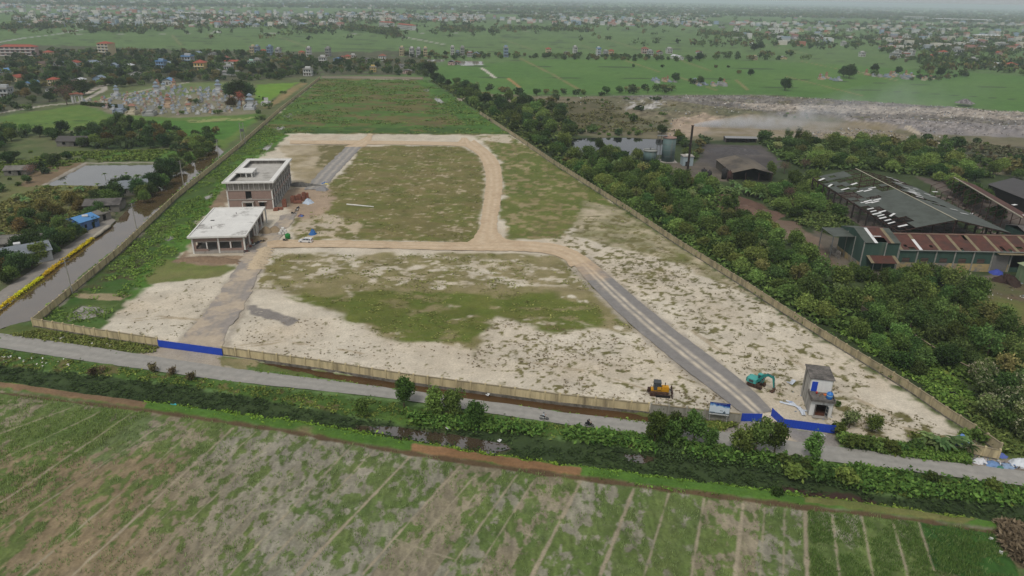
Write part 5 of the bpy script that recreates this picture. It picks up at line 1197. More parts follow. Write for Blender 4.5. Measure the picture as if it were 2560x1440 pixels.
palmlike('papaya', 'papaya_plant', 3.0, 9, 1.5, .7, (84, 106, 58), (104, 122, 70), .6, .1)
palmlike('palm', 'fan_palm', 2.6, 16, 2.4, .5, (60, 80, 48), (76, 96, 56), .7, .2)

def put(key, p, sc=1.0, label=None, group=None, sq=1.0):
    o, tree, h, w, used = PROTO[key]
    rz = RNG.uniform(0, 6.283); s = (sc, sc, sc * sq)
    if not used[0]:
        used[0] = True; o.location = p; o.rotation_euler = (0, 0, rz); o.scale = s
        if group: o['group'] = group
        if label: o['label'] = label
        return o
    return dup(o, p, rz, label, group, s, tree)
def scatter(poly, gap, n, world=False, avoid=(), taken=None, tries=40, pad=0.0):
    P = np.array(poly) if world else GG(poly); out = []; T = taken if taken is not None else []
    lo, hi = P.min(0), P.max(0); av = [GG(a) for a in avoid]
    for _ in range(n * tries):
        if len(out) >= n: break
        q = RNG.uniform(lo, hi); a = np.array([q[0]]); b = np.array([q[1]])
        if sdf(P, a, b)[0] > -pad: continue
        if any(sdf(v, a, b)[0] < 1.0 for v in av): continue
        if any((q[0] - t[0]) ** 2 + (q[1] - t[1]) ** 2 < gap * gap for t in T): continue
        T.append(q); out.append(Vector((q[0], q[1], 0.0)))
    return out
HOUSES = [(183, 165, 'palegrey', 'red', 'gable', .1), (96, 168, 'cream', 'brown', 'gable'), (119, 163, 'cream', 'tile', 'low'), (144, 166, 'grey', 'greyblue', 'gable', .3), (223, 165, 'grey', 'greyblue', 'gable', -.2), (248, 163, 'palegrey', 'grey', 'low'), (282, 172, 'blue', 'greyblue', 'gable', .2), (316, 170, 'white', 'white', 'low'),
          (400, 170, 'blue', 'blue', 'block'), (413, 168, 'blue', 'greyblue', 'gable'), (466, 160, 'palegrey', 'blue', 'block', 0, 1.2), (497, 176, 'yellow', 'red', 'villa', .1, 1.15), (562, 156, 'palegrey', 'tile', 'gable', .2, 1.2), (598, 160, 'white', 'red', 'long', 1.4), (606, 168, 'blue', 'white', 'low'), (627, 166, 'mint', 'conc', 'block', .1, .8), (642, 163, 'grey', 'conc', 'block', .1, .85), (529, 139, 'grey', 'grey', 'low'), (490, 140, 'palegrey', 'greyblue', 'gable'),
          (633, 138, 'cream', 'conc', 'tall'), (645, 138, 'blue', 'conc', 'tall', .1), (656, 137, 'orange', 'red', 'villa', 0, .8), (675, 138, 'blue', 'greyblue', 'tall'), (697, 145, 'palegrey', 'conc', 'tall', .05), (752, 140, 'orange', 'red', 'villa', 0, .75), (774, 142, 'white', 'conc', 'tall', .1), (806, 159, 'white', 'conc', 'block', .1, 1.0), (821, 142, 'grey', 'conc', 'tall'), (842, 153, 'blue', 'blue', 'low'), (852, 152, 'orange', 'tile', 'gable'),
          (768, 190, 'white', 'conc', 'block', .05, .95), (600, 188, 'palegrey', 'grey', 'long', 1.5), (534, 184, 'grey', 'grey', 'low'), (570, 182, 'palegrey', 'conc', 'block', .1, .9), (331, 192, 'white', 'grey', 'low'), (418, 212, 'palegrey', 'blue', 'gable', .2), (245, 206, 'blue', 'greyblue', 'gable', .2), (252, 206, 'orange', 'red', 'low', .1, .7), (191, 208, 'pink', 'white', 'low'), (129, 214, 'cream', 'red', 'villa', 0, .75), (70, 222, 'white', 'blue', 'long', .25, 1.2), (33, 204, 'cream', 'red', 'gable'), (6, 245, 'palegrey', 'conc', 'block', .1), (125, 230, 'white', 'grey', 'low', .3, .8),
          (8, 182, 'blue', 'blue', 'low'), (118, 144, 'cream', 'red', 'villa', .1, .9), (867, 152, 'orange', 'red', 'villa', 0, .8), (882, 150, 'white', 'conc', 'block', .1, .8), (954, 152, 'white', 'tile', 'villa', 0, .9), (915, 154, 'grey', 'grey', 'low'), (932, 180, 'yellow', 'conc', 'block', .1, .75), (998, 170, 'grey', 'grey', 'low'), (1016, 184, 'pink', 'grey', 'low'), (1006, 140, 'cream', 'conc', 'tall'), (1031, 142, 'white', 'conc', 'tall'), (1048, 143, 'palegrey', 'conc', 'tall'), (1066, 142, 'cream', 'conc', 'tall', .1), (1134, 138, 'white', 'conc', 'tall', .1), (1144, 138, 'blue', 'conc', 'block', .1, .7), (1158, 139, 'grey', 'conc', 'tall'), (1174, 142, 'palegrey', 'tile', 'block', 0, .8), (1190, 141, 'grey', 'greyblue', 'gable'), (1268, 143, 'blue', 'conc', 'tall', .05, 1.2),
          (1371, 132, 'cream', 'red', 'villa', .1, .85), (1416, 136, 'grey', 'grey', 'low'), (1441, 137, 'white', 'conc', 'tall', .1), (1500, 140, 'white', 'blue', 'tall', .1, 1.0), (1515, 138, 'palegrey', 'conc', 'block', .1, .8), (1528, 136, 'orange', 'red', 'villa', 0, .8), (1612, 134, 'pink', 'tile', 'villa', 0, 1.1), (1626, 139, 'palegrey', 'conc', 'block', .1, .9), (1650, 136, 'grey', 'red', 'gable'), (1674, 134, 'white', 'conc', 'block', .1, 1.0), (1692, 147, 'white', 'white', 'gable', .3), (1128, 163, 'pink', 'grey', 'gable'), (1140, 162, 'grey', 'tile', 'low'),
          (1702, 150, 'white', 'white', 'gable', .2), (1748, 134, 'white', 'red', 'low'), (1888, 150, 'cream', 'conc', 'block', .1, .7), (1959, 148, 'cream', 'conc', 'low'), (1883, 115, 'white', 'white', 'gable'), (2157, 142, 'white', 'conc', 'block', .05, .9), (2237, 146, 'palegrey', 'conc', 'block', .1, 1.0), (2249, 145, 'white', 'conc', 'tall', .1), (2266, 146, 'white', 'red', 'block', .1), (2284, 144, 'white', 'conc', 'tall', .1), (2338, 144, 'orange', 'red', 'low', .1, 1.2), (2360, 142, 'white', 'red', 'villa', 0, 1.1), (2398, 140, 'palegrey', 'conc', 'block', .2, 1.5), (2436, 160, 'white', 'conc', 'block', .2, 1.0), (2500, 170, 'white', 'white', 'gable', .3, 1.2), (2531, 176, 'cream', 'red', 'villa', .2, 1.1), (2452, 120, 'pink', 'red', 'gable', .1, 1.2), (2510, 123, 'palegrey', 'conc', 'block', .1, 1.4), (2500, 137, 'pink', 'red', 'gable'), (2546, 120, 'white', 'red', 'gable', .1, 1.2), (2318, 112, 'pink', 'red', 'gable', .2, 1.2), (2140, 112, 'cream', 'red', 'villa', 0, .8), (2110, 115, 'white', 'conc', 'block'), (1989, 106, 'white', 'conc', 'block'), (2046, 110, 'white', 'conc', 'tall')]
# every planted thing is collected first, then named by what it stands beside
PLANTS = []   # (key, point, scale, group, region text)
def plant(key, p, sc, group, where, sq=1.0): PLANTS.append([key, Vector(p), sc, group, where, sq])
WH_AV = [(2020, 430), (2150, 420), (2480, 545), (2560, 560), (2560, 700), (2100, 690), (2060, 560), (2110, 560), (2180, 575)]
YARD = [(1590, 350), (1760, 355), (1900, 362), (1950, 400), (1930, 442), (1840, 450), (1700, 452), (1600, 400)]
POND = [(1385, 338), (1668, 346), (1655, 388), (1560, 396), (1480, 392), (1440, 380)]
TR2 = [(1880, 545), (1990, 560), (2120, 650), (2170, 700), (2100, 700), (2030, 630)]
HEAP = [(1776, 490), (1840, 488), (1905, 508), (1940, 548), (1880, 548), (1790, 512)]
TK = []
def belt(poly, gap, n, keys, group, where, smin=.75, smax=1.25, avoid=(WH_AV, YARD, POND, TR2, HEAP), sq=1.0, pad=0.0):
    for p in scatter(poly, gap, n, avoid=avoid, taken=TK, pad=pad):
        plant(keys[RNG.integers(len(keys))], p, RNG.uniform(smin, smax), group, where, sq)
BG = 'trees of the belt along the side wall'
RW = [G(*p) for p in ((1400, 408), (1566, 514), (1700, 600), (1850, 692), (1960, 762), (2060, 822))]
for a, b in zip(RW[:-1], RW[1:]):                                  # a fairly even row right behind the wall
    d = b - a; k = int(d.length / 5.6); nv = Vector((-d.y, d.x, 0)).normalized()
    for i in range(k):
        p = a + d * ((i + RNG.uniform(.2, .8)) / k) - nv * 0 + Vector((3.2 + RNG.normal(0, .7), 0, 0)); TK.append(np.array([p.x, p.y])); plant(['bushA', 'bushA', 'bushD', 'bushC'][RNG.integers(4)], p, RNG.uniform(.72, 1.0), BG, 'in the row right behind the side wall')
belt([(1405, 405), (1480, 395), (1600, 410), (1690, 455), (1800, 470), (1860, 600), (1960, 640), (2060, 720), (2160, 790), (2070, 800), (1960, 750), (1850, 690), (1700, 595), (1566, 508)], 5.4, 85, ['bushB', 'bushB', 'bushC', 'bushD', 'darkB', 'tallB', 'sparse', 'bushE', 'tallB'], BG, 'in the belt along the side wall', .75, 1.2)
belt([(1800, 520), (1890, 560), (2030, 640), (2120, 710), (2060, 740), (1960, 660), (1860, 600)], 4.6, 20, ['bushA', 'bushB', 'bushC'], BG, 'in the belt along the side wall', .7, 1.1)
belt([(1760, 455), (1890, 480), (2030, 450), (2045, 470), (2110, 560), (2060, 580), (1960, 560), (1900, 510), (1820, 490)], 5, 22, ['bushB', 'bushD', 'bushC', 'shrubA'], BG, 'beside the roofless warehouse', .7, 1.15)
belt([(1900, 350), (2000, 355), (2280, 360), (2480, 440), (2560, 455), (2560, 440), (2480, 420), (2440, 480), (2300, 440), (2150, 425), (2020, 425), (1960, 400)], 5.6, 95, ['bushA', 'bushB', 'bushC', 'bushD', 'darkB', 'tallB', 'bushE', 'sparse'], 'trees of the thicket behind the warehouse', 'in the thicket behind the warehouse', .75, 1.3, pad=0)
belt([(2300, 420), (2440, 490), (2520, 545), (2500, 560), (2420, 520), (2330, 455)], 5, 9, ['bushB', 'darkB', 'bushA'], 'trees of the thicket behind the warehouse', 'between the warehouse and the collapsed shed', .8, 1.2, avoid=())
belt([(2200, 700), (2330, 710), (2440, 745), (2520, 850), (2600, 900), (2600, 1000), (2400, 880), (2250, 830), (2150, 770)], 4.6, 44, ['bushB', 'darkB', 'tallB', 'bushD', 'bushC', 'tallB', 'bushE'], 'trees below the green shed', 'in the grove below the green shed', .7, 1.15)
belt([(2250, 690), (2330, 695), (2440, 710), (2420, 725), (2300, 715)], 4, 6, ['bushC', 'flower', 'sparse'], 'trees below the green shed', 'in front of the green shed', .6, .9, avoid=())
belt([(2120, 680), (2180, 690), (2200, 720), (2130, 700)], 3.5, 4, ['bushC', 'flower'], 'trees below the green shed', 'beside the rusty awning', .6, .9, avoid=())
belt([(2100, 830), (2180, 800), (2300, 880), (2340, 930), (2290, 940), (2200, 890)], 3.6, 18, ['bushC', 'shrubA', 'bushB'], 'bushes over the duckweed ditch', 'beside the duckweed ditch', .55, .9)
belt([(2440, 940), (2600, 990), (2640, 1100), (2560, 1110), (2470, 1050)], 3.4, 20, ['flower', 'flower', 'bushC'], 'pale flowering trees at the ditch', 'by the dark ditch water', .7, 1.0)
belt([(2330, 850), (2560, 960), (2600, 1010), (2480, 980), (2360, 920)], 4, 12, ['darkB', 'bushC'], 'trees below the green shed', 'above the duckweed ditch', .6, .95)
# belt further off, up to the meadow's far corner
belt([(1075, 200), (1110, 212), (1240, 250), (1330, 255), (1420, 290), (1440, 335), (1400, 400), (1300, 335), (1200, 275), (1120, 230)], 6.5, 90, ['bushB', 'bushC', 'darkB', 'bushD', 'darkA'], 'trees along the meadow hedge', 'in the hedge beyond the meadow', .8, 1.35)
belt([(1100, 205), (1280, 228), (1560, 233), (1560, 240), (1300, 240), (1110, 218)], 7, 26, ['bushC', 'sparse', 'darkB'], 'trees along the landfill edge', 'along the field edge of the landfill', .7, 1.1)
belt([(1560, 226), (1680, 224), (1690, 232), (1560, 238)], 8, 12, ['sparse', 'bushD'], 'trees along the landfill edge', 'along the field edge of the landfill', .8, 1.1)
belt([(1400, 318), (1470, 322), (1660, 325), (1655, 342), (1540, 340), (1400, 338)], 6, 16, ['darkB', 'bushC', 'shrubA'], 'bushes on the black pond bank', 'on the far bank of the black pond', .7, 1.1, avoid=())
belt([(1470, 385), (1510, 388), (1600, 398), (1560, 405), (1470, 400)], 4.5, 7, ['bushA', 'bushC', 'bushD'], BG, 'at the near edge of the black pond', .8, 1.1, avoid=())
belt([(1690, 350), (1760, 352), (1790, 395), (1760, 410), (1720, 395)], 4.2, 10, ['bushA', 'bushC'], 'trees beside the silo', 'behind the thin chimney', .7, 1.1, avoid=())
belt([(2280, 345), (2330, 350), (2480, 425), (2440, 430), (2360, 395)], 6, 16, ['shrubA', 'shrubB', 'bushC'], 'bushes along the pale track', 'along the pale dirt track', .8, 1.3, avoid=())
belt([(2350, 340), (2560, 380), (2560, 430), (2480, 410), (2400, 380)], 6, 26, ['shrubA', 'shrubB', 'bushC', 'shrubC'], 'bushes on the scrub land', 'on the scrub land beyond the track', .8, 1.4, avoid=())
belt([(1960, 285), (2200, 305), (2180, 310), (1960, 295)], 6, 10, ['shrubB', 'shrubA'], 'bushes on the landfill', 'on the dark ledge of the landfill', .9, 1.4, avoid=())
belt([(1300, 245), (1720, 248), (1690, 320), (1420, 330), (1330, 290)], 9, 40, ['shrubB', 'shrubC', 'shrubA', 'bushC'], 'bushes on the landfill', 'on the brown landfill scrub', .7, 1.2, avoid=())
for px, py, s in ((1497, 392, .95),): plant('tall', G(px, py), .82, None, 'standing alone against the black pond')
for px, py, s in ((1543, 392, .7), (1330, 320, .8)): plant('sparse', G(px, py), s * 1.5, None, 'against the black pond')
for px, py, s in ((1960, 435, .85), (1970, 500, .8), (2010, 425, .8)): plant('bare', G(px, py), s, None, 'in the smoke by the brown shed')
plant('roadC', G(1928, 448), 1.1, None, 'beside the brown shed gable')
for px, py in ((1800, 478), (1822, 482), (1846, 480), (1866, 488), (1888, 494), (1810, 490), (1838, 492), (1902, 500), (1832, 470), (1870, 476)): plant('banana', G(px, py), RNG.uniform(.95, 1.3), 'banana plants behind the brown heap', 'in the clump behind the brown soil heap')
for px, py in ((2330, 1122), (2352, 1128), (2376, 1124), (2400, 1118), (2312, 1110)): plant('banana', G(px, py), RNG.uniform(.7, .95), 'banana plants by the roadside', 'at the roadside by the wall stub')
plant('palm', G(2418, 1140), .8, None, 'at the roadside by the wall stub')
# grey agave-like row inside the meadow's side: tall reeds
for k in range(26):
    t = k / 25; px, py = 1180 + 175 * t + RNG.uniform(-8, 8), 262 + 98 * t + RNG.uniform(-4, 4); plant('papaya', G(px, py), RNG.uniform(.8, 1.3), 'papaya plants along the meadow edge', 'in the row along the meadow edge')
# roadside
RG = 'trees between the grey road and the canal'
for k, (px, py, key, s) in enumerate(((1010, 1016, 'roadA', .98), (1090, 1040, 'roadA', .9), (1132, 1036, 'roadB', 1.05), (1190, 1064, 'roadB', 1.0), (905, 1040, 'roadB', .75), (1635, 1108, 'roadA', 1.0), (1672, 1108, 'roadB', .98), (1692, 1098, 'roadC', .78), (1733, 1106, 'roadB', 1.12), (1772, 1118, 'roadB', .72), (1848, 1130, 'roadB', .98), (1886, 1134, 'roadC', .98), (1935, 1132, 'roadA', .95), (2032, 1150, 'roadA', .78), (1985, 1195, 'shrubA', 1.3), (2110, 1205, 'shrubA', 1.5), (2060, 1200, 'shrubB', 1.6), (1940, 1242, 'shrubB', 1.1), (2480, 1230, 'shrubA', 1.1), (2330, 1205, 'shrubB', 1.1))):
    plant(key, G(px, py), s, RG, 'between the grey road and the canal', 1.05)
for px, py, s in ((235, 938, 1.0), (385, 930, 1.1), (432, 935, .9), (480, 950, 1.0), (255, 930, .8), (1690, 1115, 1.2), (1800, 1135, 1.2), (1990, 1165, 1.3), (2010, 1175, 1.2), (1960, 1160, 1.2)): plant('shrubC' if px < 600 else 'shrubB', G(px, py), s, 'shrubs on the road bank', 'on the bank between road and canal')
for px, py, s, key in ((2110, 1105, 1.1, 'shrubA'), (2130, 1118, 1.3, 'shrubA'), (2165, 1120, 1.3, 'shrubA'), (2195, 1128, 1.2, 'shrubB'), (2225, 1130, 1.2, 'shrubA'), (2255, 1128, 1.0, 'shrubB'), (2290, 1125, 1.3, 'shrubB'), (2095, 1082, 1.2, 'shrubA'), (2440, 1100, 1.3, 'shrubA'), (2410, 1095, .9, 'shrubA'), (2110, 1062, .8, 'shrubB'), (2300, 1112, 1.2, 'shrubA')): plant(key, G(px, py), s, 'bushes beside the blue hoarding', 'on the verge between the blue hoarding and the wall stub')
plant('sparse', G(2122, 1070), .85, None, 'just past the small two-storey house'); plant('roadB', G(2180, 1078), .82, None, 'on the sand past the small two-storey house', .8)
plant('shrubB', G(2093, 1015), .7, None, 'against the small two-storey house')
# left side: gardens, ponds, canal
LGR = 'garden trees on the canal side'
LA = [[(-60, 812), (270, 572), (290, 540), (250, 545), (0, 720)], [(115, 460), (212, 408), (388, 408), (396, 440), (320, 466)]]
belt([(-80, 690), (0, 720), (90, 660), (120, 640), (90, 600), (0, 640)], 4.2, 10, ['darkA', 'darkB', 'bronze'], LGR, 'by the canal path', .6, .9, avoid=LA[:1])
belt([(90, 590), (200, 560), (260, 490), (330, 470), (300, 500), (250, 545), (200, 565), (150, 615), (110, 640)], 4.4, 26, ['darkA', 'darkB', 'bushB'], LGR, 'among the canal houses', .6, 1.0, avoid=LA[:1])
belt([(20, 545), (130, 520), (240, 500), (250, 520), (130, 555), (60, 590)], 4.5, 12, ['darkB', 'bushC', 'bronze'], LGR, 'beside the small pond', .6, .95, avoid=())
belt([(340, 480), (400, 450), (430, 452), (380, 500), (350, 510)], 4, 9, ['darkB', 'bushB', 'darkA'], LGR, 'at the corner of the fenced pond', .7, 1.0, avoid=())
for px, py, s in ((425, 440, 1.05), (405, 432, .9), (440, 428, .9)): plant('darkA', G(px, py), s, LGR, 'big and dark on the canal bank')
plant('bushB', G(285, 515), .9, LGR, 'bright green beside the grey tin house')
belt([(-80, 400), (0, 330), (30, 322), (170, 372), (320, 380), (440, 370), (470, 350), (450, 330), (280, 320), (60, 345), (-80, 420)], 5, 75, ['darkA', 'darkB', 'bushB', 'bushC', 'bronze'], 'trees round the dark roofed shack', 'in the grove round the dark shack', .7, 1.15, avoid=[[(140, 348), (185, 345), (190, 380), (140, 380)]])
belt([(430, 370), (520, 330), (560, 340), (530, 385), (450, 430), (430, 420)], 5, 26, ['bushB', 'darkB', 'bushC', 'bushD'], 'trees round the dark roofed shack', 'on the canal bank below the green field', .65, 1.0, avoid=())
for px, py, s in ((300, 330, .95), (315, 338, .85), (280, 335, .75), (360, 325, .6), (328, 330, .8)): plant('tall', G(px, py), s, 'tall loose trees above the grove', 'rising over the grove by the green field')
belt([(-60, 440), (80, 380), (240, 400), (200, 412), (80, 450), (-60, 520)], 7, 20, ['bushC', 'shrubA', 'darkB'], LGR, 'on the rough garden land', .6, 1.0, avoid=LA[1:])
belt([(-60, 530), (110, 470), (320, 480), (230, 540), (0, 600)], 6.5, 40, ['papaya', 'banana', 'shrubA', 'shrubB', 'papaya'], 'garden plants below the fenced pond', 'in the weedy garden below the fenced pond', .7, 1.2, avoid=())
for px, py in ((265, 452), (292, 455), (320, 455), (345, 450), (318, 448), (390, 456)): plant('banana' if px in (320, 345) else 'papaya', G(px, py), RNG.uniform(.8, 1.1), 'garden plants below the fenced pond', 'on the near rim of the fenced pond')
plant('bare', G(78, 442), .8, None, 'leafless by the brown garden plot'); plant('darkB', G(68, 458), .6, LGR, 'round and dark by the brown garden plot')
plant('sparse', G(262, 548), .9, None, 'leaning over the canal path')
for k in range(13):
    t = k / 12; plant(['darkB', 'bushB', 'darkA', 'shrubA'][k % 4], G(18 + 208 * t + RNG.normal(0, 4), 712 - 142 * t + RNG.normal(0, 3)), RNG.uniform(.6, .95), LGR, 'along the edge of the canal path')
plant('flower', G(170, 585), .9, LGR, 'pale and shaggy beside the blue roof')
# cemetery surroundings and village
plant('darkA', G(598, 255), 2.1, None, 'huge and dark beside the cemetery'); plant('darkA', G(620, 250), 1.7, None, 'huge and dark beside the cemetery'); plant('darkA', G(575, 245), 1.5, None, 'huge and dark beside the cemetery')
plant('red', G(604, 266), 1.35, None, 'reddish and leafless beside the cemetery'); plant('bronze', G(578, 268), 1.1, None, 'beside the cemetery'); plant('bare', G(168, 262), 2.0, None, 'wide and leafless at the cemetery gate')
for px, py, s in ((205, 238, 1.6), (180, 236, 1.4), (330, 283, .9), (475, 258, .6), (492, 258, .7), (545, 285, .6), (668, 270, .7), (400, 275, .5), (455, 285, .5)): plant('darkA' if px < 300 else 'darkB', G(px, py), s, 'trees in and round the cemetery', 'among the coloured tombs' if px > 300 else 'behind the cemetery gate')
VG = 'village trees'
VA = []
def village_trees(poly, gap, n, where, smin=.7, smax=1.2, keys=('darkA', 'darkB', 'bronze', 'darkB', 'bushB')):
    belt(poly, gap, n, keys, VG, where, smin, smax, avoid=())
village_trees([(-120, 300), (-120, 215), (240, 190), (320, 195), (210, 240), (150, 262), (0, 290)], 6.5, 90, 'in the village behind the cemetery road')
village_trees([(-100, 210), (0, 160), (640, 165), (790, 175), (790, 192), (640, 205), (480, 205), (280, 222), (250, 200)], 6, 300, 'in the village beyond the cemetery')
village_trees([(0, 160), (60, 132), (300, 130), (640, 135), (800, 150), (800, 170), (400, 170)], 7.5, 280, 'along the far side of the village', .8, 1.2)
village_trees([(640, 235), (660, 255), (640, 290), (650, 310), (700, 240), (760, 205), (740, 215), (690, 255)], 12, 9, 'beside the wall by the bright green plot', .5, .8, ('shrubA', 'bushC'))
village_trees([(800, 165), (900, 150), (1080, 160), (1090, 190), (1060, 194), (960, 186), (820, 186)], 8, 90, 'behind the far wall of the meadow', .7, 1.1)
for px, py, s in ((1070, 190, 1.8), (1055, 184, 1.5), (1082, 184, 1.5)): plant('darkA', G(px, py), s, VG, 'dark at the far corner of the meadow')
village_trees([(1000, 132), (1260, 138), (1560, 142), (1720, 148), (1720, 155), (1560, 152), (1260, 148), (1080, 150), (1000, 142)], 8, 120, 'along the line of tall houses across the fields', .7, 1.1)
village_trees([(1720, 140), (1780, 135), (1990, 140), (2020, 150), (1900, 152), (1720, 155)], 12, 26, 'behind the fields past the tall houses', .9, 1.5)
for px, py, s in ((1962, 226, 1.5), (2122, 196, 2.0), (2108, 192, 1.6), (1848, 185, .8), (1876, 190, 1.0), (1900, 125, 1.9), (1885, 128, 1.6), (1688, 205, 1.2), (1750, 212, 1.1), (1730, 210, .9), (2185, 180, 1.3), (1655, 170, .7), (1585, 168, .6), (1790, 170, .7), (1820, 170, .6), (1168, 68, 2.2), (1307, 78, 1.8), (1800, 205, .8), (2400, 190, 1.1), (2350, 192, 1.4), (2245, 186, 1.2)):
    plant('darkA' if s > .9 else 'darkB', G(px, py), s, 'lone trees on the far fields', 'standing alone on the far rice fields')
village_trees([(2180, 188), (2300, 180), (2420, 190), (2400, 205), (2230, 202)], 9, 16, 'round the field cemetery', .6, 1.1)
village_trees([(2190, 150), (2330, 142), (2620, 165), (2620, 205), (2480, 180)], 13, 46, 'in the hamlet beyond the landfill', .9, 1.5)
village_trees([(1930, 105), (2300, 110), (2620, 130), (2620, 150), (2300, 135), (1930, 118)], 17, 46, 'in the farther hamlet beyond the landfill', .9, 1.6)
# ---------------------------------------------------------------- place the plants; each label tells where to look
ORD = ['first', 'second', 'third', 'fourth', 'fifth', 'sixth', 'seventh', 'eighth', 'ninth', 'tenth', 'eleventh', 'twelfth', 'thirteenth', 'fourteenth', 'fifteenth', 'sixteenth', 'seventeenth', 'eighteenth', 'nineteenth', 'twentieth']
LOOK = {'bushA': 'yellow green bushy tree', 'bushB': 'mid green bushy tree', 'bushC': 'low round green tree', 'bushD': 'loose light green tree', 'darkA': 'big dark green tree', 'darkB': 'round dark green tree', 'bronze': 'bronze tinged round tree', 'tall': 'tall loose crowned tree', 'tallB': 'feathery upright tree', 'bushE': 'thin yellowish tree',
        'roadA': 'upright leafy tree', 'roadB': 'small upright leafy tree', 'roadC': 'tall narrow leafy tree', 'flower': 'pale blossoming tree', 'sparse': 'thin sparse tree', 'shrubA': 'light green bush', 'shrubB': 'dark green bush', 'shrubC': 'brownish twiggy bush',
        'bare': 'grey leafless tree', 'red': 'russet leafless tree', 'banana': 'banana plant', 'papaya': 'thin stemmed papaya', 'palm': 'fan leaved palm'}
MARKS = [('the chimney', (1716, 447)), ('the teal silo', (1671, 406)), ('the brown shed', (1860, 440)), ('the warehouse gable', (2190, 560)), ('the rusty awning', (2185, 670)), ('the green skip', (2345, 700)), ('the duckweed patch', (2340, 955)), ('the brown heap', (1860, 530)),
         ('the wall stub', (2455, 1142)), ('the small house', (2055, 1040)), ('the billboard', (1793, 1050)), ('the excavator', (1895, 975)), ('the bulldozer', (1652, 985)), ('the long blue gate', (477, 880)), ('the track bend', (1210, 400)), ('the road bend', (1445, 650)),
         ('the blue roofed house', (190, 590)), ('the fenced pond', (260, 440)), ('the dark shack', (160, 365)), ('the cemetery gate', (195, 253)), ('the orange tomb', (420, 268)), ('the bright green plot', (690, 235)), ('the meadow corner', (1062, 198)), ('the white channel', (1220, 182)),
         ('the big field tree', (2122, 196)), ('the field cemetery', (2290, 190)), ('the tall blue house', (1268, 138)), ('the long school roof', (45, 138)), ('the cream tower house', (258, 138)), ('the red roofed villa', (497, 170)), ('the pale track end', (2500, 428)), ('the ridge end', (2147, 450)),
         ('the landfill edge', (1900, 240)), ('the dark rubbish heap', (2412, 256)), ('the red tomb row', (1790, 212)), ('the hamlet road', (2400, 165)), ('the collapsed shed', (2390, 470)), ('the muddy canal corner', (60, 800)), ('the transformer pole', (610, 358)), ('the canal pool', (1000, 1075))]
MW = [(n, G(*p)) for n, p in MARKS]
def place_label(look, p, sc, used, where=None):
    ds = sorted(MW, key=lambda m: (m[1] - p).length)[0]
    side = 'beyond' if p.y - ds[1].y > abs(p.x - ds[1].x) else ('in front of' if ds[1].y - p.y > abs(p.x - ds[1].x) else ('on the village side of' if p.x < ds[1].x else 'on the landfill side of'))
    key = (look, side, ds[0]); used.setdefault(key, []).append((ds[1] - p).length)
    return key
def label_all(items):
    """items: (look, point, setter): number look-alikes outward from the landmark they share"""
    grp = {}
    for look, p, setter in items:
        ds = min(MW, key=lambda m: (m[1] - p).length)
        dx, dy = p.x - ds[1].x, p.y - ds[1].y
        side = ('beyond' if dy > 0 else 'in front of') if abs(dy) > abs(dx) else ('towards the village from' if dx < 0 else 'towards the landfill from')
        grp.setdefault((look, side, ds[0]), []).append((math.hypot(dx, dy), setter))
    for (look, side, mk), L in grp.items():
        L.sort(key=lambda t: t[0])
        for k, (_, st) in enumerate(L):
            t = f'{look} {side} {mk}' if len(L) == 1 else f'{ORD[min(k, 19)]} {look} out {side} {mk}' if side.startswith('towards') else f'{ORD[min(k, 19)]} {look} {side} {mk} going outward'
            if len(t.split()) > 16: t = t.replace(' going outward', '').replace(' out towards', ' towards')
            if len(t.split()) > 16: t = t.replace('two-storey ', '').replace(' with ', ' ')
            st(t)
items = []; REST = []
def seen_size(q): return PROTO[q[0]][2] * q[2] / (q[1] - Vector((0, 0, HCAM))).length
def framed(q):
    v = np.array(q[1]) - np.array([0, 0, HCAM]); zc = v @ cF; x = 1280 + FOC * (v @ cR) / zc; y = 720 - FOC * (v @ cU) / zc
    return -60 < x < 2620 and y < 1500
HXY = [G(a[0], a[1]) for a in HOUSES]
def clear_of_houses(p): return not any(abs(p.x - h.x) < 5.5 and -10 < p.y - h.y < 5 for h in HXY)
PLANTS = [q for q in PLANTS if framed(q) and (q[1].y < 420 or clear_of_houses(q[1]))]
PLANTS.sort(key=lambda q: -seen_size(q)); nk = {}; kept = []
for q in PLANTS:
    kind = PROTO[q[0]][0].name.split('.')[0]; nk[kind] = nk.get(kind, 0) + 1
    (kept if nk[kind] <= 290 else REST).append(q)
for key, p, sc, grp, where, sq in kept:
    o = put(key, p, sc, None, grp or 'trees and bushes standing apart', sq)
    o['category'] = 'bush' if key.startswith('shrub') else ('plant' if key in ('banana', 'papaya') else ('palm' if key == 'palm' else 'tree'))
    size = ('small ' if sc < .72 else 'large ' if sc > 1.3 else '')
    items.append((size + LOOK[key], p, (lambda o: (lambda s: o.__setitem__('label', s)))(o)))
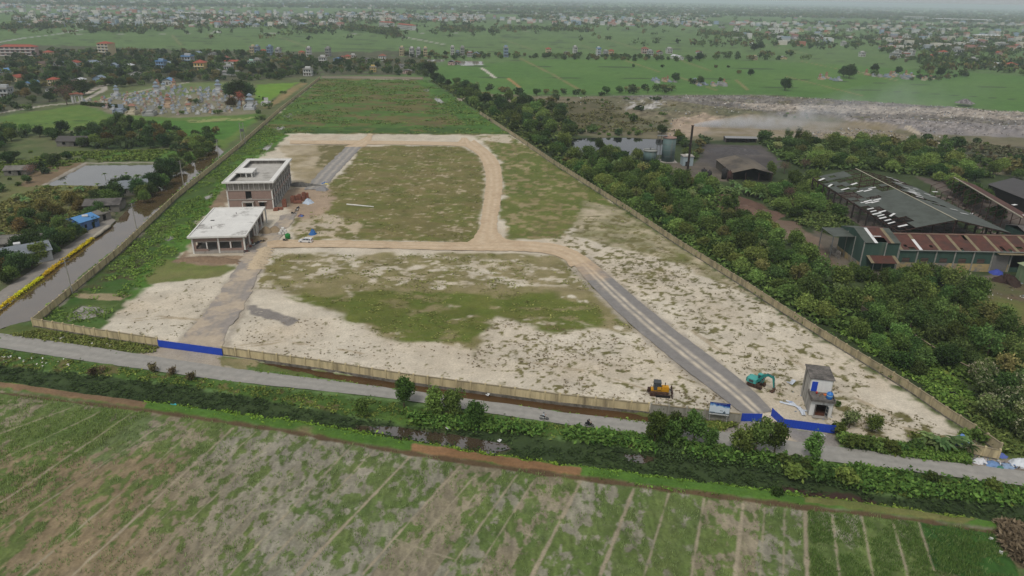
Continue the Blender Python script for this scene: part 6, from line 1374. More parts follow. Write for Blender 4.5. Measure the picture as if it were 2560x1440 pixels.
# the smaller rest of the village and field trees, in one mass
def soft_trees(name, pts, hs, ws, nq, cols, qs, m=None):
    """many far trees as one object: nq leaf clumps each"""
    n = len(pts); k = np.repeat(np.arange(n), nq); d = RNG.normal(size=(n * nq, 3)); d /= np.linalg.norm(d, axis=1)[:, None]; r = RNG.random(n * nq) ** .5
    lob = RNG.normal(0, .28, (n * nq, 1)) * 0 + np.take(RNG.normal(0, .22, (n * 4, 3)), k * 4 + RNG.integers(0, 4, n * nq), 0)
    P = np.zeros((n * nq, 3)); P[:, 0] = pts[k, 0] + (d[:, 0] * r * .42 + lob[:, 0]) * ws[k]; P[:, 1] = pts[k, 1] + (d[:, 1] * r * .42 + lob[:, 1]) * ws[k]; P[:, 2] = hs[k] * (.52 + .4 * d[:, 2] * r + .25 * lob[:, 2]).clip(.05, 1.1)
    V, F = leafquads(P, qs[k] * (.6 + .8 * RNG.random(len(P))), .5, d)
    c = np.array([alb(c) for c in cols])[RNG.integers(0, len(cols), n)] * LEAFK * (.75 + .5 * RNG.random((n, 1)))
    c = np.repeat(c[k] * (.8 + .4 * RNG.random((len(P), 1))), 4, 0)
    o = npmesh(name, V, F, M_LEAFS, c.clip(0, 1)); o['kind'] = 'stuff'; return o
TC = [(54, 70, 42), (66, 84, 46), (78, 94, 52), (62, 74, 48), (92, 88, 54)]
if REST:
    soft_trees('village_woods', np.array([[q[1].x, q[1].y] for q in REST]), np.array([PROTO[q[0]][2] * q[2] for q in REST]), np.array([PROTO[q[0]][3] * q[2] for q in REST]), 110, TC, np.array([1.5 * q[2] for q in REST]))
label_all(items)
for k, (o, tree, h, w, used) in PROTO.items():
    if not used[0]: bpy.data.objects.remove(o, do_unlink=True) if not tree else [bpy.data.objects.remove(x, do_unlink=True) for x in [c for c, _ in tree] + [o]]

# ---------------------------------------------------------------- ground cover nobody could count
def tufts(name, spots, per, size, h, c1, c2, rad=.3, up=.3, var=.25):
    n = len(spots)
    if not n: return
    P = np.repeat(np.array([[s[0], s[1], s[2] if len(s) > 2 else 0] for s in spots], float), per, 0)
    P[:, :2] += RNG.normal(0, rad, (len(P), 2)); P[:, 2] += RNG.random(len(P)) * h
    V, F = leafquads(P, size * (.6 + .8 * RNG.random(len(P))), up)
    base = np.repeat(.75 + .5 * RNG.random(n), per * 4)[:, None]
    o = npmesh(name, V, F, M_LEAFS, (tone(len(P), c1, c2, var) * base).clip(0, 1)); o['kind'] = 'stuff'; return o
def rnd_in(poly, n, ns=None, thr=.5, seed=0, off=()):
    P = GG(poly); lo, hi = P.min(0), P.max(0); q = RNG.uniform(lo, hi, (n, 2)); k = sdf(P, q[:, 0], q[:, 1]) < 0
    for a in off: k &= sdf(GG(a), q[:, 0], q[:, 1]) > -.3
    if ns: k &= fbm(q[:, 0] / ns, q[:, 1] / ns, 700 + seed, 3) > thr
    return q[k]
# weeds on the sand
W1 = np.concatenate([rnd_in([(565, 885), (620, 790), (860, 800), (1180, 860), (1180, 965), (1000, 948)], 600, 7, .4, 1), rnd_in([(1180, 860), (1240, 800), (1600, 832), (1770, 965), (1850, 1040), (1400, 995), (1180, 965)], 1900, 7, .42, 1),
                     rnd_in([(1460, 660), (1640, 610), (1850, 715), (2060, 850), (2200, 935), (2080, 1070), (1930, 1000), (1700, 830)], 3000, 7, .42, 2), rnd_in([(2090, 1000), (2300, 1040), (2470, 1115), (2400, 1110), (2100, 1080)], 420, 5, .4, 3),
                     rnd_in([(270, 805), (330, 740), (560, 690), (540, 750), (460, 845), (400, 858)], 160)])
tufts('sand_weeds', W1[: len(W1) // 2], 4, .26, .08, (106, 98, 74), (116, 110, 78), .12, 2)
tufts('sand_weeds', W1[len(W1) // 2:], 5, .26, .08, (104, 102, 68), (94, 92, 58), .2, 2)
W2 = np.concatenate([rnd_in(LOOP, 1500, 14, .45, 4), rnd_in(FRONT, 2000, 10, .42, 5), rnd_in(STRIP, 1300, 12, .45, 6)])
tufts('field_weeds', W2, 5, .45, .08, (104, 104, 60), (120, 116, 70), .5, 2.0)
# wild marsh strip along the canal wall
W3 = rnd_in([(95, 800), (300, 640), (440, 505), (600, 372), (660, 315), (710, 338), (640, 398), (560, 460), (480, 585), (440, 640), (330, 730), (250, 812)], 7500, 7, .38, 7)
tufts('marsh_grass', W3, 9, .5, .5, (78, 104, 46), (100, 122, 58), .6, .8, .15)
W4 = rnd_in([(690, 290), (800, 198), (1060, 200), (1200, 284), (1275, 335), (720, 333), (655, 318)], 5000, 14, .42, 8)
tufts('meadow_grass', W4, 6, 1.0, .4, (86, 104, 50), (100, 106, 58), 1.4, 1.2, .15)
# road bank, verges, canal plants, bund
tufts('bank_grass', rnd_in(BANKT + CANT[::-1], 9500), 9, .36, .25, (76, 100, 46), (98, 114, 56), .35, .5)
tufts('bank_weeds', rnd_in(BANKT + CANT[::-1], 3600, 5, .55, 9), 14, .28, .35, (60, 80, 42), (76, 94, 48), .6, .8, .14)
tufts('bank_weeds', rnd_in([(1000, 1030), (1600, 1090), (2000, 1150), (2560, 1225), (2560, 1262), (2200, 1235), (2000, 1182), (1650, 1130), (1300, 1082), (1050, 1068)], 5200, 6, .35, 19), 12, .55, 1.1, (60, 92, 42), (86, 112, 52), .5, .4)
tufts('bank_weeds', rnd_in([(1600, 1105), (2120, 1180), (2200, 1235), (2000, 1190), (1800, 1155), (1650, 1135)], 1900), 12, .35, .5, (52, 66, 40), (68, 84, 46), .6, .6)
tufts('canal_plants', rnd_in(CANT + CANB[::-1], 14000, 8, .25, 10, [w[1] for w in WATER if w[0] == 'canal_pool']), 5, .42, .08, (40, 52, 32), (54, 68, 38), .4, 3.0)
tufts('bund_grass', rnd_in([(368, 1008), (700, 1050), (1030, 1106), (1032, 1120), (700, 1064), (368, 1022)], 2600), 10, .42, .6, (82, 114, 42), (104, 132, 52), .35, .5)
tufts('bund_grass', rnd_in([(1450, 1172), (1700, 1205), (2000, 1240), (1998, 1258), (1700, 1226), (1450, 1190)], 3000), 10, .42, .5, (76, 108, 42), (98, 126, 52), .35, .5)
tufts('bund_grass', rnd_in([(1030, 1106), (1250, 1142), (1450, 1170), (1450, 1180), (1250, 1150), (1030, 1116)], 900), 10, .4, .5, (76, 112, 42), (96, 130, 50), .3, .5)
tufts('bund_grass', rnd_in([(2000, 1242), (2230, 1270), (2460, 1305), (2440, 1312), (2230, 1280), (2005, 1250)], 1000), 8, .4, .45, (80, 110, 44), (104, 124, 56), .3, .5)
tufts('verge_grass', rnd_in([(100, 826), (395, 868), (380, 885), (230, 868), (20, 838)], 1500), 8, .38, .4, (84, 102, 48), (108, 112, 64), .35, .5)
tufts('verge_grass', rnd_in([(620, 928), (860, 957), (1100, 989), (1400, 1032), (1640, 1056), (1630, 1062), (1400, 1029), (1100, 991), (860, 953), (640, 925)], 2600), 8, .3, .25, (80, 108, 46), (104, 124, 58), .3, .5)
tufts('verge_grass', rnd_in([(1640, 1045), (1850, 1062), (1800, 1075), (1640, 1055)], 700), 8, .4, .45, (80, 106, 46), (110, 116, 60), .3, .5)
tufts('verge_grass', rnd_in([(2110, 1110), (2240, 1140), (2420, 1160), (2420, 1130), (2300, 1120), (2110, 1090)], 2600), 10, .45, .7, (68, 96, 42), (96, 118, 54), .35, .5)
tufts('ditch_plants', rnd_in([(2060, 800), (2150, 795), (2240, 855), (2370, 935), (2440, 995), (2400, 1040), (2300, 960), (2150, 868)], 1500), 9, .55, .6, (74, 98, 46), (104, 124, 56), .5, .6)
tufts('ditch_plants', rnd_in([(2400, 1000), (2560, 1060), (2560, 1140), (2500, 1130), (2440, 1070)], 700), 9, .55, .8, (66, 88, 46), (90, 106, 56), .5, .6)
tufts('creepers', rnd_in([(2240, 820), (2560, 960), (2600, 1010), (2500, 1000), (2380, 930), (2260, 870)], 2600), 10, .65, 1.1, (58, 84, 40), (78, 102, 48), .6, .5)
# undergrowth below the tree belts
tufts('undergrowth', rnd_in([(1390, 400), (1480, 398), (1600, 410), (1690, 455), (1800, 470), (1900, 590), (1990, 640), (2080, 730), (2200, 800), (2100, 830), (1960, 765), (1850, 705), (1700, 608), (1566, 518)], 9000), 7, 1.0, 2.0, (62, 82, 42), (88, 104, 52), .9, .5)
tufts('undergrowth', rnd_in([(1900, 470), (2030, 440), (2050, 480), (2130, 565), (2080, 590), (1990, 560), (1930, 520)], 2200), 8, .8, 1.4, (64, 82, 44), (90, 102, 56), .8, .5)
tufts('undergrowth', rnd_in([(2180, 700), (2440, 750), (2560, 860), (2560, 960), (2300, 850), (2160, 780)], 4200), 8, .9, 1.8, (58, 78, 42), (80, 96, 48), .8, .5)
tufts('undergrowth', rnd_in([(1900, 352), (2290, 362), (2480, 445), (2300, 440), (2150, 422), (2020, 425), (1960, 400)], 5200), 7, 1.4, 2.2, (62, 82, 46), (84, 100, 54), 1.2, .5)
tufts('undergrowth', rnd_in([(1080, 203), (1240, 252), (1420, 292), (1440, 338), (1390, 398), (1300, 345), (1200, 280)], 4200), 7, 1.4, 2.0, (60, 80, 44), (82, 98, 52), 1.2, .5)
tufts('landfill_scrub', rnd_in([(1260, 250), (1720, 250), (1700, 330), (1420, 332), (1330, 300)], 4000, 12, .5, 11), 6, 1.0, .7, (100, 98, 66), (82, 84, 54), 1.0, .6)
tufts('landfill_scrub', rnd_in([(2340, 350), (2560, 375), (2600, 440), (2480, 420)], 2600, 12, .4, 12), 6, 1.2, 1.0, (74, 84, 54), (92, 88, 70), 1.0, .6)
tufts('garden_weeds', rnd_in([(-80, 540), (110, 468), (330, 470), (240, 540), (0, 600)], 4200, 8, .35, 13), 7, .7, .6, (84, 96, 52), (112, 110, 66), .6, .5)
tufts('garden_weeds', rnd_in([(-80, 420), (200, 380), (430, 375), (380, 402), (210, 405), (60, 440)], 2600, 8, .35, 14), 7, .9, .7, (74, 96, 46), (96, 112, 54), .7, .5)
tufts('canal_bank_grass', rnd_in([(95, 788), (300, 612), (440, 482), (550, 385), (556, 395), (440, 496), (300, 630), (100, 800)], 1700), 8, .5, .6, (80, 106, 46), (100, 122, 54), .35, .5)
tufts('canal_bank_grass', rnd_in([(285, 540), (335, 494), (402, 443), (484, 395), (540, 358), (488, 400), (408, 449), (340, 502)], 700), 8, .5, .6, (66, 92, 42), (90, 112, 52), .5, .5)
# rubbish scattered on the landfill and the roadside heap
def litter(name, pts, z, s, cols, zr=.4):
    n = len(pts); P = np.zeros((n, 3)); P[:, :2] = pts; P[:, 2] = z + RNG.random(n) * zr
    V, F = leafquads(P, s * (.4 + 1.2 * RNG.random(n)), .8, asp=1.3); c = np.array([alb(cols[k]) for k in RNG.integers(0, len(cols), n)])
    o = npmesh(name, V, F, M_LITTER, np.repeat(c, 4, 0)); o['kind'] = 'stuff'; return o
M_LITTER = attr_mat('litter', .7, (3,), (.15,))
LC = [(206, 204, 200), (172, 168, 162), (150, 146, 142), (120, 112, 104), (96, 88, 80), (190, 176, 160), (130, 140, 150), (84, 78, 72)]
lp = rnd_in([(1700, 246), (1900, 240), (2560, 284), (2900, 320), (2900, 390), (2560, 340), (2300, 335), (2200, 308), (1960, 288), (1780, 290)], 9000)
def dz(q):
    a, b = q[:, 0], q[:, 1]; d = sdf(dump, a, b); w = sstep(-d / 14); return w * (1.6 + 2.2 * (fbm(a / 25, b / 25, 401, 4) - .35) + 1.2 * (fbm(a / 4, b / 4, 402, 3) - .5))
litter('landfill_rubbish', lp, dz(lp), .9, LC, .3)
lp = rnd_in([(1200, 240), (1280, 238), (1560, 242), (1780, 244), (1760, 290), (1660, 350), (1640, 330), (1690, 290), (1500, 262), (1240, 262)], 3000, 10, .5, 15); litter('landfill_rubbish', lp, dz(lp), .9, LC, .3)
lp = rnd_in([(2120, 320), (2330, 338), (2440, 350), (2300, 345), (2000, 345), (1960, 335)], 1800, 8, .4, 16); litter('landfill_rubbish', lp, dz(lp), .8, LC, .3)
litter('roadside_rubbish', rnd_in([(2425, 1140), (2480, 1152), (2620, 1172), (2620, 1182), (2540, 1172), (2420, 1156)], 900), .02, .35, LC + [(90, 130, 180), (60, 110, 160), (214, 214, 212)], .35)
litter('roadside_rubbish', rnd_in([(100, 838), (380, 876), (330, 880), (60, 842)], 60), .3, .35, [(214, 214, 208), (196, 190, 180)], .1)
litter('roadside_rubbish', rnd_in([(0, 885), (200, 905), (180, 925), (0, 910)], 60), .35, .35, [(214, 214, 208), (196, 190, 180)], .1)
litter('site_rubbish', rnd_in([(1960, 985), (2020, 970), (2030, 1000), (2095, 1055), (2120, 1060), (2010, 1045), (1950, 1010)], 150), .03, .28, LC + [(214, 214, 212), (120, 150, 196)], .06)
litter('yard_rubbish', rnd_in([(2400, 700), (2560, 705), (2560, 760), (2440, 740)], 160), .03, .4, LC + [(214, 214, 212)], .1)

# young rice standing in the near paddies
def blades(name, pts, h, w, c1, c2, n=3):
    P = np.repeat(pts, n, 0); P = P + RNG.normal(0, .14, P.shape); k = len(P); a = RNG.uniform(0, 6.283, k); hh = h * (.6 + .8 * RNG.random(k)); d = np.stack([np.cos(a), np.sin(a)], 1) * w
    le = RNG.normal(0, .12, (k, 2)); z = np.zeros(k)
    V = np.stack([np.c_[P - d, z], np.c_[P + d, z], np.c_[P + d * .3 + le, hh], np.c_[P - d * .3 + le, hh]], 1).reshape(-1, 3)
    o = npmesh(name, V, np.arange(4 * k).reshape(k, 4), M_LEAFS, tone(k, c1, c2, .15).clip(0, 1)); o['kind'] = 'stuff'
def off_lines(q):
    k = np.ones(len(q), bool)
    for pts, w in RLINES: k &= ldist(GG(pts), q[:, 0], q[:, 1]) > w * .5 + .12
    return q[k]
q = off_lines(rnd_in(PAD, 40000, 2.4, .5, 21)); blades('young_rice', q, .4, .05, (112, 128, 76), (132, 140, 94))
q = off_lines(rnd_in([(2020, 1277), (2290, 1307), (2480, 1332), (2530, 1400), (2560, 1445), (2020, 1445)], 9000, 3, .4, 22)); blades('young_rice', q, .4, .05, (80, 106, 52), (94, 114, 60))
q = off_lines(rnd_in([(-60, 976), (380, 1032), (330, 1060), (0, 1290), (-60, 1300)], 9000, 3, .45, 23)); blades('young_rice', q, .4, .05, (98, 126, 66), (116, 134, 78))

wl = rnd_in([(1383, 396), (1566, 511), (1850, 694), (2060, 822), (2262, 945), (2430, 1060), (2420, 1075), (2262, 975), (2060, 852), (1850, 718), (1566, 532), (1383, 414)], 5200, 9, .44, 31)
tufts('wall_creepers', wl, 8, .4, 1.7, (64, 86, 42), (90, 108, 54), .4, .4)
# ---------------------------------------------------------------- village houses
def hm(n, c, **k): return mat('house_' + n, c, var=k.pop('var', .14), scale=.6, **k)
HW = {'white': (206, 206, 202), 'cream': (206, 188, 148), 'grey': (160, 160, 156), 'blue': (142, 164, 186), 'pink': (196, 168, 160), 'mint': (166, 204, 186), 'orange': (206, 168, 124), 'yellow': (212, 186, 120), 'palegrey': (184, 186, 186)}
HR = {'red': (158, 84, 66), 'tile': (142, 92, 76), 'blue': (108, 148, 190), 'greyblue': (136, 150, 164), 'grey': (124, 122, 120), 'white': (200, 202, 204), 'conc': (158, 156, 150), 'brown': (110, 92, 82)}
M_WIN = mat('dark_window_glass', (58, 66, 74), rough=.2, var=.1)
M_DOOR = mat('brown_door', (92, 74, 60))
HP = {}
def house_proto(wc, rc, kind):
    k = (wc, rc, kind)
    if k in HP: return HP[k]
    wm, rm = hm(wc, HW[wc], streak=True), hm('roof_' + rc, HR[rc])
    o = thing('village_house', 'house', 'house', (0, 0, -500)); ch = []
    def add(q, p=None): ch.append((q, [])) if p is None else ch[-1][1].append(q); return q
    if kind in ('tall', 'block'):
        W, D, n = (5.2, 12, 3) if kind == 'tall' else (8.5, 9, 2); H = 3.4 * n
        b = MB(); b.box((W / 2, D / 2, H / 2), (W, D, H)); add(b.build('wall', wm, o))
        b = MB(); b.box((W / 2, D / 2, H + .12), (W + .7, D + .7, .24)); [b.box((x, y, H + .55), (dx, dy, .6)) for x, y, dx, dy in ((W / 2, -.2, W + .5, .15), (W / 2, D + .2, W + .5, .15), (-.2, D / 2, .15, D), (W + .2, D / 2, .15, D))]
        add(b.build('roof', rm, o))
        b = MB(); b.box((W * .5, D * .6, H + 1.3), (W * .6, 3.2, 2.3)); add(b.build('roof_room', wm, o))
        for f in range(n):
            b = MB(); b.box((W / 2, -.45, 3.4 * f + 3.3), (W + .2, .9, .2)); add(b.build('balcony', rm, o))
            for x in ((W * .3, W * .7) if kind == 'tall' else (W * .2, W * .5, W * .8)):
                b = MB(); b.box((x, -.02, 3.4 * f + 1.75), (1.3, .1, 1.7 if f else 2.4)); add(b.build('door' if f == 0 else 'window', M_DOOR if f == 0 else M_WIN, o))
            for y in (D * .3, D * .65):
                for x in (0, W):
                    b = MB(); b.box((x, y, 3.4 * f + 1.8), (.1, 1.2, 1.3)); add(b.build('window', M_WIN, o))
    elif kind == 'villa':
        W, D, H = 9, 10, 6.6
        b = MB(); b.box((W / 2, D / 2, H / 2), (W, D, H)); add(b.build('wall', wm, o))
        b = MB(); b.hip(0, W, 0, D, H, H + 2.4, .8); add(b.build('roof', rm, o))
        b = MB(); b.box((W / 2, -.7, 3.3), (W, 1.4, .25)); add(b.build('balcony', hm('white', HW['white']), o))
        for f in (0, 1):
            for x in (1.8, 4.5, 7.2): b = MB(); b.box((x, -.02, 3.3 * f + 1.6), (1.3, .1, 1.8)); add(b.build('window', M_WIN, o))
    else:
        W, D, H, R = {'gable': (8, 11, 3.4, 2.0), 'long': (7, 16, 3.0, 1.4), 'low': (9, 8, 2.8, 1.2)}[kind]
        b = MB(); b.box((W / 2, D / 2, H / 2), (W, D, H)); [b.add([(0, y, H), (W, y, H), (W / 2, y, H + R)], [(0, 1, 2), (2, 1, 0)]) for y in (0, D)]; add(b.build('wall', wm, o))
        b = MB(); b.gable(0, W, 0, D, H, H + R, 'y', .15, .5); add(b.build('roof', rm, o))
        b = MB(); b.box((W * .5, -.02, 1.1), (1.2, .1, 2.2)); add(b.build('door', M_DOOR, o))
        for x in (W * .2, W * .8): b = MB(); b.box((x, -.02, 1.7), (1.2, .1, 1.1)); add(b.build('window', M_WIN, o))
    HP[k] = (o, ch, [False]); return HP[k]
KW = {'tall': 'tall narrow house', 'block': 'flat roofed house', 'villa': 'two-storey villa', 'gable': 'gabled house', 'long': 'long house', 'low': 'low house'}
WN = {'palegrey': 'pale grey'}; RN = {'tile': 'tile red', 'greyblue': 'grey blue', 'conc': 'concrete'}
hitems = []
def house(px, py, wc, rc, kind, rz=0.0, sc=1.0, group='houses of the village'):
    o, ch, used = house_proto(wc, rc, kind); p = G(px, py); W = 4.0 * sc; p = p - Vector((W * math.cos(rz), W * math.sin(rz), 0)) + Vector((0, 0, 0))
    if not used[0]: used[0] = True; q = o; o.location = p; o.rotation_euler.z = rz; o.scale = (sc,) * 3
    else: q = dup(o, p, rz, sc=sc, tree=ch)
    q['group'] = group; q['category'] = 'house'
    look = f'{WN.get(wc, wc)} {KW[kind]}' + (f' with {RN.get(rc, rc)} roof' if kind not in ('tall', 'block') else '')
    hitems.append((look.replace('flat roofed house', 'flat house'), Vector(p), (lambda o: (lambda s: o.__setitem__('label', s)))(q)))
for a in HOUSES:
    house(*a)
FARG = [([(30, 42), (330, 42), (460, 58), (460, 66), (200, 70), (30, 60)], 40), ([(370, 46), (860, 44), (870, 66), (640, 70), (400, 62)], 46), ([(850, 36), (1200, 34), (1215, 54), (860, 56)], 46), ([(1380, 38), (1760, 42), (1770, 66), (1560, 58), (1380, 50)], 46),
        ([(1740, 58), (2000, 74), (2330, 108), (2300, 116), (2000, 92), (1740, 76)], 26), ([(2200, 78), (2600, 84), (2600, 130), (2420, 112), (2200, 92)], 46), ([(2300, 125), (2620, 140), (2620, 180), (2480, 165), (2400, 150)], 26), ([(880, 150), (1080, 158), (1070, 185), (960, 180)], 8), ([(0, 150), (640, 150), (780, 175), (460, 200), (0, 200)], 24)]
KINDS = [('white', 'conc', 'tall'), ('white', 'red', 'gable'), ('cream', 'red', 'gable'), ('palegrey', 'conc', 'block'), ('white', 'conc', 'block'), ('grey', 'grey', 'long'), ('blue', 'blue', 'low'), ('pink', 'tile', 'gable'), ('white', 'white', 'low'), ('palegrey', 'greyblue', 'gable')]
pr = random.Random(21)
for poly, n in FARG:
    x0, x1 = min(p[0] for p in poly), max(p[0] for p in poly); y0, y1 = min(p[1] for p in poly), max(p[1] for p in poly); c = 0
    A = np.array(poly, float)
    while c < n:
        x, y = pr.uniform(x0, x1), pr.uniform(y0, y1)
        if sdf(A, np.array([x]), np.array([y]))[0] > 0 or len(hitems) >= 296: 
            if len(hitems) >= 296: break
            continue
        c += 1; w, r, k = KINDS[int(pr.random() ** 1.3 * len(KINDS))]; house(x, y, w, r, k, pr.uniform(-.4, .4) + (1.57 if pr.random() < .2 else 0), pr.uniform(.8, 1.15) if y > 120 else pr.uniform(1.0, 1.5), 'houses of the far hamlets')
label_all(hitems)
for k, (o, ch, used) in HP.items():
    if not used[0]: [bpy.data.objects.remove(x, do_unlink=True) for x in [c for c, _ in ch] + [o]]
# institutional buildings
def long_block(label, a, b, floors, wc, rc, D=11, name='school', cat='school'):
    p, q = G(*a), G(*b); d = q - p; L = d.length; o = thing(name, label, cat, p, math.atan2(d.y, d.x)); H = 3.5 * floors
    P1('wall', hm(wc, HW[wc], streak=True), o, ((L / 2, D / 2, H / 2), (L, D, H))); r = MB(); r.hip(0, L, 0, D, H, H + 2.4, .8); r.build('roof', hm('roof_' + rc, HR[rc]), o)
    n = min(12, max(3, int(L / 5)))
    for f in range(floors):
        P1('gallery', hm('white', HW['white']), o, ((L / 2, -.5, 3.5 * f + .6), (L, 1.0, .9)))
        for k in range(n): P1('window', M_WIN, o, (((k + .5) * L / n, -.03, 3.5 * f + 2.1), (L / n * .6, .1, 1.5)))
long_block('long three-storey school with pinkish walls and dull red roof', (2, 140), (92, 140), 3, 'pink', 'red')
long_block('tall cream school tower block with a red hipped roof', (247, 138), (274, 139), 4, 'cream', 'red', 13)
long_block('red roofed school wing among trees beyond the field road', (948, 66), (978, 68), 3, 'white', 'red')
long_block('white school wing with red roof nearer the field road', (993, 72), (1030, 76), 3, 'white', 'red')
long_block('long white factory hall on the hazy horizon', (2332, 52), (2480, 56), 3, 'white', 'white', 60, 'factory', 'factory')
long_block('wide low white factory roof far across the plain', (1935, 36), (2040, 38), 1, 'palegrey', 'white', 80, 'factory', 'factory')
long_block('yellowish market hall in the farther hamlet', (2430, 95), (2508, 98), 2, 'yellow', 'white', 30, 'factory', 'hall')
long_block('pale factory block behind the long white hall', (2250, 46), (2320, 48), 3, 'palegrey', 'conc', 50, 'factory', 'factory')
long_block('long low white building near the hazy skyline', (325, 9), (350, 9), 2, 'white', 'white', 40, 'factory', 'factory')
# hazy towns and woods beyond
def far_pts(n, ylo, yhi, thr, seed, xs=(-80, 2640), house=False):
    out = []
    px = RNG.uniform(xs[0], xs[1], n); py = ylo + (yhi - ylo) * RNG.random(n) ** 1.1 + (px - 1280) * .0192
    for a, b in zip(px, py):
        if b < -8.5 + .0192 * (a - 1280) + 6: continue
        p = G(a, b); out.append((p.x, p.y))
    P = np.array(out); k = fbm(P[:, 0] / 700, P[:, 1] / 260, 77, 4) > thr
    return P[k]
FP = far_pts(15000, -2, 36, .53, 1)
FP = np.concatenate([FP, far_pts(500, -2, 112, .0, 1)])
for poly, n in FARG[:7]:
    FP = np.concatenate([FP, np.array([[p.x, p.y] for p in (G(pr.uniform(min(a[0] for a in poly), max(a[0] for a in poly)), pr.uniform(min(a[1] for a in poly) - 2, max(a[1] for a in poly) + 5)) for _ in range(n * 6))])])
for x0, y0, x1, y1, n in ((740, 74, 1000, 78, 60), (1090, 72, 1480, 78, 130), (1100, 78, 1250, 82, 40), (600, 52, 900, 50, 80), (1300, 45, 1400, 48, 60), (1930, 95, 2250, 100, 60), (2250, 105, 2420, 120, 60), (1750, 84, 1920, 96, 60), (0, 74, 160, 66, 90), (200, 80, 420, 76, 50), (460, 42, 560, 44, 50), (870, 68, 1000, 92, 160), (700, 88, 840, 82, 20), (2000, 60, 2560, 72, 160), (1700, 34, 2560, 50, 240)):
    t = RNG.random(n); FP = np.concatenate([FP, np.array([[p.x, p.y] for p in (G(x0 + (x1 - x0) * a, y0 + (y1 - y0) * a + RNG.normal(0, 2.0)) for a in t)])])
FP = FP[np.hypot(FP[:, 0], FP[:, 1]) > 880]
nF = len(FP); dist = FP[:, 1]; sF = np.clip(dist / 2200, 1, 2.6)
soft_trees('distant_woods', FP, RNG.uniform(6, 12, nF) * (1 + .12 * sF), RNG.uniform(8, 16, nF) * sF, 20, TC, 3.4 * sF)
HPt = np.concatenate([far_pts(2600, 0, 56, .57, 3), far_pts(350, 0, 60, .3, 3)]); HPt = np.concatenate([HPt] + [np.array([tuple(G(pr.uniform(min(a[0] for a in q), max(a[0] for a in q)), pr.uniform(min(a[1] for a in q), max(a[1] for a in q))))[:2] for _ in range(int(n * 1.8))]) for q, n in FARG[:6]]); nH = len(HPt); Vh = []; Fh = []; Ch = []
cs = [alb(c) * .95 for c in ((216, 216, 214), (210, 206, 198), (180, 184, 188), (176, 120, 104), (150, 170, 190), (210, 204, 190))]
for k, (x, y) in enumerate(HPt):
    w, d, h = RNG.uniform(8, 18), RNG.uniform(8, 14), RNG.choice([5, 8, 11]); b = k * 8
    Vh += [(x + sx * w / 2, y + sy * d / 2, z) for z in (0, h) for sx, sy in ((-1, -1), (1, -1), (1, 1), (-1, 1))]
    Fh += [(b + 4, b + 5, b + 6, b + 7), (b, b + 1, b + 5, b + 4), (b + 1, b + 2, b + 6, b + 5), (b + 2, b + 3, b + 7, b + 6), (b + 3, b, b + 4, b + 7)]
    c = cs[RNG.integers(0, 6)]; c2 = cs[RNG.integers(0, 6)]; Ch += [c] * 4 + [c2] * 4
npmesh('distant_town', np.array(Vh), np.array(Fh), attr_mat('far_walls', .8, (.2,), (.1,)), np.array(Ch))['kind'] = 'stuff'

# ---------------------------------------------------------------- cemeteries
TB = []
def tomb_proto(wc, rc, typ):
    b = MB(); wm = mat('tomb_' + wc, {'blue': (150, 160, 172), 'orange': (188, 164, 138), 'cream': (192, 182, 158), 'pink': (178, 164, 158), 'white': (196, 196, 192)}.get(wc, HW.get(wc, (150, 150, 150))), var=.2); rm = mat('tomb_roof_' + rc, {'red': (152, 110, 94), 'tile': (140, 110, 98)}.get(rc, HR.get(rc, (150, 150, 150))), var=.2)
    b.box((0, 0, .3), (3.0, 4.0, .6), m=wm); b.box((0, .3, .9), (1.6, 2.2, .6), m=wm)
    for x, y, dx, dy in ((-1.4, 0, .2, 4), (1.4, 0, .2, 4), (0, 1.95, 3, .2)): b.box((x, y, .85), (dx, dy, .5), m=wm)
    if typ: 
        b.box((0, 1.6, 1.7), (1.7, .7, 1.8), m=wm); b.hip(-.9, .9, 1.2, 2.0, 2.6, 3.3, .35, m=rm)
        if typ > 1: b.box((0, 1.6, 3.4), (.9, .5, .7), m=wm); b.hip(-.5, .5, 1.3, 1.9, 3.75, 4.4, .3, m=rm)
    else: b.box((0, 1.75, 1.6), (1.5, .25, 1.5), m=wm)
    return b
TT = [('palegrey', 'greyblue', 1, 'grey roofed tomb'), ('palegrey', 'greyblue', 2, 'grey shrine tomb'), ('cream', 'red', 1, 'cream red roofed tomb'), ('orange', 'red', 2, 'orange shrine tomb'), ('blue', 'greyblue', 0, 'blue grey slab tomb'), ('white', 'white', 0, 'white slab tomb'), ('grey', 'grey', 0, 'dark grey slab tomb'), ('pink', 'tile', 1, 'pink tiled tomb')]
tp = []; tit = []
for w, r, t_, lb in TT: tp.append([tomb_proto(w, r, t_), None, lb])
def tomb(p, k, rz, sc, group):
    b, o, lb = tp[k]
    if o is None: o = b.build('tomb', None); tp[k][1] = o; q = o
    else: q = o.copy(); COL.objects.link(q)
    q.location = p; q.rotation_euler.z = rz; q.scale = (sc,) * 3; q['category'] = 'tomb'; q['group'] = group
    tit.append((lb, Vector(p), (lambda o: (lambda s: o.__setitem__('label', s)))(q)))
CT = []
CEM = [(200, 254), (330, 236), (420, 226), (560, 222), (640, 252), (650, 272), (560, 284), (430, 288), (300, 280)]
for p in scatter(CEM, 3.8, 210, taken=CT): tomb(p, [0, 1, 2, 4, 4, 0, 6, 6, 0, 5, 3, 7, 2, 6][int(RNG.random() * 14)], .25 + RNG.normal(0, .15), RNG.uniform(.55, 1.0), 'tombs of the village cemetery')
for px, py, k, s in ((420, 268, 3, 2.0), (300, 282, 4, 2.2), (330, 286, 2, 2.0), (375, 288, 6, 2.4), (545, 232, 1, 2.3), (625, 273, 1, 2.4), (665, 262, 5, 2.0), (470, 280, 2, 1.7), (390, 236, 1, 2.2), (290, 240, 1, 1.8)): tomb(G(px, py), k, .2, s, 'tombs of the village cemetery')
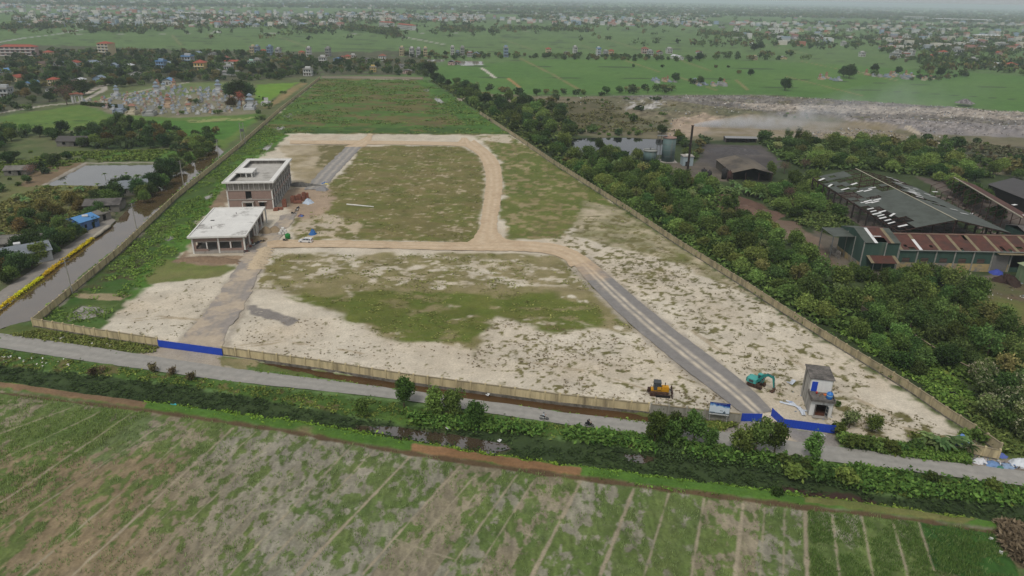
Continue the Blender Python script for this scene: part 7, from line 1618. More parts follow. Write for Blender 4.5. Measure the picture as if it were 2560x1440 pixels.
for poly, n in (([(2160, 188), (2260, 186), (2330, 196), (2330, 202), (2240, 200)], 26), ([(1620, 200), (1680, 200), (1690, 208), (1640, 208)], 9), ([(1735, 208), (1815, 208), (1815, 216), (1750, 216)], 14), ([(2045, 196), (2105, 196), (2105, 202), (2050, 202)], 8), ([(340, 224), (420, 216), (480, 218), (400, 226)], 6)):
    for p in scatter(poly, 4.5, n, taken=CT): tomb(p, [4, 0, 6, 2, 4, 3][int(RNG.random() * 6)], .2, RNG.uniform(.9, 1.6), 'tombs out on the rice fields' if poly[0][0] > 900 else 'tombs of the village cemetery')
label_all(tit)
def cem_gate():
    o = thing('cemetery_gate', 'white cemetery gate with curled roofs beside the leafless tree', 'gate', G(195, 257), .2)
    for x, w in ((-3.2, 1.2), (-1.4, .6), (1.4, .6), (3.2, 1.2)): P1('pillar', hm('white', HW['white']), o, ((x, 0, 2.6), (w, 1.0, 5.2)))
    P1('lintel', hm('white', HW['white']), o, ((0, 0, 5.4), (8.0, 1.0, .9)))
    for x, w, z in ((0, 4.4, 6.2), (-3.4, 2.2, 5.9), (3.4, 2.2, 5.9)):
        b = MB(); b.hip(x - w / 2, x + w / 2, -.8, .8, z, z + 1.3, .5); b.build('roof', hm('roof_tile', HR['tile']), o)
cem_gate()
def hedge(label, pts, h, w, c1, c2, name='hedge', n=90, sz=.5):
    P = [G(*p) for p in pts]; o = None; pp = []
    for a, b in zip(P[:-1], P[1:]):
        k = int((b - a).length * n / 3); t = RNG.random(k); q = np.array(a)[None] + (np.array(b - a))[None] * t[:, None]; q[:, :2] += RNG.normal(0, w * .35, (k, 2)); q[:, 2] = RNG.random(k) * h; pp.append(q)
    pp = np.concatenate(pp); V, F = leafquads(pp, sz * (.6 + .8 * RNG.random(len(pp))), .5)
    return tag(npmesh(name, V, F, M_LEAFS, tone(len(pp), c1, c2, .2).clip(0, 1)), label, 'hedge')
hedge('clipped dark hedge beside the cemetery gate', [(205, 262), (250, 266), (308, 271)], 2.2, 2.4, (48, 66, 40), (62, 80, 46), n=160, sz=.9)
YEL, YEL2 = (196, 184, 38), (172, 166, 44)
for pts, lb in (([(-60, 818), (36, 744)], 'lowest stretch of yellow flowers on the canal edge'), ([(40, 741), (104, 694)], 'yellow flower hedge next up from the lowest stretch'), ([(109, 690), (164, 647)], 'yellow flower hedge opposite the first power pole'), ([(169, 643), (232, 597)], 'uppermost yellow flower hedge beside the grey bags')):
    q = hedge(lb, pts, .6, .9, YEL, YEL2, 'flowering_hedge', 200, .3); q['group'] = 'yellow flower hedges on the canal edge'
b = []
P0, P1_ = G(236, 594), G(272, 567); bagm = mat('grey_sandbag', (176, 168, 152), var=.25, scale=2)
for k in range(20):
    p = P0.lerp(P1_, (k + .5) / 20)
    s = MB(); s.lathe([(.25, 0), (.75, .12), (.8, .45), (.5, .75), (.1, .8)], n=9); q = s.build('sandbag', bagm, None, True); q.location = p; q.scale = (.8, 1.15, .9); q.rotation_euler.z = .3 * k
    tag(q, 'plump grey sandbag in the row at the canal edge past the yellow flowers', 'sandbag', 'grey sandbags on the canal edge')
# power poles
def pole(label, px, py, h, twin=False):
    p = G(px, py); o = thing('power_pole', label, 'pole', p, 1.0, 'concrete power poles along the canal wall')
    for x in ((0,) if not twin else (-1.1, 1.1)):
        b = MB(); b.tube((x, 0, -.5), (x, 0, h), .24, .13, 8); b.build('shaft', mat('pole_concrete', (164, 160, 152)), o)
    for z in (h - .3, h - 1.2) if not twin else (h - .3, h - 2.2, h - 4.5):
        P1('crossarm', M_STEEL, o, ((0, 0, z), (2.4 if not twin else 3.4, .16, .16)))
    for x in (-1.1, -.4, .4, 1.1): P1('insulator', mat('insulator', (96, 80, 72)), o, ((x, 0, h - .1), (.12, .12, .3)))
    if twin: P1('transformer', M_STEEL, o, ((0, 0, h - 4.0), (1.5, 1.1, 1.5)))
for a in (('concrete power pole at the wide end of the muddy canal', 182, 737, 10.6), ('concrete power pole opposite the grey tin shed', 343, 582, 10.4), ('concrete power pole beside the dark canal trees', 459, 462, 10.4), ('concrete power pole below the green field corner', 548, 402, 10.4), ('twin pole with transformer by the meadow wall', 609, 360, 11.5, True)): pole(*a)
# houses and sheds along the canal
M_TIN = mat('grey_tin_roof', (128, 134, 140), var=.15, scale=.5); M_OLD = mat('old_fibre_roof', (128, 124, 116), var=.3, scale=.5, rgb2=(92, 88, 82)); M_LW = mat('pale_house_wall', (186, 190, 192), var=.12); M_BL = mat('blue_tin_roof', (92, 144, 196), var=.12, scale=.5); M_BLW = mat('blue_house_wall', (96, 124, 170), var=.15)
def shed_at(label, px, py, W, D, ze, zr, wm, rm, rz, axis='x', of=False):
    p = G(px, py); o = gable_shed(label, 0, W, 0, D, ze, zr, wm, rm, axis, 'shed', 'house' if not of else 'shed', rz, of); o.location = p; return o
h1 = shed_at('pale house with slate grey roof and water tank by the canal path', -35, 682, 17, 9, 3.6, 5.2, M_LW, M_TIN, .72)
shed_at('long low shed with a weathered grey roof behind the pale house', -20, 632, 18, 9, 2.8, 3.8, M_OLD, M_OLD, .25)
shed_at('lean grey outhouse roof beside the long weathered shed', 82, 622, 8, 5, 2.4, 3.0, M_OLD, M_OLD, .6)
shed_at('blue walled house with a sky blue tin roof', 205, 580, 7, 7, 3.4, 4.6, M_BLW, M_BL, 1.2)
shed_at('blue tin shed half hidden by the shaggy tree', 150, 585, 7, 6, 3.0, 4.0, M_BLW, mat('deep_blue_tin', (64, 104, 172)), .5)
shed_at('narrow grey block house joined to the blue roofed house', 228, 562, 8, 5, 2.8, 3.4, mat('grey_block', (140, 136, 128)), M_OLD, 1.15)
shed_at('grey tin house with a dark wide roof above the canal', 212, 532, 12, 8, 2.8, 4.2, M_OLD, M_TARGREY, .2)
shed_at('slate roofed house at the corner of the fenced pond', 290, 492, 12, 9, 3.2, 5.2, mat('grey_block', (140, 136, 128)), M_TIN, .5)
shed_at('small pale roofed shack next to the slate roofed house', 258, 488, 8, 5, 2.4, 2.9, M_OLD, mat('pale_tin', (164, 160, 150)), .3)
shed_at('dark roofed shack alone in the grove', 143, 366, 14, 9, 2.8, 4.6, M_OLD, mat('dark_tin', (84, 80, 78)), .1)
shed_at('weathered hut beside the brown garden plot', 12, 440, 9, 7, 2.6, 3.8, M_OLD, M_OLD, .2)
for px, py, z, lb, c in ((52, 628, 4.4, 'steel water tank on the slate grey roof', (206, 206, 204)), (219, 552, 4.0, 'white water tank above the grey block house', (220, 220, 218))):
    p = G(px, py + 18); o = thing('water_tank', lb, 'tank', (p.x, p.y, z - .4), .5); b = MB(); b.tube((-.9, 0, .7), (.9, 0, .7), .6, n=14); b.build('drum', mat('bright_steel', (200, 200, 200), rough=.35, metal=.4, var=.05), o); P1('stand', M_STEEL, o, ((0, 0, .1), (1.6, .9, .25)))
# white truck on the far road and the landfill heap
o = thing('truck', 'white box truck on the far field road', 'truck', G(545, 83), 0.0)
P1('cargo_box', M_WHITESH, o, ((0, 0, 2.6), (13, 2.6, 3.2))); P1('cab', M_WHITE, o, ((-8, 0, 1.9), (2.2, 2.5, 2.8)))
for x in (-8, -4, 3, 5): P1('wheel', M_DARK, o, ((x, 0, .5), (1.0, 2.6, 1.0)))
def pile(name, label, cat, p, r, h, m, seed=0, n=26, sx=1.0, sy=1.0, rz=0.0, group=None, lump=.25):
    k = np.arange(n); V = [(0, 0, h)]; rr = random.Random(seed); rings = 7
    for i in range(1, rings + 1):
        u = i / rings
        for j in range(n):
            a = 6.283 * j / n; w = 1 + lump * (fbm(np.array([math.cos(a) * 2 + seed]), np.array([math.sin(a) * 2 + u * 2]), seed, 3)[0] - .5) * 2
            V.append((math.cos(a) * r * u * w * sx, math.sin(a) * r * u * w * sy, h * (1 - u ** 1.25) * (1 + lump * (rr.random() - .5)) - (.1 if i == rings else 0)))
    F = []
    for j in range(n): F.append((0, 1 + j, 1 + (j + 1) % n))
    for i in range(rings - 1):
        for j in range(n): a, b = 1 + i * n + j, 1 + i * n + (j + 1) % n; F.append((a, a + n, b + n, b))
    me = bpy.data.meshes.new(name); me.from_pydata(V, [], F); me.materials.append(m); me.polygons.foreach_set('use_smooth', [True] * len(me.polygons)); me.update()
    o = bpy.data.objects.new(name, me); COL.objects.link(o); o.location = p; o.rotation_euler.z = rz; return tag(o, label, cat, group)
pile('rubbish_heap', 'dark rubbish heap on the ridge of the landfill', 'heap', G(2412, 258, 2.0), 6, 3.4, mat('dark_rubbish', (92, 86, 86), var=.5, scale=1.2, rgb2=(150, 146, 142)), 4, lump=.6)
pile('soil_heap', 'brown soil heap in front of the banana clump', 'heap', G(1858, 530), 13, 2.6, mat('brown_soil', (112, 88, 74), var=.3, scale=.5), 6, sx=1.3, sy=.8, rz=-.5)
pile('rubble_bank', 'greyish soil bank at the landfill corner', 'heap', G(1228, 250), 16, 3.0, mat('grey_soil', (160, 146, 134), var=.3, scale=.3), 8, sx=1.6)
pile('coal_heap', 'dark grey coal heap behind the brown shed', 'heap', G(1835, 378), 11, 1.8, mat('coal_dust', (84, 80, 80), var=.4, scale=.6, rgb2=(140, 136, 134), lo=.6, hi=.7), 9, sx=1.5)

# ---------------------------------------------------------------- smoke
def smoke(name, label, loc, rot, L, r0, r1, dens, col, nscale=.12, seed=0.0):
    b = MB(); n = 20; vs = []; rings = 14
    for i in range(rings + 1):
        u = i / rings; r = r0 + (r1 - r0) * u ** .8; off = math.sin(u * 5) * .6
        for j in range(n):
            a = 6.283 * j / n; vs.append((u * L, math.cos(a) * r, math.sin(a) * r * .8 + off))
    fs = [tuple(range(n - 1, -1, -1)), tuple(range(rings * n, rings * n + n))]
    for i in range(rings):
        for j in range(n): fs.append((i * n + j, i * n + (j + 1) % n, (i + 1) * n + (j + 1) % n, (i + 1) * n + j))
    b.add(vs, fs); m = bpy.data.materials.new(name); m.use_nodes = True; t = m.node_tree; t.nodes.clear()
    tc = t.nodes.new('ShaderNodeTexCoord'); sp = t.nodes.new('ShaderNodeSeparateXYZ'); t.links.new(tc.outputs['Object'], sp.inputs[0])
    nz = t.nodes.new('ShaderNodeTexNoise'); nz.inputs['Scale'].default_value = nscale; nz.inputs['Detail'].default_value = 5; nz.inputs['Roughness'].default_value = .6
    mp = t.nodes.new('ShaderNodeMapping'); mp.inputs['Location'].default_value = (seed, seed, 0); t.links.new(tc.outputs['Object'], mp.inputs[0]); t.links.new(mp.outputs[0], nz.inputs['Vector'])
    def M(op, a, b_=None, c=None):
        q = t.nodes.new('ShaderNodeMath'); q.operation = op
        for i, v in enumerate((a, b_, c)):
            if v is None: continue
            if isinstance(v, (int, float)): q.inputs[i].default_value = v
            else: t.links.new(v, q.inputs[i])
        return q.outputs[0]
    def MR(v, a, b_, c, d):
        q = t.nodes.new('ShaderNodeMapRange'); t.links.new(v, q.inputs[0])
        for i, x in enumerate((a, b_, c, d)): q.inputs[i + 1].default_value = x
        return q.outputs[0]
    u = M('DIVIDE', sp.outputs[0], L); R = M('MULTIPLY_ADD', M('POWER', M('MAXIMUM', u, 0.0001), .8), r1 - r0, r0)
    rad = M('DIVIDE', M('SQRT', M('ADD', M('MULTIPLY', sp.outputs[1], sp.outputs[1]), M('MULTIPLY', sp.outputs[2], sp.outputs[2]))), R)
    edge = MR(rad, .95, .25, 0, 1); nn = MR(nz.outputs['Fac'], .34, .6, 0, 1); along = MR(u, 0, 1, 1, 0.0)
    thin = M('DIVIDE', r0, R)
    d = M('MULTIPLY', M('MULTIPLY', M('MULTIPLY', edge, nn), M('MULTIPLY', along, M('POWER', thin, .9))), dens)
    pv = t.nodes.new('ShaderNodeVolumePrincipled'); pv.inputs['Color'].default_value = (*col, 1); t.links.new(d, pv.inputs['Density'])
    o_ = t.nodes.new('ShaderNodeOutputMaterial'); t.links.new(pv.outputs[0], o_.inputs['Volume'])
    o = b.build(name, m); o.location = loc; o.rotation_euler = rot; o['kind'] = 'stuff'; o['label'] = label
    return o
smoke('smoke', 'grey smoke drifting from the thin chimney', (80.9, 321, 24.8), (0, R_(-2), R_(8)), 78, .9, 8.5, 2.4, (.78, .78, .8), .16)
smoke('smoke', 'thin bluish smoke over the landfill', (205, 520, 4), (0, R_(-6), R_(4)), 150, 8, 30, .04, (.8, .84, .9), .03, 31.0)
# ---------------------------------------------------------------- machines
M_YEL = mat('machine_yellow', (206, 150, 34), rough=.5, var=.15, scale=1.5, rgb2=(150, 104, 40), lo=.58, hi=.75)
M_CABG = mat('dark_cab_grey', (74, 78, 80), rough=.5); M_GLASS = mat('dark_glass', (52, 62, 70), rough=.15, var=.05, spec=.5)
M_TRK = mat('muddy_track', (96, 72, 56), var=.4, scale=3, rgb2=(66, 52, 44)); M_TURQ = mat('machine_turquoise', (78, 168, 160), rough=.45, var=.1, scale=1.5); M_TURQD = mat('deep_turquoise', (40, 130, 124), rough=.45, var=.12)
M_BLK = mat('black_rubber', (30, 30, 32), rough=.7, var=.1); M_RED = mat('red_plastic', (190, 60, 50), var=.1); M_ORG = mat('orange_plastic', (220, 120, 60), var=.1); M_BLUEP = mat('blue_plastic', (50, 118, 196), rough=.4, var=.06)
def track(x0, x1, y, w, h, par, name='track'):
    r = h / 2; prof = []
    for k in range(9): a = math.pi / 2 + math.pi * k / 8; prof.append((x0 + r + r * math.cos(a), r + r * math.sin(a)))
    for k in range(9): a = -math.pi / 2 + math.pi * k / 8; prof.append((x1 - r + r * math.cos(a), r + r * math.sin(a)))
    b = MB(); b.side(prof, y - w / 2, y + w / 2)
    for k in range(int((x1 - x0) / .22)):
        x = x0 + .15 + k * .22; b.box((x, y, h + .02), (.06, w, .06)); b.box((x, y, -.0), (.06, w, .06))
    q = b.build(name, M_TRK, par)
    for k in range(5):
        s = MB(); x = x0 + r + k * (x1 - x0 - 2 * r) / 4; s.tube((x, y - w / 2 - .05, r), (x, y + w / 2 + .05, r), r * .62, n=12); s.build('roller', M_RUST, q)
    return q
def bulldozer():
    o = thing('bulldozer', 'yellow bulldozer with a dark cab and rusty tracks on the sand', 'bulldozer', G(1650, 985), -.12)
    for y in (-.95, .95): track(-2.3, 1.7, y, .6, .95, o)
    b = MB(); b.side([(-2.0, .7), (1.6, .7), (1.6, 1.75), (.2, 1.85), (.1, 1.3), (-2.0, 1.3)], -.62, .62); b.build('body', M_YEL, o)
    b = MB(); b.box((.95, 0, 1.85), (1.3, 1.0, .3)); b.box((1.65, 0, 1.25), (.12, 1.05, 1.0)); b.build('engine_hood', M_YEL, o)
    b = MB(); b.box((-.75, 0, 1.75), (1.5, 1.5, .9)); b.box((-.75, 0, 2.95), (1.55, 1.55, .14)); [b.box((x, y, 2.5), (.1, .1, .9)) for x in (-1.45, -.05) for y in (-.7, .7)]; cb = b.build('cab', M_CABG, o)
    b = MB(); b.box((-.75, 0, 2.5), (1.36, 1.36, .8)); b.build('window', M_GLASS, cb)
    P1('side_panel', M_YEL, cb, ((-.35, -.77, 1.75), (.8, .06, .7)))
    b = MB(); b.tube((.9, .25, 2.0), (.9, .25, 2.7), .09); b.build('exhaust', M_BLK, o)
    b = MB()
    for k in range(7):
        a = -.5 + k / 6; b.box((2.55 - .25 * math.cos(a * 2), 0, .75 + a * 1.2), (.1, 3.3, .24), ry=-a * .9)
    b.build('blade', M_RUST, o)
    for y in (-1.3, 1.3): b = MB(); b.tube((-.3, y, .5), (2.4, y, .5), .13); b.build('push_arm', M_TRK, o)
    for y in (-.35, .35): b = MB(); b.tube((1.3, y, 1.6), (2.4, y, 1.0), .08); b.build('lift_ram', M_STEEL, o)
    b = MB(); b.box((-2.45, 0, .9), (.4, 1.4, .5)); b.tube((-2.6, 0, 1), (-2.8, 0, .1), .12, .05); b.build('ripper', M_RUST, o)
bulldozer()
def excavator():
    o = thing('excavator', 'turquoise tracked excavator with its bucket resting on the sand', 'excavator', G(1890, 964), -.75)
    for y in (-.95, .95): track(-1.7, 1.7, y, .55, .8, o)
    P1('undercarriage', M_TRK, o, ((0, 0, .65), (1.6, 1.5, .4)))
    b = MB(); b.box((-.75, 0, 1.35), (2.0, 2.3, .9), top=.96); b.lathe([(1.15, .9), (1.2, 1.1), (1.12, 1.75), (.9, 1.9)], (-.85, 0, 0), 16); b.build('upper_body', M_TURQ, o)
    P1('counterweight', M_TURQD, o, ((-1.75, 0, 1.3), (.5, 2.0, .85)))
    b = MB(); b.side([(-.1, 1.0), (1.2, 1.0), (1.25, 1.6), (.85, 2.75), (-.1, 2.75)], .25, 1.15); cb = b.build('cab', M_TURQ, o)
    b = MB(); b.side([(.05, 1.7), (1.22, 1.7), (.9, 2.6), (.05, 2.6)], .22, 1.18); b.build('window', M_GLASS, cb)
    P1('grille', M_CABG, o, ((-.8, -1.17, 1.35), (1.0, .06, .5)))
    def arm(pts, w, name, m=M_TURQD):
        b = MB(); 
        for (p, h1), (q, h2) in zip(pts[:-1], pts[1:]):
            d = math.atan2(q[1] - p[1], q[0] - p[0]); nx, nz = -math.sin(d), math.cos(d)
            b.side([(p[0] - nx * h1, p[1] - nz * h1), (q[0] - nx * h2, q[1] - nz * h2), (q[0] + nx * h2, q[1] + nz * h2), (p[0] + nx * h1, p[1] + nz * h1)], -.2 - w, -.2 + w)
        return b.build(name, m, o)
    arm([((.4, 1.4), .22), ((1.3, 3.0), .3), ((2.4, 3.7), .26), ((3.5, 3.35), .16)], .18, 'boom')
    arm([((3.3, 3.8), .14), ((3.55, 3.2), .22), ((3.9, 1.2), .12)], .14, 'stick')
    for p, q in (((.9, 1.1), (1.9, 3.0)), ((2.0, 3.95), (3.35, 3.85)), ((3.7, 3.1), (4.05, 1.6))): b = MB(); b.tube((p[0], -.2, p[1]), (q[0], -.2, q[1]), .08); b.build('ram', M_STEEL, o)
    b = MB(); b.side([(3.75, 1.25), (4.1, 1.2), (4.25, .6), (3.9, .02), (3.4, .15), (3.3, .3), (3.75, .35), (3.9, .7)], -.65, .25)
    for k in range(4): b.box((3.3, -.55 + k * .23, .15), (.25, .08, .08))
    b.build('bucket', M_TRK, o)
excavator()

# ---------------------------------------------------------------- small roadside house
def small_house():
    o = thing('small_house', 'narrow two-storey stained house with a front terrace roof', 'house', G(2021, 1037), -.2)
    W, D, T = 4.2, 8.6, 3.2; hs, wm = 3.6, mat('stained_white_wall', (226, 226, 222), var=.12, streak=True, rgb2=(168, 166, 160), lo=.58, hi=.76)
    sd = mat('raw_side_wall', (190, 186, 178), var=.25, streak=True, rgb2=(112, 108, 100)); rf = mat('blackened_roof', (124, 118, 112), var=.35, scale=1.2, rgb2=(84, 80, 76), lo=.42, hi=.58)
    w = MB(); opening_wall(w, 0, W, 0, hs, 0, .2, [(.9, 3.3, 0, 2.7)]); w.build('front_wall', wm, o)
    w = MB(); w.box((0, D / 2, hs / 2), (.2, D, hs)); w.box((W, D / 2, hs / 2), (.2, D, hs)); w.box((W / 2, D, 3.3), (W, .2, 6.6)); w.box((0, (D + T) / 2, hs + 1.55), (.2, D - T, 3.1)); w.box((W, (D + T) / 2, hs + 1.55), (.2, D - T, 3.1)); w.build('side_wall', sd, o)
    w = MB(); opening_wall(w, .1, W - .1, hs + .2, 6.7, T, .2, []); w.build('upper_wall', wm, o)
    P1('blue_door', M_BLUE, o, ((.85, T - .12, hs + 1.35), (1.1, .06, 2.2)))
    P1('terrace', rf, o, ((W / 2, T / 2 - .35, hs + .1), (W + .5, T + .8, .2)))
    b = MB(); b.box((-.1, T / 2 - .3, hs + .4), (.2, T + .6, .5)); b.box((W + .1, T / 2 - .3, hs + .4), (.2, T + .6, .5)); b.box((W / 2, -.65, hs + .3), (W + .4, .15, .3)); b.build('terrace_kerb', rf, o)
    P1('roof', rf, o, ((W / 2, (D + T) / 2, 6.8), (W + .6, D - T + .6, .2)))
    P1('floor', mat('dark_red_floor', (96, 58, 42)), o, ((W / 2, D / 2, .05), (W - .2, D - .2, .1))); P1('step', M_CONC, o, ((W / 2, -.5, .08), (3, .9, .16)))
    for x, a in ((1.0, -1.9), (3.2, -1.2)):
        d = P1('door_leaf', mat('door_frame_grey', (150, 148, 142)), o, ((x, -.35, 1.35), (.9, .06, 2.6), a))
        for z in (.8, 1.6, 2.3): P1('pane', M_GLASS, d, ((x, -.35, z), (.66, .08, .55), a))
    R = Matrix.Rotation(-.2, 3, 'Z'); base = Vector(o.location)
    def on(name, label, cat, x, y, z, f):
        p = base + R @ Vector((x, y, z)); q = f(); q.location = p; q.rotation_euler.z = -.2; q.name = name; return tag(q, label, cat)
    b = MB(); b.lathe([(.1, 0), (.55, .03), (.6, .15), (.6, .5), (.64, .56), (.6, .62), (.6, 1.0), (.64, 1.06), (.6, 1.12), (.5, 1.35), (.22, 1.45), (.2, 1.55)], n=18); tk = on('water_barrel', 'round blue plastic water tank on the house terrace', 'water tank', 3.4, .8, hs + .2, lambda: b.build('water_barrel', M_BLUEP, None, True))
    tb = MB(); tb.lathe([(.605, .72), (.61, .73), (.61, .95), (.605, .96)], n=18); tb.build('label_band', mat('pale_band', (150, 190, 220)), tk)
    c = MB(); c.lathe([(.16, 0), (.22, .4), (.2, .42)], n=10); on('bucket', 'small red bucket on the terrace beside the blue door', 'bucket', 1.3, 2.3, hs + .2, lambda: c.build('bucket', M_RED, None, True))
    c2 = MB(); c2.lathe([(.05, 0), (.42, .02), (.45, .14)], n=12); on('basin', 'orange basin on the terrace near the blue tank', 'basin', 3.0, 2.1, hs + .2, lambda: c2.build('basin', M_ORG, None, True))
    for k, (x, y) in enumerate(((2.0, 1.9), (2.4, 2.4), (1.7, 1.4))):
        c3 = MB(); c3.lathe([(.12, 0), (.18, .22)], n=9); on('flower_pot', 'small pot among the clutter on the house terrace', 'pot', x, y, hs + .2, lambda: c3.build('flower_pot', mat('clay_pot', (140, 110, 92)), None)); 
        list(bpy.data.objects)[-1]
    for q in [q for q in bpy.data.objects if q.name.startswith('flower_pot')]: q['group'] = 'pots on the house terrace'
small_house()
# ---------------------------------------------------------------- billboard
def billboard():
    p = G(1793, 1055); o = thing('billboard', 'white and blue printed billboard on two posts before the grey wall', 'billboard', p + Vector((-1.9, 0, 0)), -.18)
    for x in (.25, 3.55):
        b = MB(); b.tube((x, .1, 0), (x, .1, 4.4), .07, n=8); b.build('post', mat('pale_post', (180, 180, 176)), o)
    P1('backing', M_STEEL, o, ((1.9, .05, 3.2), (3.9, .06, 2.8)))
    m, t, bs = nt('billboard_print'); tc = t.nodes.new('ShaderNodeTexCoord'); sp = t.nodes.new('ShaderNodeSeparateXYZ'); t.links.new(tc.outputs['Object'], sp.inputs[0])
    n = t.nodes.new('ShaderNodeTexNoise'); n.inputs['Scale'].default_value = .9; n.inputs['Detail'].default_value = 4; t.links.new(tc.outputs['Object'], n.inputs['Vector'])
    a = t.nodes.new('ShaderNodeMath'); a.operation = 'MULTIPLY_ADD'; a.inputs[1].default_value = 1.7; t.links.new(n.outputs['Fac'], a.inputs[0]); t.links.new(sp.outputs[2], a.inputs[2])
    ax = t.nodes.new('ShaderNodeMath'); ax.operation = 'MULTIPLY_ADD'; ax.inputs[1].default_value = .14; t.links.new(sp.outputs[0], ax.inputs[0]); t.links.new(a.outputs[0], ax.inputs[2])
    r = t.nodes.new('ShaderNodeMapRange'); r.inputs[1].default_value = 4.75; r.inputs[2].default_value = 5.35; t.links.new(ax.outputs[0], r.inputs[0])
    cr = t.nodes.new('ShaderNodeValToRGB'); e = cr.color_ramp.elements; e[0].color = (*alb((214, 226, 236)), 1); e[1].color = (*alb((22, 48, 140)), 1); q = e.new(.5); q.color = (*alb((96, 150, 204)), 1); t.links.new(r.outputs[0], cr.inputs[0]); t.links.new(cr.outputs[0], bs.inputs['Base Color']); bs.inputs['Roughness'].default_value = .6
    P1('print', m, o, ((1.9, -.005, 3.35), (3.8, .04, 2.4)))
    P1('caption_strip', M_WHITE, o, ((1.9, -.008, 2.0), (3.8, .045, .3)))
    im = mat('printed_skyline', (84, 100, 110), var=.3)
    bd = MB(); bd.box((1.9, -.028, 2.26), (3.8, .02, .2)); bd.box((2.85, -.028, 2.5), (.5, .02, .3)); bd.box((2.9, -.028, 2.75), (.12, .02, .3)); bd.box((2.3, -.028, 2.85), (.6, .02, .1)); bd.box((.6, -.028, 2.4), (.9, .02, .1)); bd.build('printed_skyline', im, o)
    tx = MB()
    for k in range(9): tx.box((.9 + k * .26, -.028, 4.42), (.16, .02, .09))
    for k in range(6): tx.box((.6 + k * .5, -.036, 2.0), (.3, .02, .06))
    tx.build('faded_caption', mat('pale_caption', (150, 164, 186)), o)
billboard()
o = thing('name_plate', 'dark plaque leaning on top of the roadside wall near the bulldozer', 'plaque', G(1655, 1018) + Vector((0, .3, 0)), -.12)
P1('board', M_DARK, o, ((0, 0, 2.35), (2.9, .12, .55))); [P1('prop', M_RUST, o, ((x, .1, 1.2), (.08, .08, 2.4))) for x in (-1.2, 1.2)]

# ---------------------------------------------------------------- motorbikes and riders
def motorbike(label, p, rz, body_m, cat='motorbike', group=None, lean=0.0):
    o = thing('motorbike', label, cat, p, rz, group); o.rotation_euler.x = lean
    for x in (-.62, .62):
        b = MB(); n = 16; R, r = .27, .05; vs = []
        for i in range(n):
            a = 6.283 * i / n
            for j in range(6): c = 6.283 * j / 6; vs.append((x + (R + r * math.cos(c)) * math.cos(a), r * math.sin(c), .3 + (R + r * math.cos(c)) * math.sin(a)))
        b.add(vs, [(i * 6 + j, i * 6 + (j + 1) % 6, ((i + 1) % n) * 6 + (j + 1) % 6, ((i + 1) % n) * 6 + j) for i in range(n) for j in range(6)]); wl = b.build('wheel', M_BLK, o, True)
        b = MB(); b.tube((x, -.04, .3), (x, .04, .3), .16, n=12); b.build('rim', M_STEEL, wl)
    b = MB(); b.side([(-.85, .62), (-.3, .5), (-.05, .38), (.25, .36), (.42, .62), (.5, .95), (.38, .95), (.22, .55), (-.02, .55), (-.2, .72), (-.85, .78)], -.13, .13); b.build('body', body_m, o)
    P1('engine', M_CABG, o, ((-.1, 0, .38), (.55, .24, .3))); b = MB(); b.side([(-.8, .76), (-.1, .72), (-.06, .8), (-.4, .84), (-.8, .88)], -.12, .12); b.build('seat', M_BLK, o)
    b = MB(); b.tube((.62, 0, .3), (.42, 0, .98), .04); b.tube((.4, -.33, 1.02), (.4, .33, 1.02), .025); b.build('handlebar', M_STEEL, o); b = MB(); b.tube((.46, 0, .86), (.56, 0, .86), .09); b.build('headlight', M_WHITE, o)
    b = MB(); b.tube((-.7, -.16, .34), (-.1, -.16, .3), .05); b.build('exhaust', M_STEEL, o)
    return o
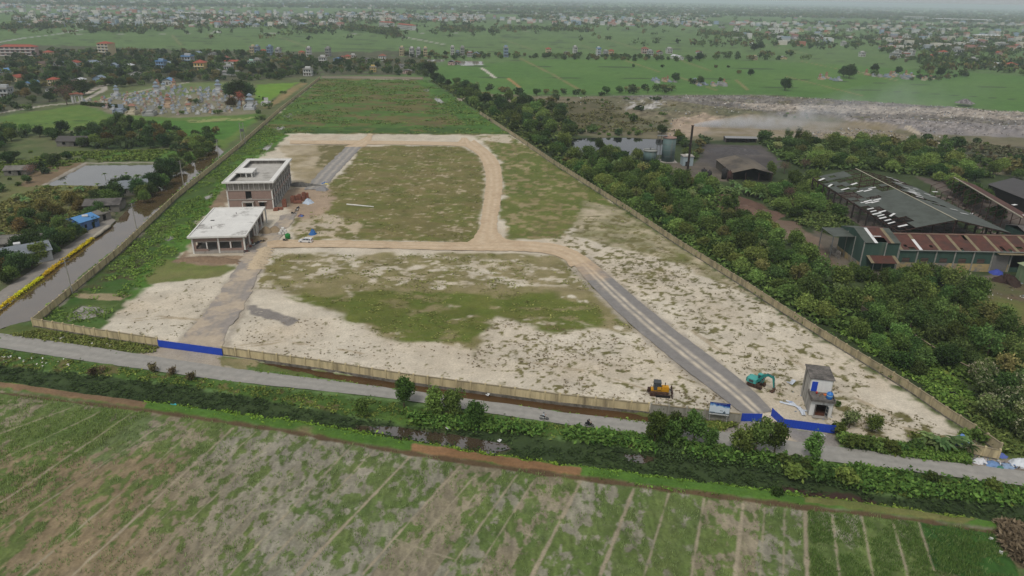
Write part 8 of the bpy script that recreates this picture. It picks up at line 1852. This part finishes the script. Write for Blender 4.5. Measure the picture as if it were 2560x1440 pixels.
def rider(label, p, rz, shirt, trous, helmet, pack=None):
    """a seated person: one skin-grown body, clothes by region"""
    J = {'pelvis': (-.25, 0, .88), 'chest': (-.18, 0, 1.22), 'neck': (-.14, 0, 1.42), 'head': (-.11, 0, 1.56), 'crown': (-.1, 0, 1.68)}
    V = [J['pelvis'], J['chest'], J['neck'], J['head'], J['crown']]; E = [(0, 1), (1, 2), (2, 3), (3, 4)]; R = [.15, .16, .06, .1, .08]; reg = [1, 0, 2, 3, 3]
    for s in (-1, 1):
        k = len(V); V += [(-.18, .17 * s, 1.34), (-.02, .25 * s, 1.14), (.22, .27 * s, 1.07), (.36, .28 * s, 1.05)]; R += [.075, .055, .045, .04]; E += [(1, k), (k, k + 1), (k + 1, k + 2), (k + 2, k + 3)]; reg += [0, 0, 2, 2]
        for f in range(4): q = len(V); V.append((.44, (.25 + .02 * f) * s, 1.05 - .012 * f)); V.append((.42, (.25 + .02 * f) * s, 1.0)); R += [.011, .01]; E += [(k + 3, q), (q, q + 1)]; reg += [2, 2]
        q = len(V); V.append((.39, .23 * s, 1.02)); R.append(.012); E.append((k + 3, q)); reg.append(2)
        k = len(V); V += [(-.2, .1 * s, .86), (.2, .2 * s, .8), (.1, .2 * s, .42), (.24, .2 * s, .36)]; R += [.1, .08, .055, .045]; E += [(0, k), (k, k + 1), (k + 1, k + 2), (k + 2, k + 3)]; reg += [1, 1, 1, 4]
    me = bpy.data.meshes.new('person'); me.from_pydata(V, E, []); o = bpy.data.objects.new('person', me); COL.objects.link(o); o.location = p; o.rotation_euler.z = rz
    sm = o.modifiers.new('skin', 'SKIN'); 
    if not me.skin_vertices: me.attributes.new('skin', 'FLOAT', 'POINT')
    for i, r in enumerate(R):
        sv = me.skin_vertices[0].data[i]; sv.radius = (r, r); sv.use_root = i == 0
    o.modifiers.new('sub', 'SUBSURF').levels = 1; o.modifiers['sub'].render_levels = 1
    dg = bpy.context.evaluated_depsgraph_get(); m2 = bpy.data.meshes.new_from_object(o.evaluated_get(dg)); o.modifiers.clear(); o.data = m2
    skin = mat('skin', (172, 130, 104)); m2.materials.clear()
    for m in (mat('cloth_' + shirt[0], shirt[1]), mat('cloth_' + trous[0], trous[1]), skin): m2.materials.append(m)
    VA_ = np.array(V)
    for f in m2.polygons:
        c = np.array(f.center); r = reg[int(np.argmin(((VA_ - c) ** 2).sum(1)))]; f.material_index = {0: 0, 1: 1, 2: 2, 3: 2, 4: 1}[r]; f.use_smooth = True
    b = MB(); b.lathe([(.135, 1.57), (.14, 1.63), (.11, 1.71), (.04, 1.755)], (-.11, 0, 0), 14); b.build('helmet', mat('helmet_' + helmet[0], helmet[1], rough=.4), o)
    b = MB(); [b.box((.0, s * .035, 1.6), (.03, .02, .012)) for s in (-1, 1)]; b.box((.005, 0, 1.575), (.03, .025, .035)); b.box((-.005, 0, 1.53), (.02, .05, .01)); b.build('face', mat('face_dark', (70, 46, 40)), o)
    if pack: b = MB(); b.box((-.4, 0, 1.2), (.22, .34, .46), top=.8); b.build('backpack', mat('backpack_' + pack[0], pack[1]), o)
    return tag(o, label, 'person')
pA, pB = G(1360, 1049, .17), G(1473, 1066, .17)
motorbike('white and black scooter on the grey road ridden in a pale shirt', pA, -.13, M_WHITE)
rider('person in a pale blue shirt and grey helmet riding the white scooter', pA, -.13, ('paleblue', (196, 208, 220)), ('dark', (44, 44, 50)), ('grey', (110, 118, 124)))
motorbike('black motorbike on the grey road ridden in dark clothes', pB, -.13, M_BLK)
rider('person in black clothes with a backpack riding the black motorbike', pB, -.13, ('black', (34, 34, 38)), ('black2', (38, 38, 42)), ('black', (30, 30, 34)), ('black', (28, 28, 32)))
M_RDB = mat('dark_red_body', (110, 36, 34), rough=.4); M_BLB = mat('dark_blue_body', (44, 54, 84), rough=.4)
for px, py, rz, m, lb in ((634, 615, 1.0, M_WHITE, 'white parked motorbike at the near end of the row by the hall'), (641, 611, 1.1, M_BLK, 'black parked motorbike second in the row by the hall'), (649, 608, .9, M_BLB, 'dark blue parked motorbike third in the row by the hall'), (657, 606, .8, M_BLK, 'black parked motorbike at the far end of the row by the hall'),
                       (617, 631, .3, M_RDB, 'dark red motorbike alone at the hall corner'), (745, 522, 1.2, M_BLB, 'motorbike parked upright near the white tarpaulin'), (742, 528, 1.0, M_WHITE, 'white motorbike beside the dark blue one near the tarpaulin'), (734, 535, .2, M_BLK, 'black motorbike nearer the sandy road below the tarpaulin'), (714, 603, .1, M_BLK, 'black motorbike in front of the green water bin')):
    motorbike(lb, G(px, py), rz, m, group='parked motorbikes on the building site', lean=.12)
# ---------------------------------------------------------------- white car
def car():
    o = thing('car', 'white family car parked on the sandy dirt track', 'car', G(765, 606), R_(-4))
    m = mat('car_white', (226, 226, 226), rough=.25, var=.02, spec=.5)
    lo = [(-2.25, .35), (-2.22, .75), (-1.95, .92), (-1.25, 1.02), (2.15, 1.05), (2.25, .7), (2.22, .35)]
    up = [(-1.25, 1.0), (-.45, 1.58), (.2, 1.68), (1.5, 1.66), (2.05, 1.4), (2.15, 1.04)]
    b = MB(); b.side(lo, -.87, .87); n = len(up); vs = [(x, y * (.87 - .14 * (z - 1.0) / .68), z) for y in (-1, 1) for x, z in up]; b.add(vs, [(k, (k + 1) % n, n + (k + 1) % n, n + k) for k in range(n)] + [tuple(range(n - 1, -1, -1)), tuple(range(n, 2 * n))]); b.build('body', m, o)
    for y in (-1, 1):
        for xs in ([(-1.05, 1.06), (-.42, 1.5), (.3, 1.56), (.3, 1.06)], [(.38, 1.06), (.38, 1.56), (1.2, 1.55), (1.2, 1.06)], [(1.28, 1.06), (1.28, 1.54), (1.6, 1.5), (2.0, 1.25), (2.05, 1.08)]):
            vs = [(x, y * (.89 - .14 * (z - 1.0) / .68), z) for x, z in xs]; b = MB(); b.add(vs, [tuple(range(len(vs)))]); q = b.build('side_window', M_GLASS, o); sol = None
            q.data.transform(Matrix.Translation((0, 0, 0)))
    for xs in (((-1.27, 1.03), (-.5, 1.565)), ((2.1, 1.4), (2.17, 1.08))):
        (xa, za), (xb, zb) = xs; b = MB(); b.add([(xa, -.72, za + .01), (xa, .72, za + .01), (xb, .68, zb + .01), (xb, -.68, zb + .01)], [(0, 1, 2, 3)]); b.build('windscreen', M_GLASS, o)
    for x in (-1.4, 1.4):
        for y in (-.8, .8): b = MB(); b.tube((x, y - .12, .33), (x, y + .12, .33), .33, n=16); w = b.build('wheel', M_BLK, o); b = MB(); b.tube((x, y - .13, .33), (x, y + .13, .33), .2, n=12); b.build('rim', M_STEEL, w)
    for y in (-.7, .7): P1('headlight', M_CONCL, o, ((-2.2, y, .78), (.12, .3, .14))); P1('tail_light', M_RED, o, ((2.2, y, .9), (.1, .2, .3)))
    P1('grille', M_BLK, o, ((-2.25, 0, .6), (.06, 1.0, .2)))
    for y in (-.95, .95): P1('mirror', m, o, ((-.85, y, 1.08), (.12, .16, .12)))
    for y in (-.6, .6): P1('roof_rail', M_STEEL, o, ((.6, y, 1.7), (1.7, .04, .05)))
car()
# ---------------------------------------------------------------- building materials on the site
M_BRK = brick_mat('loose_brick', (150, 98, 78), (134, 86, 70), (112, 80, 68), 2.0); M_GRAVEL = mat('grey_gravel', (142, 140, 140), var=.25, scale=4); M_SANDP = mat('brown_sand', (150, 132, 106), var=.15, scale=2); M_SANDL = mat('pale_sand', (196, 178, 150), var=.15, scale=2)
for k, (px, py, w, d, h, lb) in enumerate(((733, 506, 2.2, 1.6, 3.4, 'tall brick stack at the front of the cluster by the school block'), (741, 504, 2.0, 1.6, 3.0, 'brick stack second in the front of the cluster'), (749, 503, 2.0, 1.6, 3.6, 'brick stack in the middle of the cluster'), (760, 497, 1.9, 1.6, 3.4, 'tall brick stack at the far end of the cluster'), (768, 496, 1.6, 1.6, 2.8, 'narrow brick stack at the outer end of the cluster'), (738, 499, 2, 1.5, 2.0, 'low brick stack tucked behind the front row'), (756, 502, 1.8, 1.5, 2.2, 'medium brick stack in front of the tall far one'), (712, 517, 2.0, 1.6, 3.8, 'tall brick stack alone against the school veranda'), (690, 527, 2.2, 1.6, 1.4, 'low brick pile at the school corner'), (700, 524, 3.2, 1.4, 1.1, 'low brick pile next to the lone tall stack'), (745, 508, 4.0, 1.2, 1.2, 'long low brick pile before the cluster'), (627, 607, 2.4, 1.6, 1.2, 'low brick pile by the hall colonnade'), (621, 618, 3.0, 1.4, .8, 'scattered low bricks at the hall corner'))):
    o = thing('brick_stack', lb, 'bricks', G(px, py), .1 + .05 * (k % 3), 'orange brick stacks on the building site')
    w *= .72; h *= .82; b = MB(); b.box((0, 0, h * .45), (w, d, h * .9)); b.box((w * .1, 0, h * .95), (w * .7, d * .8, h * .1)); b.box((-w * .45, d * .1, h * .3), (w * .3, d * .7, h * .6)); b.build('brick_block', M_BRK, o); P1('pallet', mat('pallet_wood', (130, 108, 84)), o, ((0, 0, .05), (w + .2, d + .2, .12)))
pile('gravel_heap', 'grey gravel heap at the sandy end of the asphalt road', 'heap', G(806, 474), 3.0, 1.5, M_GRAVEL, 2, group='heaps on the site')
pile('sand_heap', 'brown sand cone behind the hall corner', 'heap', G(665, 580), 2.6, 2.0, M_SANDP, 3, group='heaps on the site')
pile('sand_heap', 'brown sand cone beside the grey cement bags', 'heap', G(688, 578), 2.4, 1.9, M_SANDP, 5, group='heaps on the site')
pile('sand_heap', 'wide brown sand heap against the hall colonnade', 'heap', G(643, 602), 3.2, 1.8, M_SANDP, 6, sx=1.2, group='heaps on the site')
pile('rubble_heap', 'long grey rubble ridge beside the school block', 'heap', G(752, 464), 2.6, 1.4, mat('grey_rubble', (120, 116, 110), var=.5, scale=1.5, rgb2=(80, 78, 74)), 8, sx=3.0, group='heaps on the site', lump=.5)
pile('soil_heap', 'brown earth bank in front of the hall', 'heap', G(520, 650), 4, 1.0, mat('brown_earth', (134, 112, 90), var=.3), 12, sx=2.6, sy=.7, lump=.5, group='heaps on the site')
for k in range(9):
    t = k / 8; px, py = 664 - 24 * t, 625 + 46 * t
    pile('sand_ridge', f'{ORD[k]} pale sand ridge in the row along the sandy road, counted from the track', 'heap', G(px, py, .1), 1.3, 1.1, M_SANDL, 20 + k, sx=2.0, sy=.9, rz=.15, group='pale sand ridges along the road', lump=.3)
o = thing('cement_stack', 'grey stack of cement blocks beside the sandy road', 'blocks', G(708, 586), .2)
for x, y, z in ((-1, 0, .5), (0, 0, .5), (1, 0, .5), (-.5, .2, 1.3), (.6, .2, 1.3), (0, .2, 2.0)): P1('block', M_CONCL, o, ((x, y, z), (.85, 1.2, .7), .1 * x))
o = thing('water_bin', 'green plastic tank beside the dirt track', 'tank', G(720, 597)); b = MB(); b.lathe([(.2, 0), (.85, .05), (.9, 1.5), (.7, 1.75), (.3, 1.8)], n=14); b.build('shell', mat('bright_green', (44, 132, 62)), o, True); b = MB(); b.tube((0, 0, 1.75), (0, 0, 1.95), .3); b.build('lid', mat('bright_green', (44, 132, 62)), o)
def tarp(label, px, py, r, h, m, seed, sx=1.0):
    q = pile('tarpaulin', label, 'tarpaulin', G(px, py), r, h, m, seed, 16, sx, 1, .3, None, .45); return q
tarp('bright blue tarpaulin bundle beside the white car', 782, 586, 1.4, 1.9, mat('blue_tarp', (52, 104, 164), var=.15, scale=2), 31)
tarp('white tarpaulin over materials beside the brick stacks', 770, 508, 2.0, 1.9, mat('white_tarp', (188, 200, 214), var=.12, scale=2), 32)
tarp('blue and yellow sheeting by the gravel heap', 812, 460, 1.7, 1.0, mat('mixed_tarp', (70, 110, 170), var=.1, scale=1, rgb2=(206, 190, 110), lo=.5, hi=.54), 33)
tarp('small red and blue bundle beyond the brick cluster', 752, 540, 1.2, .8, mat('mixed_tarp_red', (120, 84, 72), rgb2=(60, 110, 180)), 34)
tarp('blue tarpaulin heap by the light green building', 2490, 684, 1.8, 1.4, mat('navy_tarp', (70, 84, 168), var=.2, scale=2), 35, 1.3); tarp('red plastic heap against the shed wall', 2402, 683, 1.2, .6, mat('red_tarp', (206, 96, 84), var=.15), 36, 1.6)
tarp('pale blue sheet over the bushes by the wall stub', 2400, 1106, 1.4, 1.8, mat('sky_tarp', (112, 148, 206), var=.1), 37, 1.4)
tarp('blue plastic bundle at the wall stub corner', 2500, 1140, 1.1, .7, mat('purple_tarp', (92, 108, 170), var=.15), 38, 1.4)
for px, py, r, lb, c in ((2452, 1155, 1.4, 'white rubbish sacks next to the wall stub', (216, 216, 218)), (2482, 1162, 1.2, 'blue rubbish sack in the roadside dump', (116, 146, 188)), (2515, 1166, 1.1, 'grey blue rubbish sack towards the picture edge', (140, 160, 186)), (2550, 1160, 1.9, 'white sheeting at the end of the roadside dump', (214, 218, 222)), (2502, 1170, .7, 'green rubbish bag in the roadside dump', (74, 128, 110))):
    q = pile('rubbish_sack', lb, 'rubbish', G(px, py), r, r * .55, mat('sack_%d' % c[0] + '_%d' % c[1], c, var=.1, scale=2), int(px), 16, 1.3, .9, .2, 'roadside rubbish sacks', .5)
o = thing('concrete_pole', 'long pale concrete pole lying on the grass in the loop', 'pole', G(900, 515.5)); p, q = G(867, 512) - G(900, 515.5), G(934, 518) - G(900, 515.5); b = MB(); b.tube(p + Vector((0, 0, .2)), q + Vector((0, 0, .2)), .28, .18, 10); b.build('shaft', M_CONCL, o); P1('bearer', mat('pallet_wood', (130, 108, 84)), o, (p * .5 + Vector((0, 0, .05)), (.3, 1.0, .12)))
# crumpled striped plastic by the small house
def crumple(label, pts, w, m, name='plastic_sheet'):
    P = [G(*p) for p in pts]; V = []; F = []; rs = random.Random(len(pts) * 7); k = 0
    for i in range(len(P)):
        d = (P[min(i + 1, len(P) - 1)] - P[max(i - 1, 0)]); nv = Vector((-d.y, d.x, 0)).normalized(); ww = w * rs.uniform(.5, 1.3)
        for j in range(6): t = j / 5 - .5; V.append(tuple(P[i] + nv * (t * ww) + Vector((rs.uniform(-.15, .15), rs.uniform(-.15, .15), .05 + rs.random() * .4 * (1 - abs(t))))))
    for i in range(len(P) - 1):
        for j in range(5): a = i * 6 + j; F.append((a, a + 1, a + 7, a + 6))
    me = bpy.data.meshes.new(name); me.from_pydata(V, [], F); me.materials.append(m); o = bpy.data.objects.new(name, me); COL.objects.link(o); sol = o.modifiers.new('thick', 'SOLIDIFY'); sol.thickness = .03
    return tag(o, label, 'plastic sheet')
MSH = mat('striped_plastic', (206, 212, 220), var=.1, scale=3, rgb2=(130, 156, 200), lo=.55, hi=.6)
crumple('long crumpled striped plastic sheet beside the small house', [(1948, 1006), (1962, 1009), (1976, 1012), (1988, 1016), (1998, 1022), (2006, 1030), (2008, 1040)], .9, MSH); crumple('forked end of striped plastic near the house corner', [(1965, 1004), (1980, 1008), (1992, 1018), (2002, 1026), (2016, 1028)], .6, MSH)
crumple('small scrap of striped plastic beyond the long sheet', [(1968, 956), (1976, 960), (1985, 953)], .8, MSH); crumple('white plastic scrap outside the blue hoarding', [(2046, 1090), (2056, 1088), (2062, 1094)], .6, M_WHITESH); crumple('turquoise scrap on the bright green bund', [(428, 1012), (434, 1014), (440, 1013)], .6, mat('cyan_scrap', (80, 190, 200)))
for px, py, lb in ((2085, 1236 + 25, 'white scrap on the bund nearest the canal bend'), (2205, 1272, 'white scrap second along the olive bund'), (2300, 1287, 'white scrap third along the olive bund'), (2368, 1298, 'white scrap at the far end of the olive bund'), (2475, 1349, 'white scrap on the path beside the dark green plot'), (2500, 1383, 'white scrap lower on the path beside the dark green plot'), (1118, 1066 + 5, 'white foam scrap on the canal bank by the pool'), (1247, 1103, 'white scrap floating at the pool end'), (1218, 988, 'white scrap in the brown ditch')):
    crumple(lb.replace('nearest', 'at'), [(px - 3, py), (px, py + 1), (px + 4, py - 1)], .5, M_WHITESH, 'plastic_scrap')
# straw heap at the picture corner
q = rnd_in([(2490, 1312), (2570, 1330), (2640, 1440), (2560, 1420), (2505, 1370)], 4200); V, F = leafquads(np.concatenate([q, RNG.random((len(q), 1)) * 1.3], 1), .8, .4, asp=3.0)
npmesh('straw', V, F, M_LEAFS, tone(len(q), (150, 130, 110), (110, 92, 76), .2).clip(0, 1) / LEAFK)['kind'] = 'stuff'
# green skip by the shed
o = thing('skip', 'dark green rubbish skip in front of the green shed', 'skip', G(2345, 702), -.1); b = MB(); b.side([(-2.6, 1.9), (-2.0, .2), (2.0, .2), (2.6, 1.9), (2.4, 1.9), (1.85, .4), (-1.85, .4), (-2.4, 1.9)], -1.2, 1.2); b.box((0, -1.2, 1.0), (4.4, .1, 1.6)); b.box((0, 1.2, 1.0), (4.4, .1, 1.6)); b.build('hopper', mat('dark_green_steel', (36, 84, 66)), o)
for x in (-1.6, 0, 1.6): P1('rib', mat('dark_green_steel', (36, 84, 66)), o, ((x, -1.28, 1.0), (.12, .1, 1.6)))
P1('cover', mat('dull_green_cover', (52, 96, 78)), o, ((.3, .3, 1.95), (3.4, 1.6, .1))); P1('sticker', M_WHITE, o, ((-.5, -1.27, 1.3), (1.2, .04, .3)))
pile('scrap_heap', 'dark rusty scrap heap beside the light green building', 'heap', G(2515, 705), 3.2, 2.4, mat('scrap', (62, 46, 40), var=.5, scale=2), 41, lump=.7)
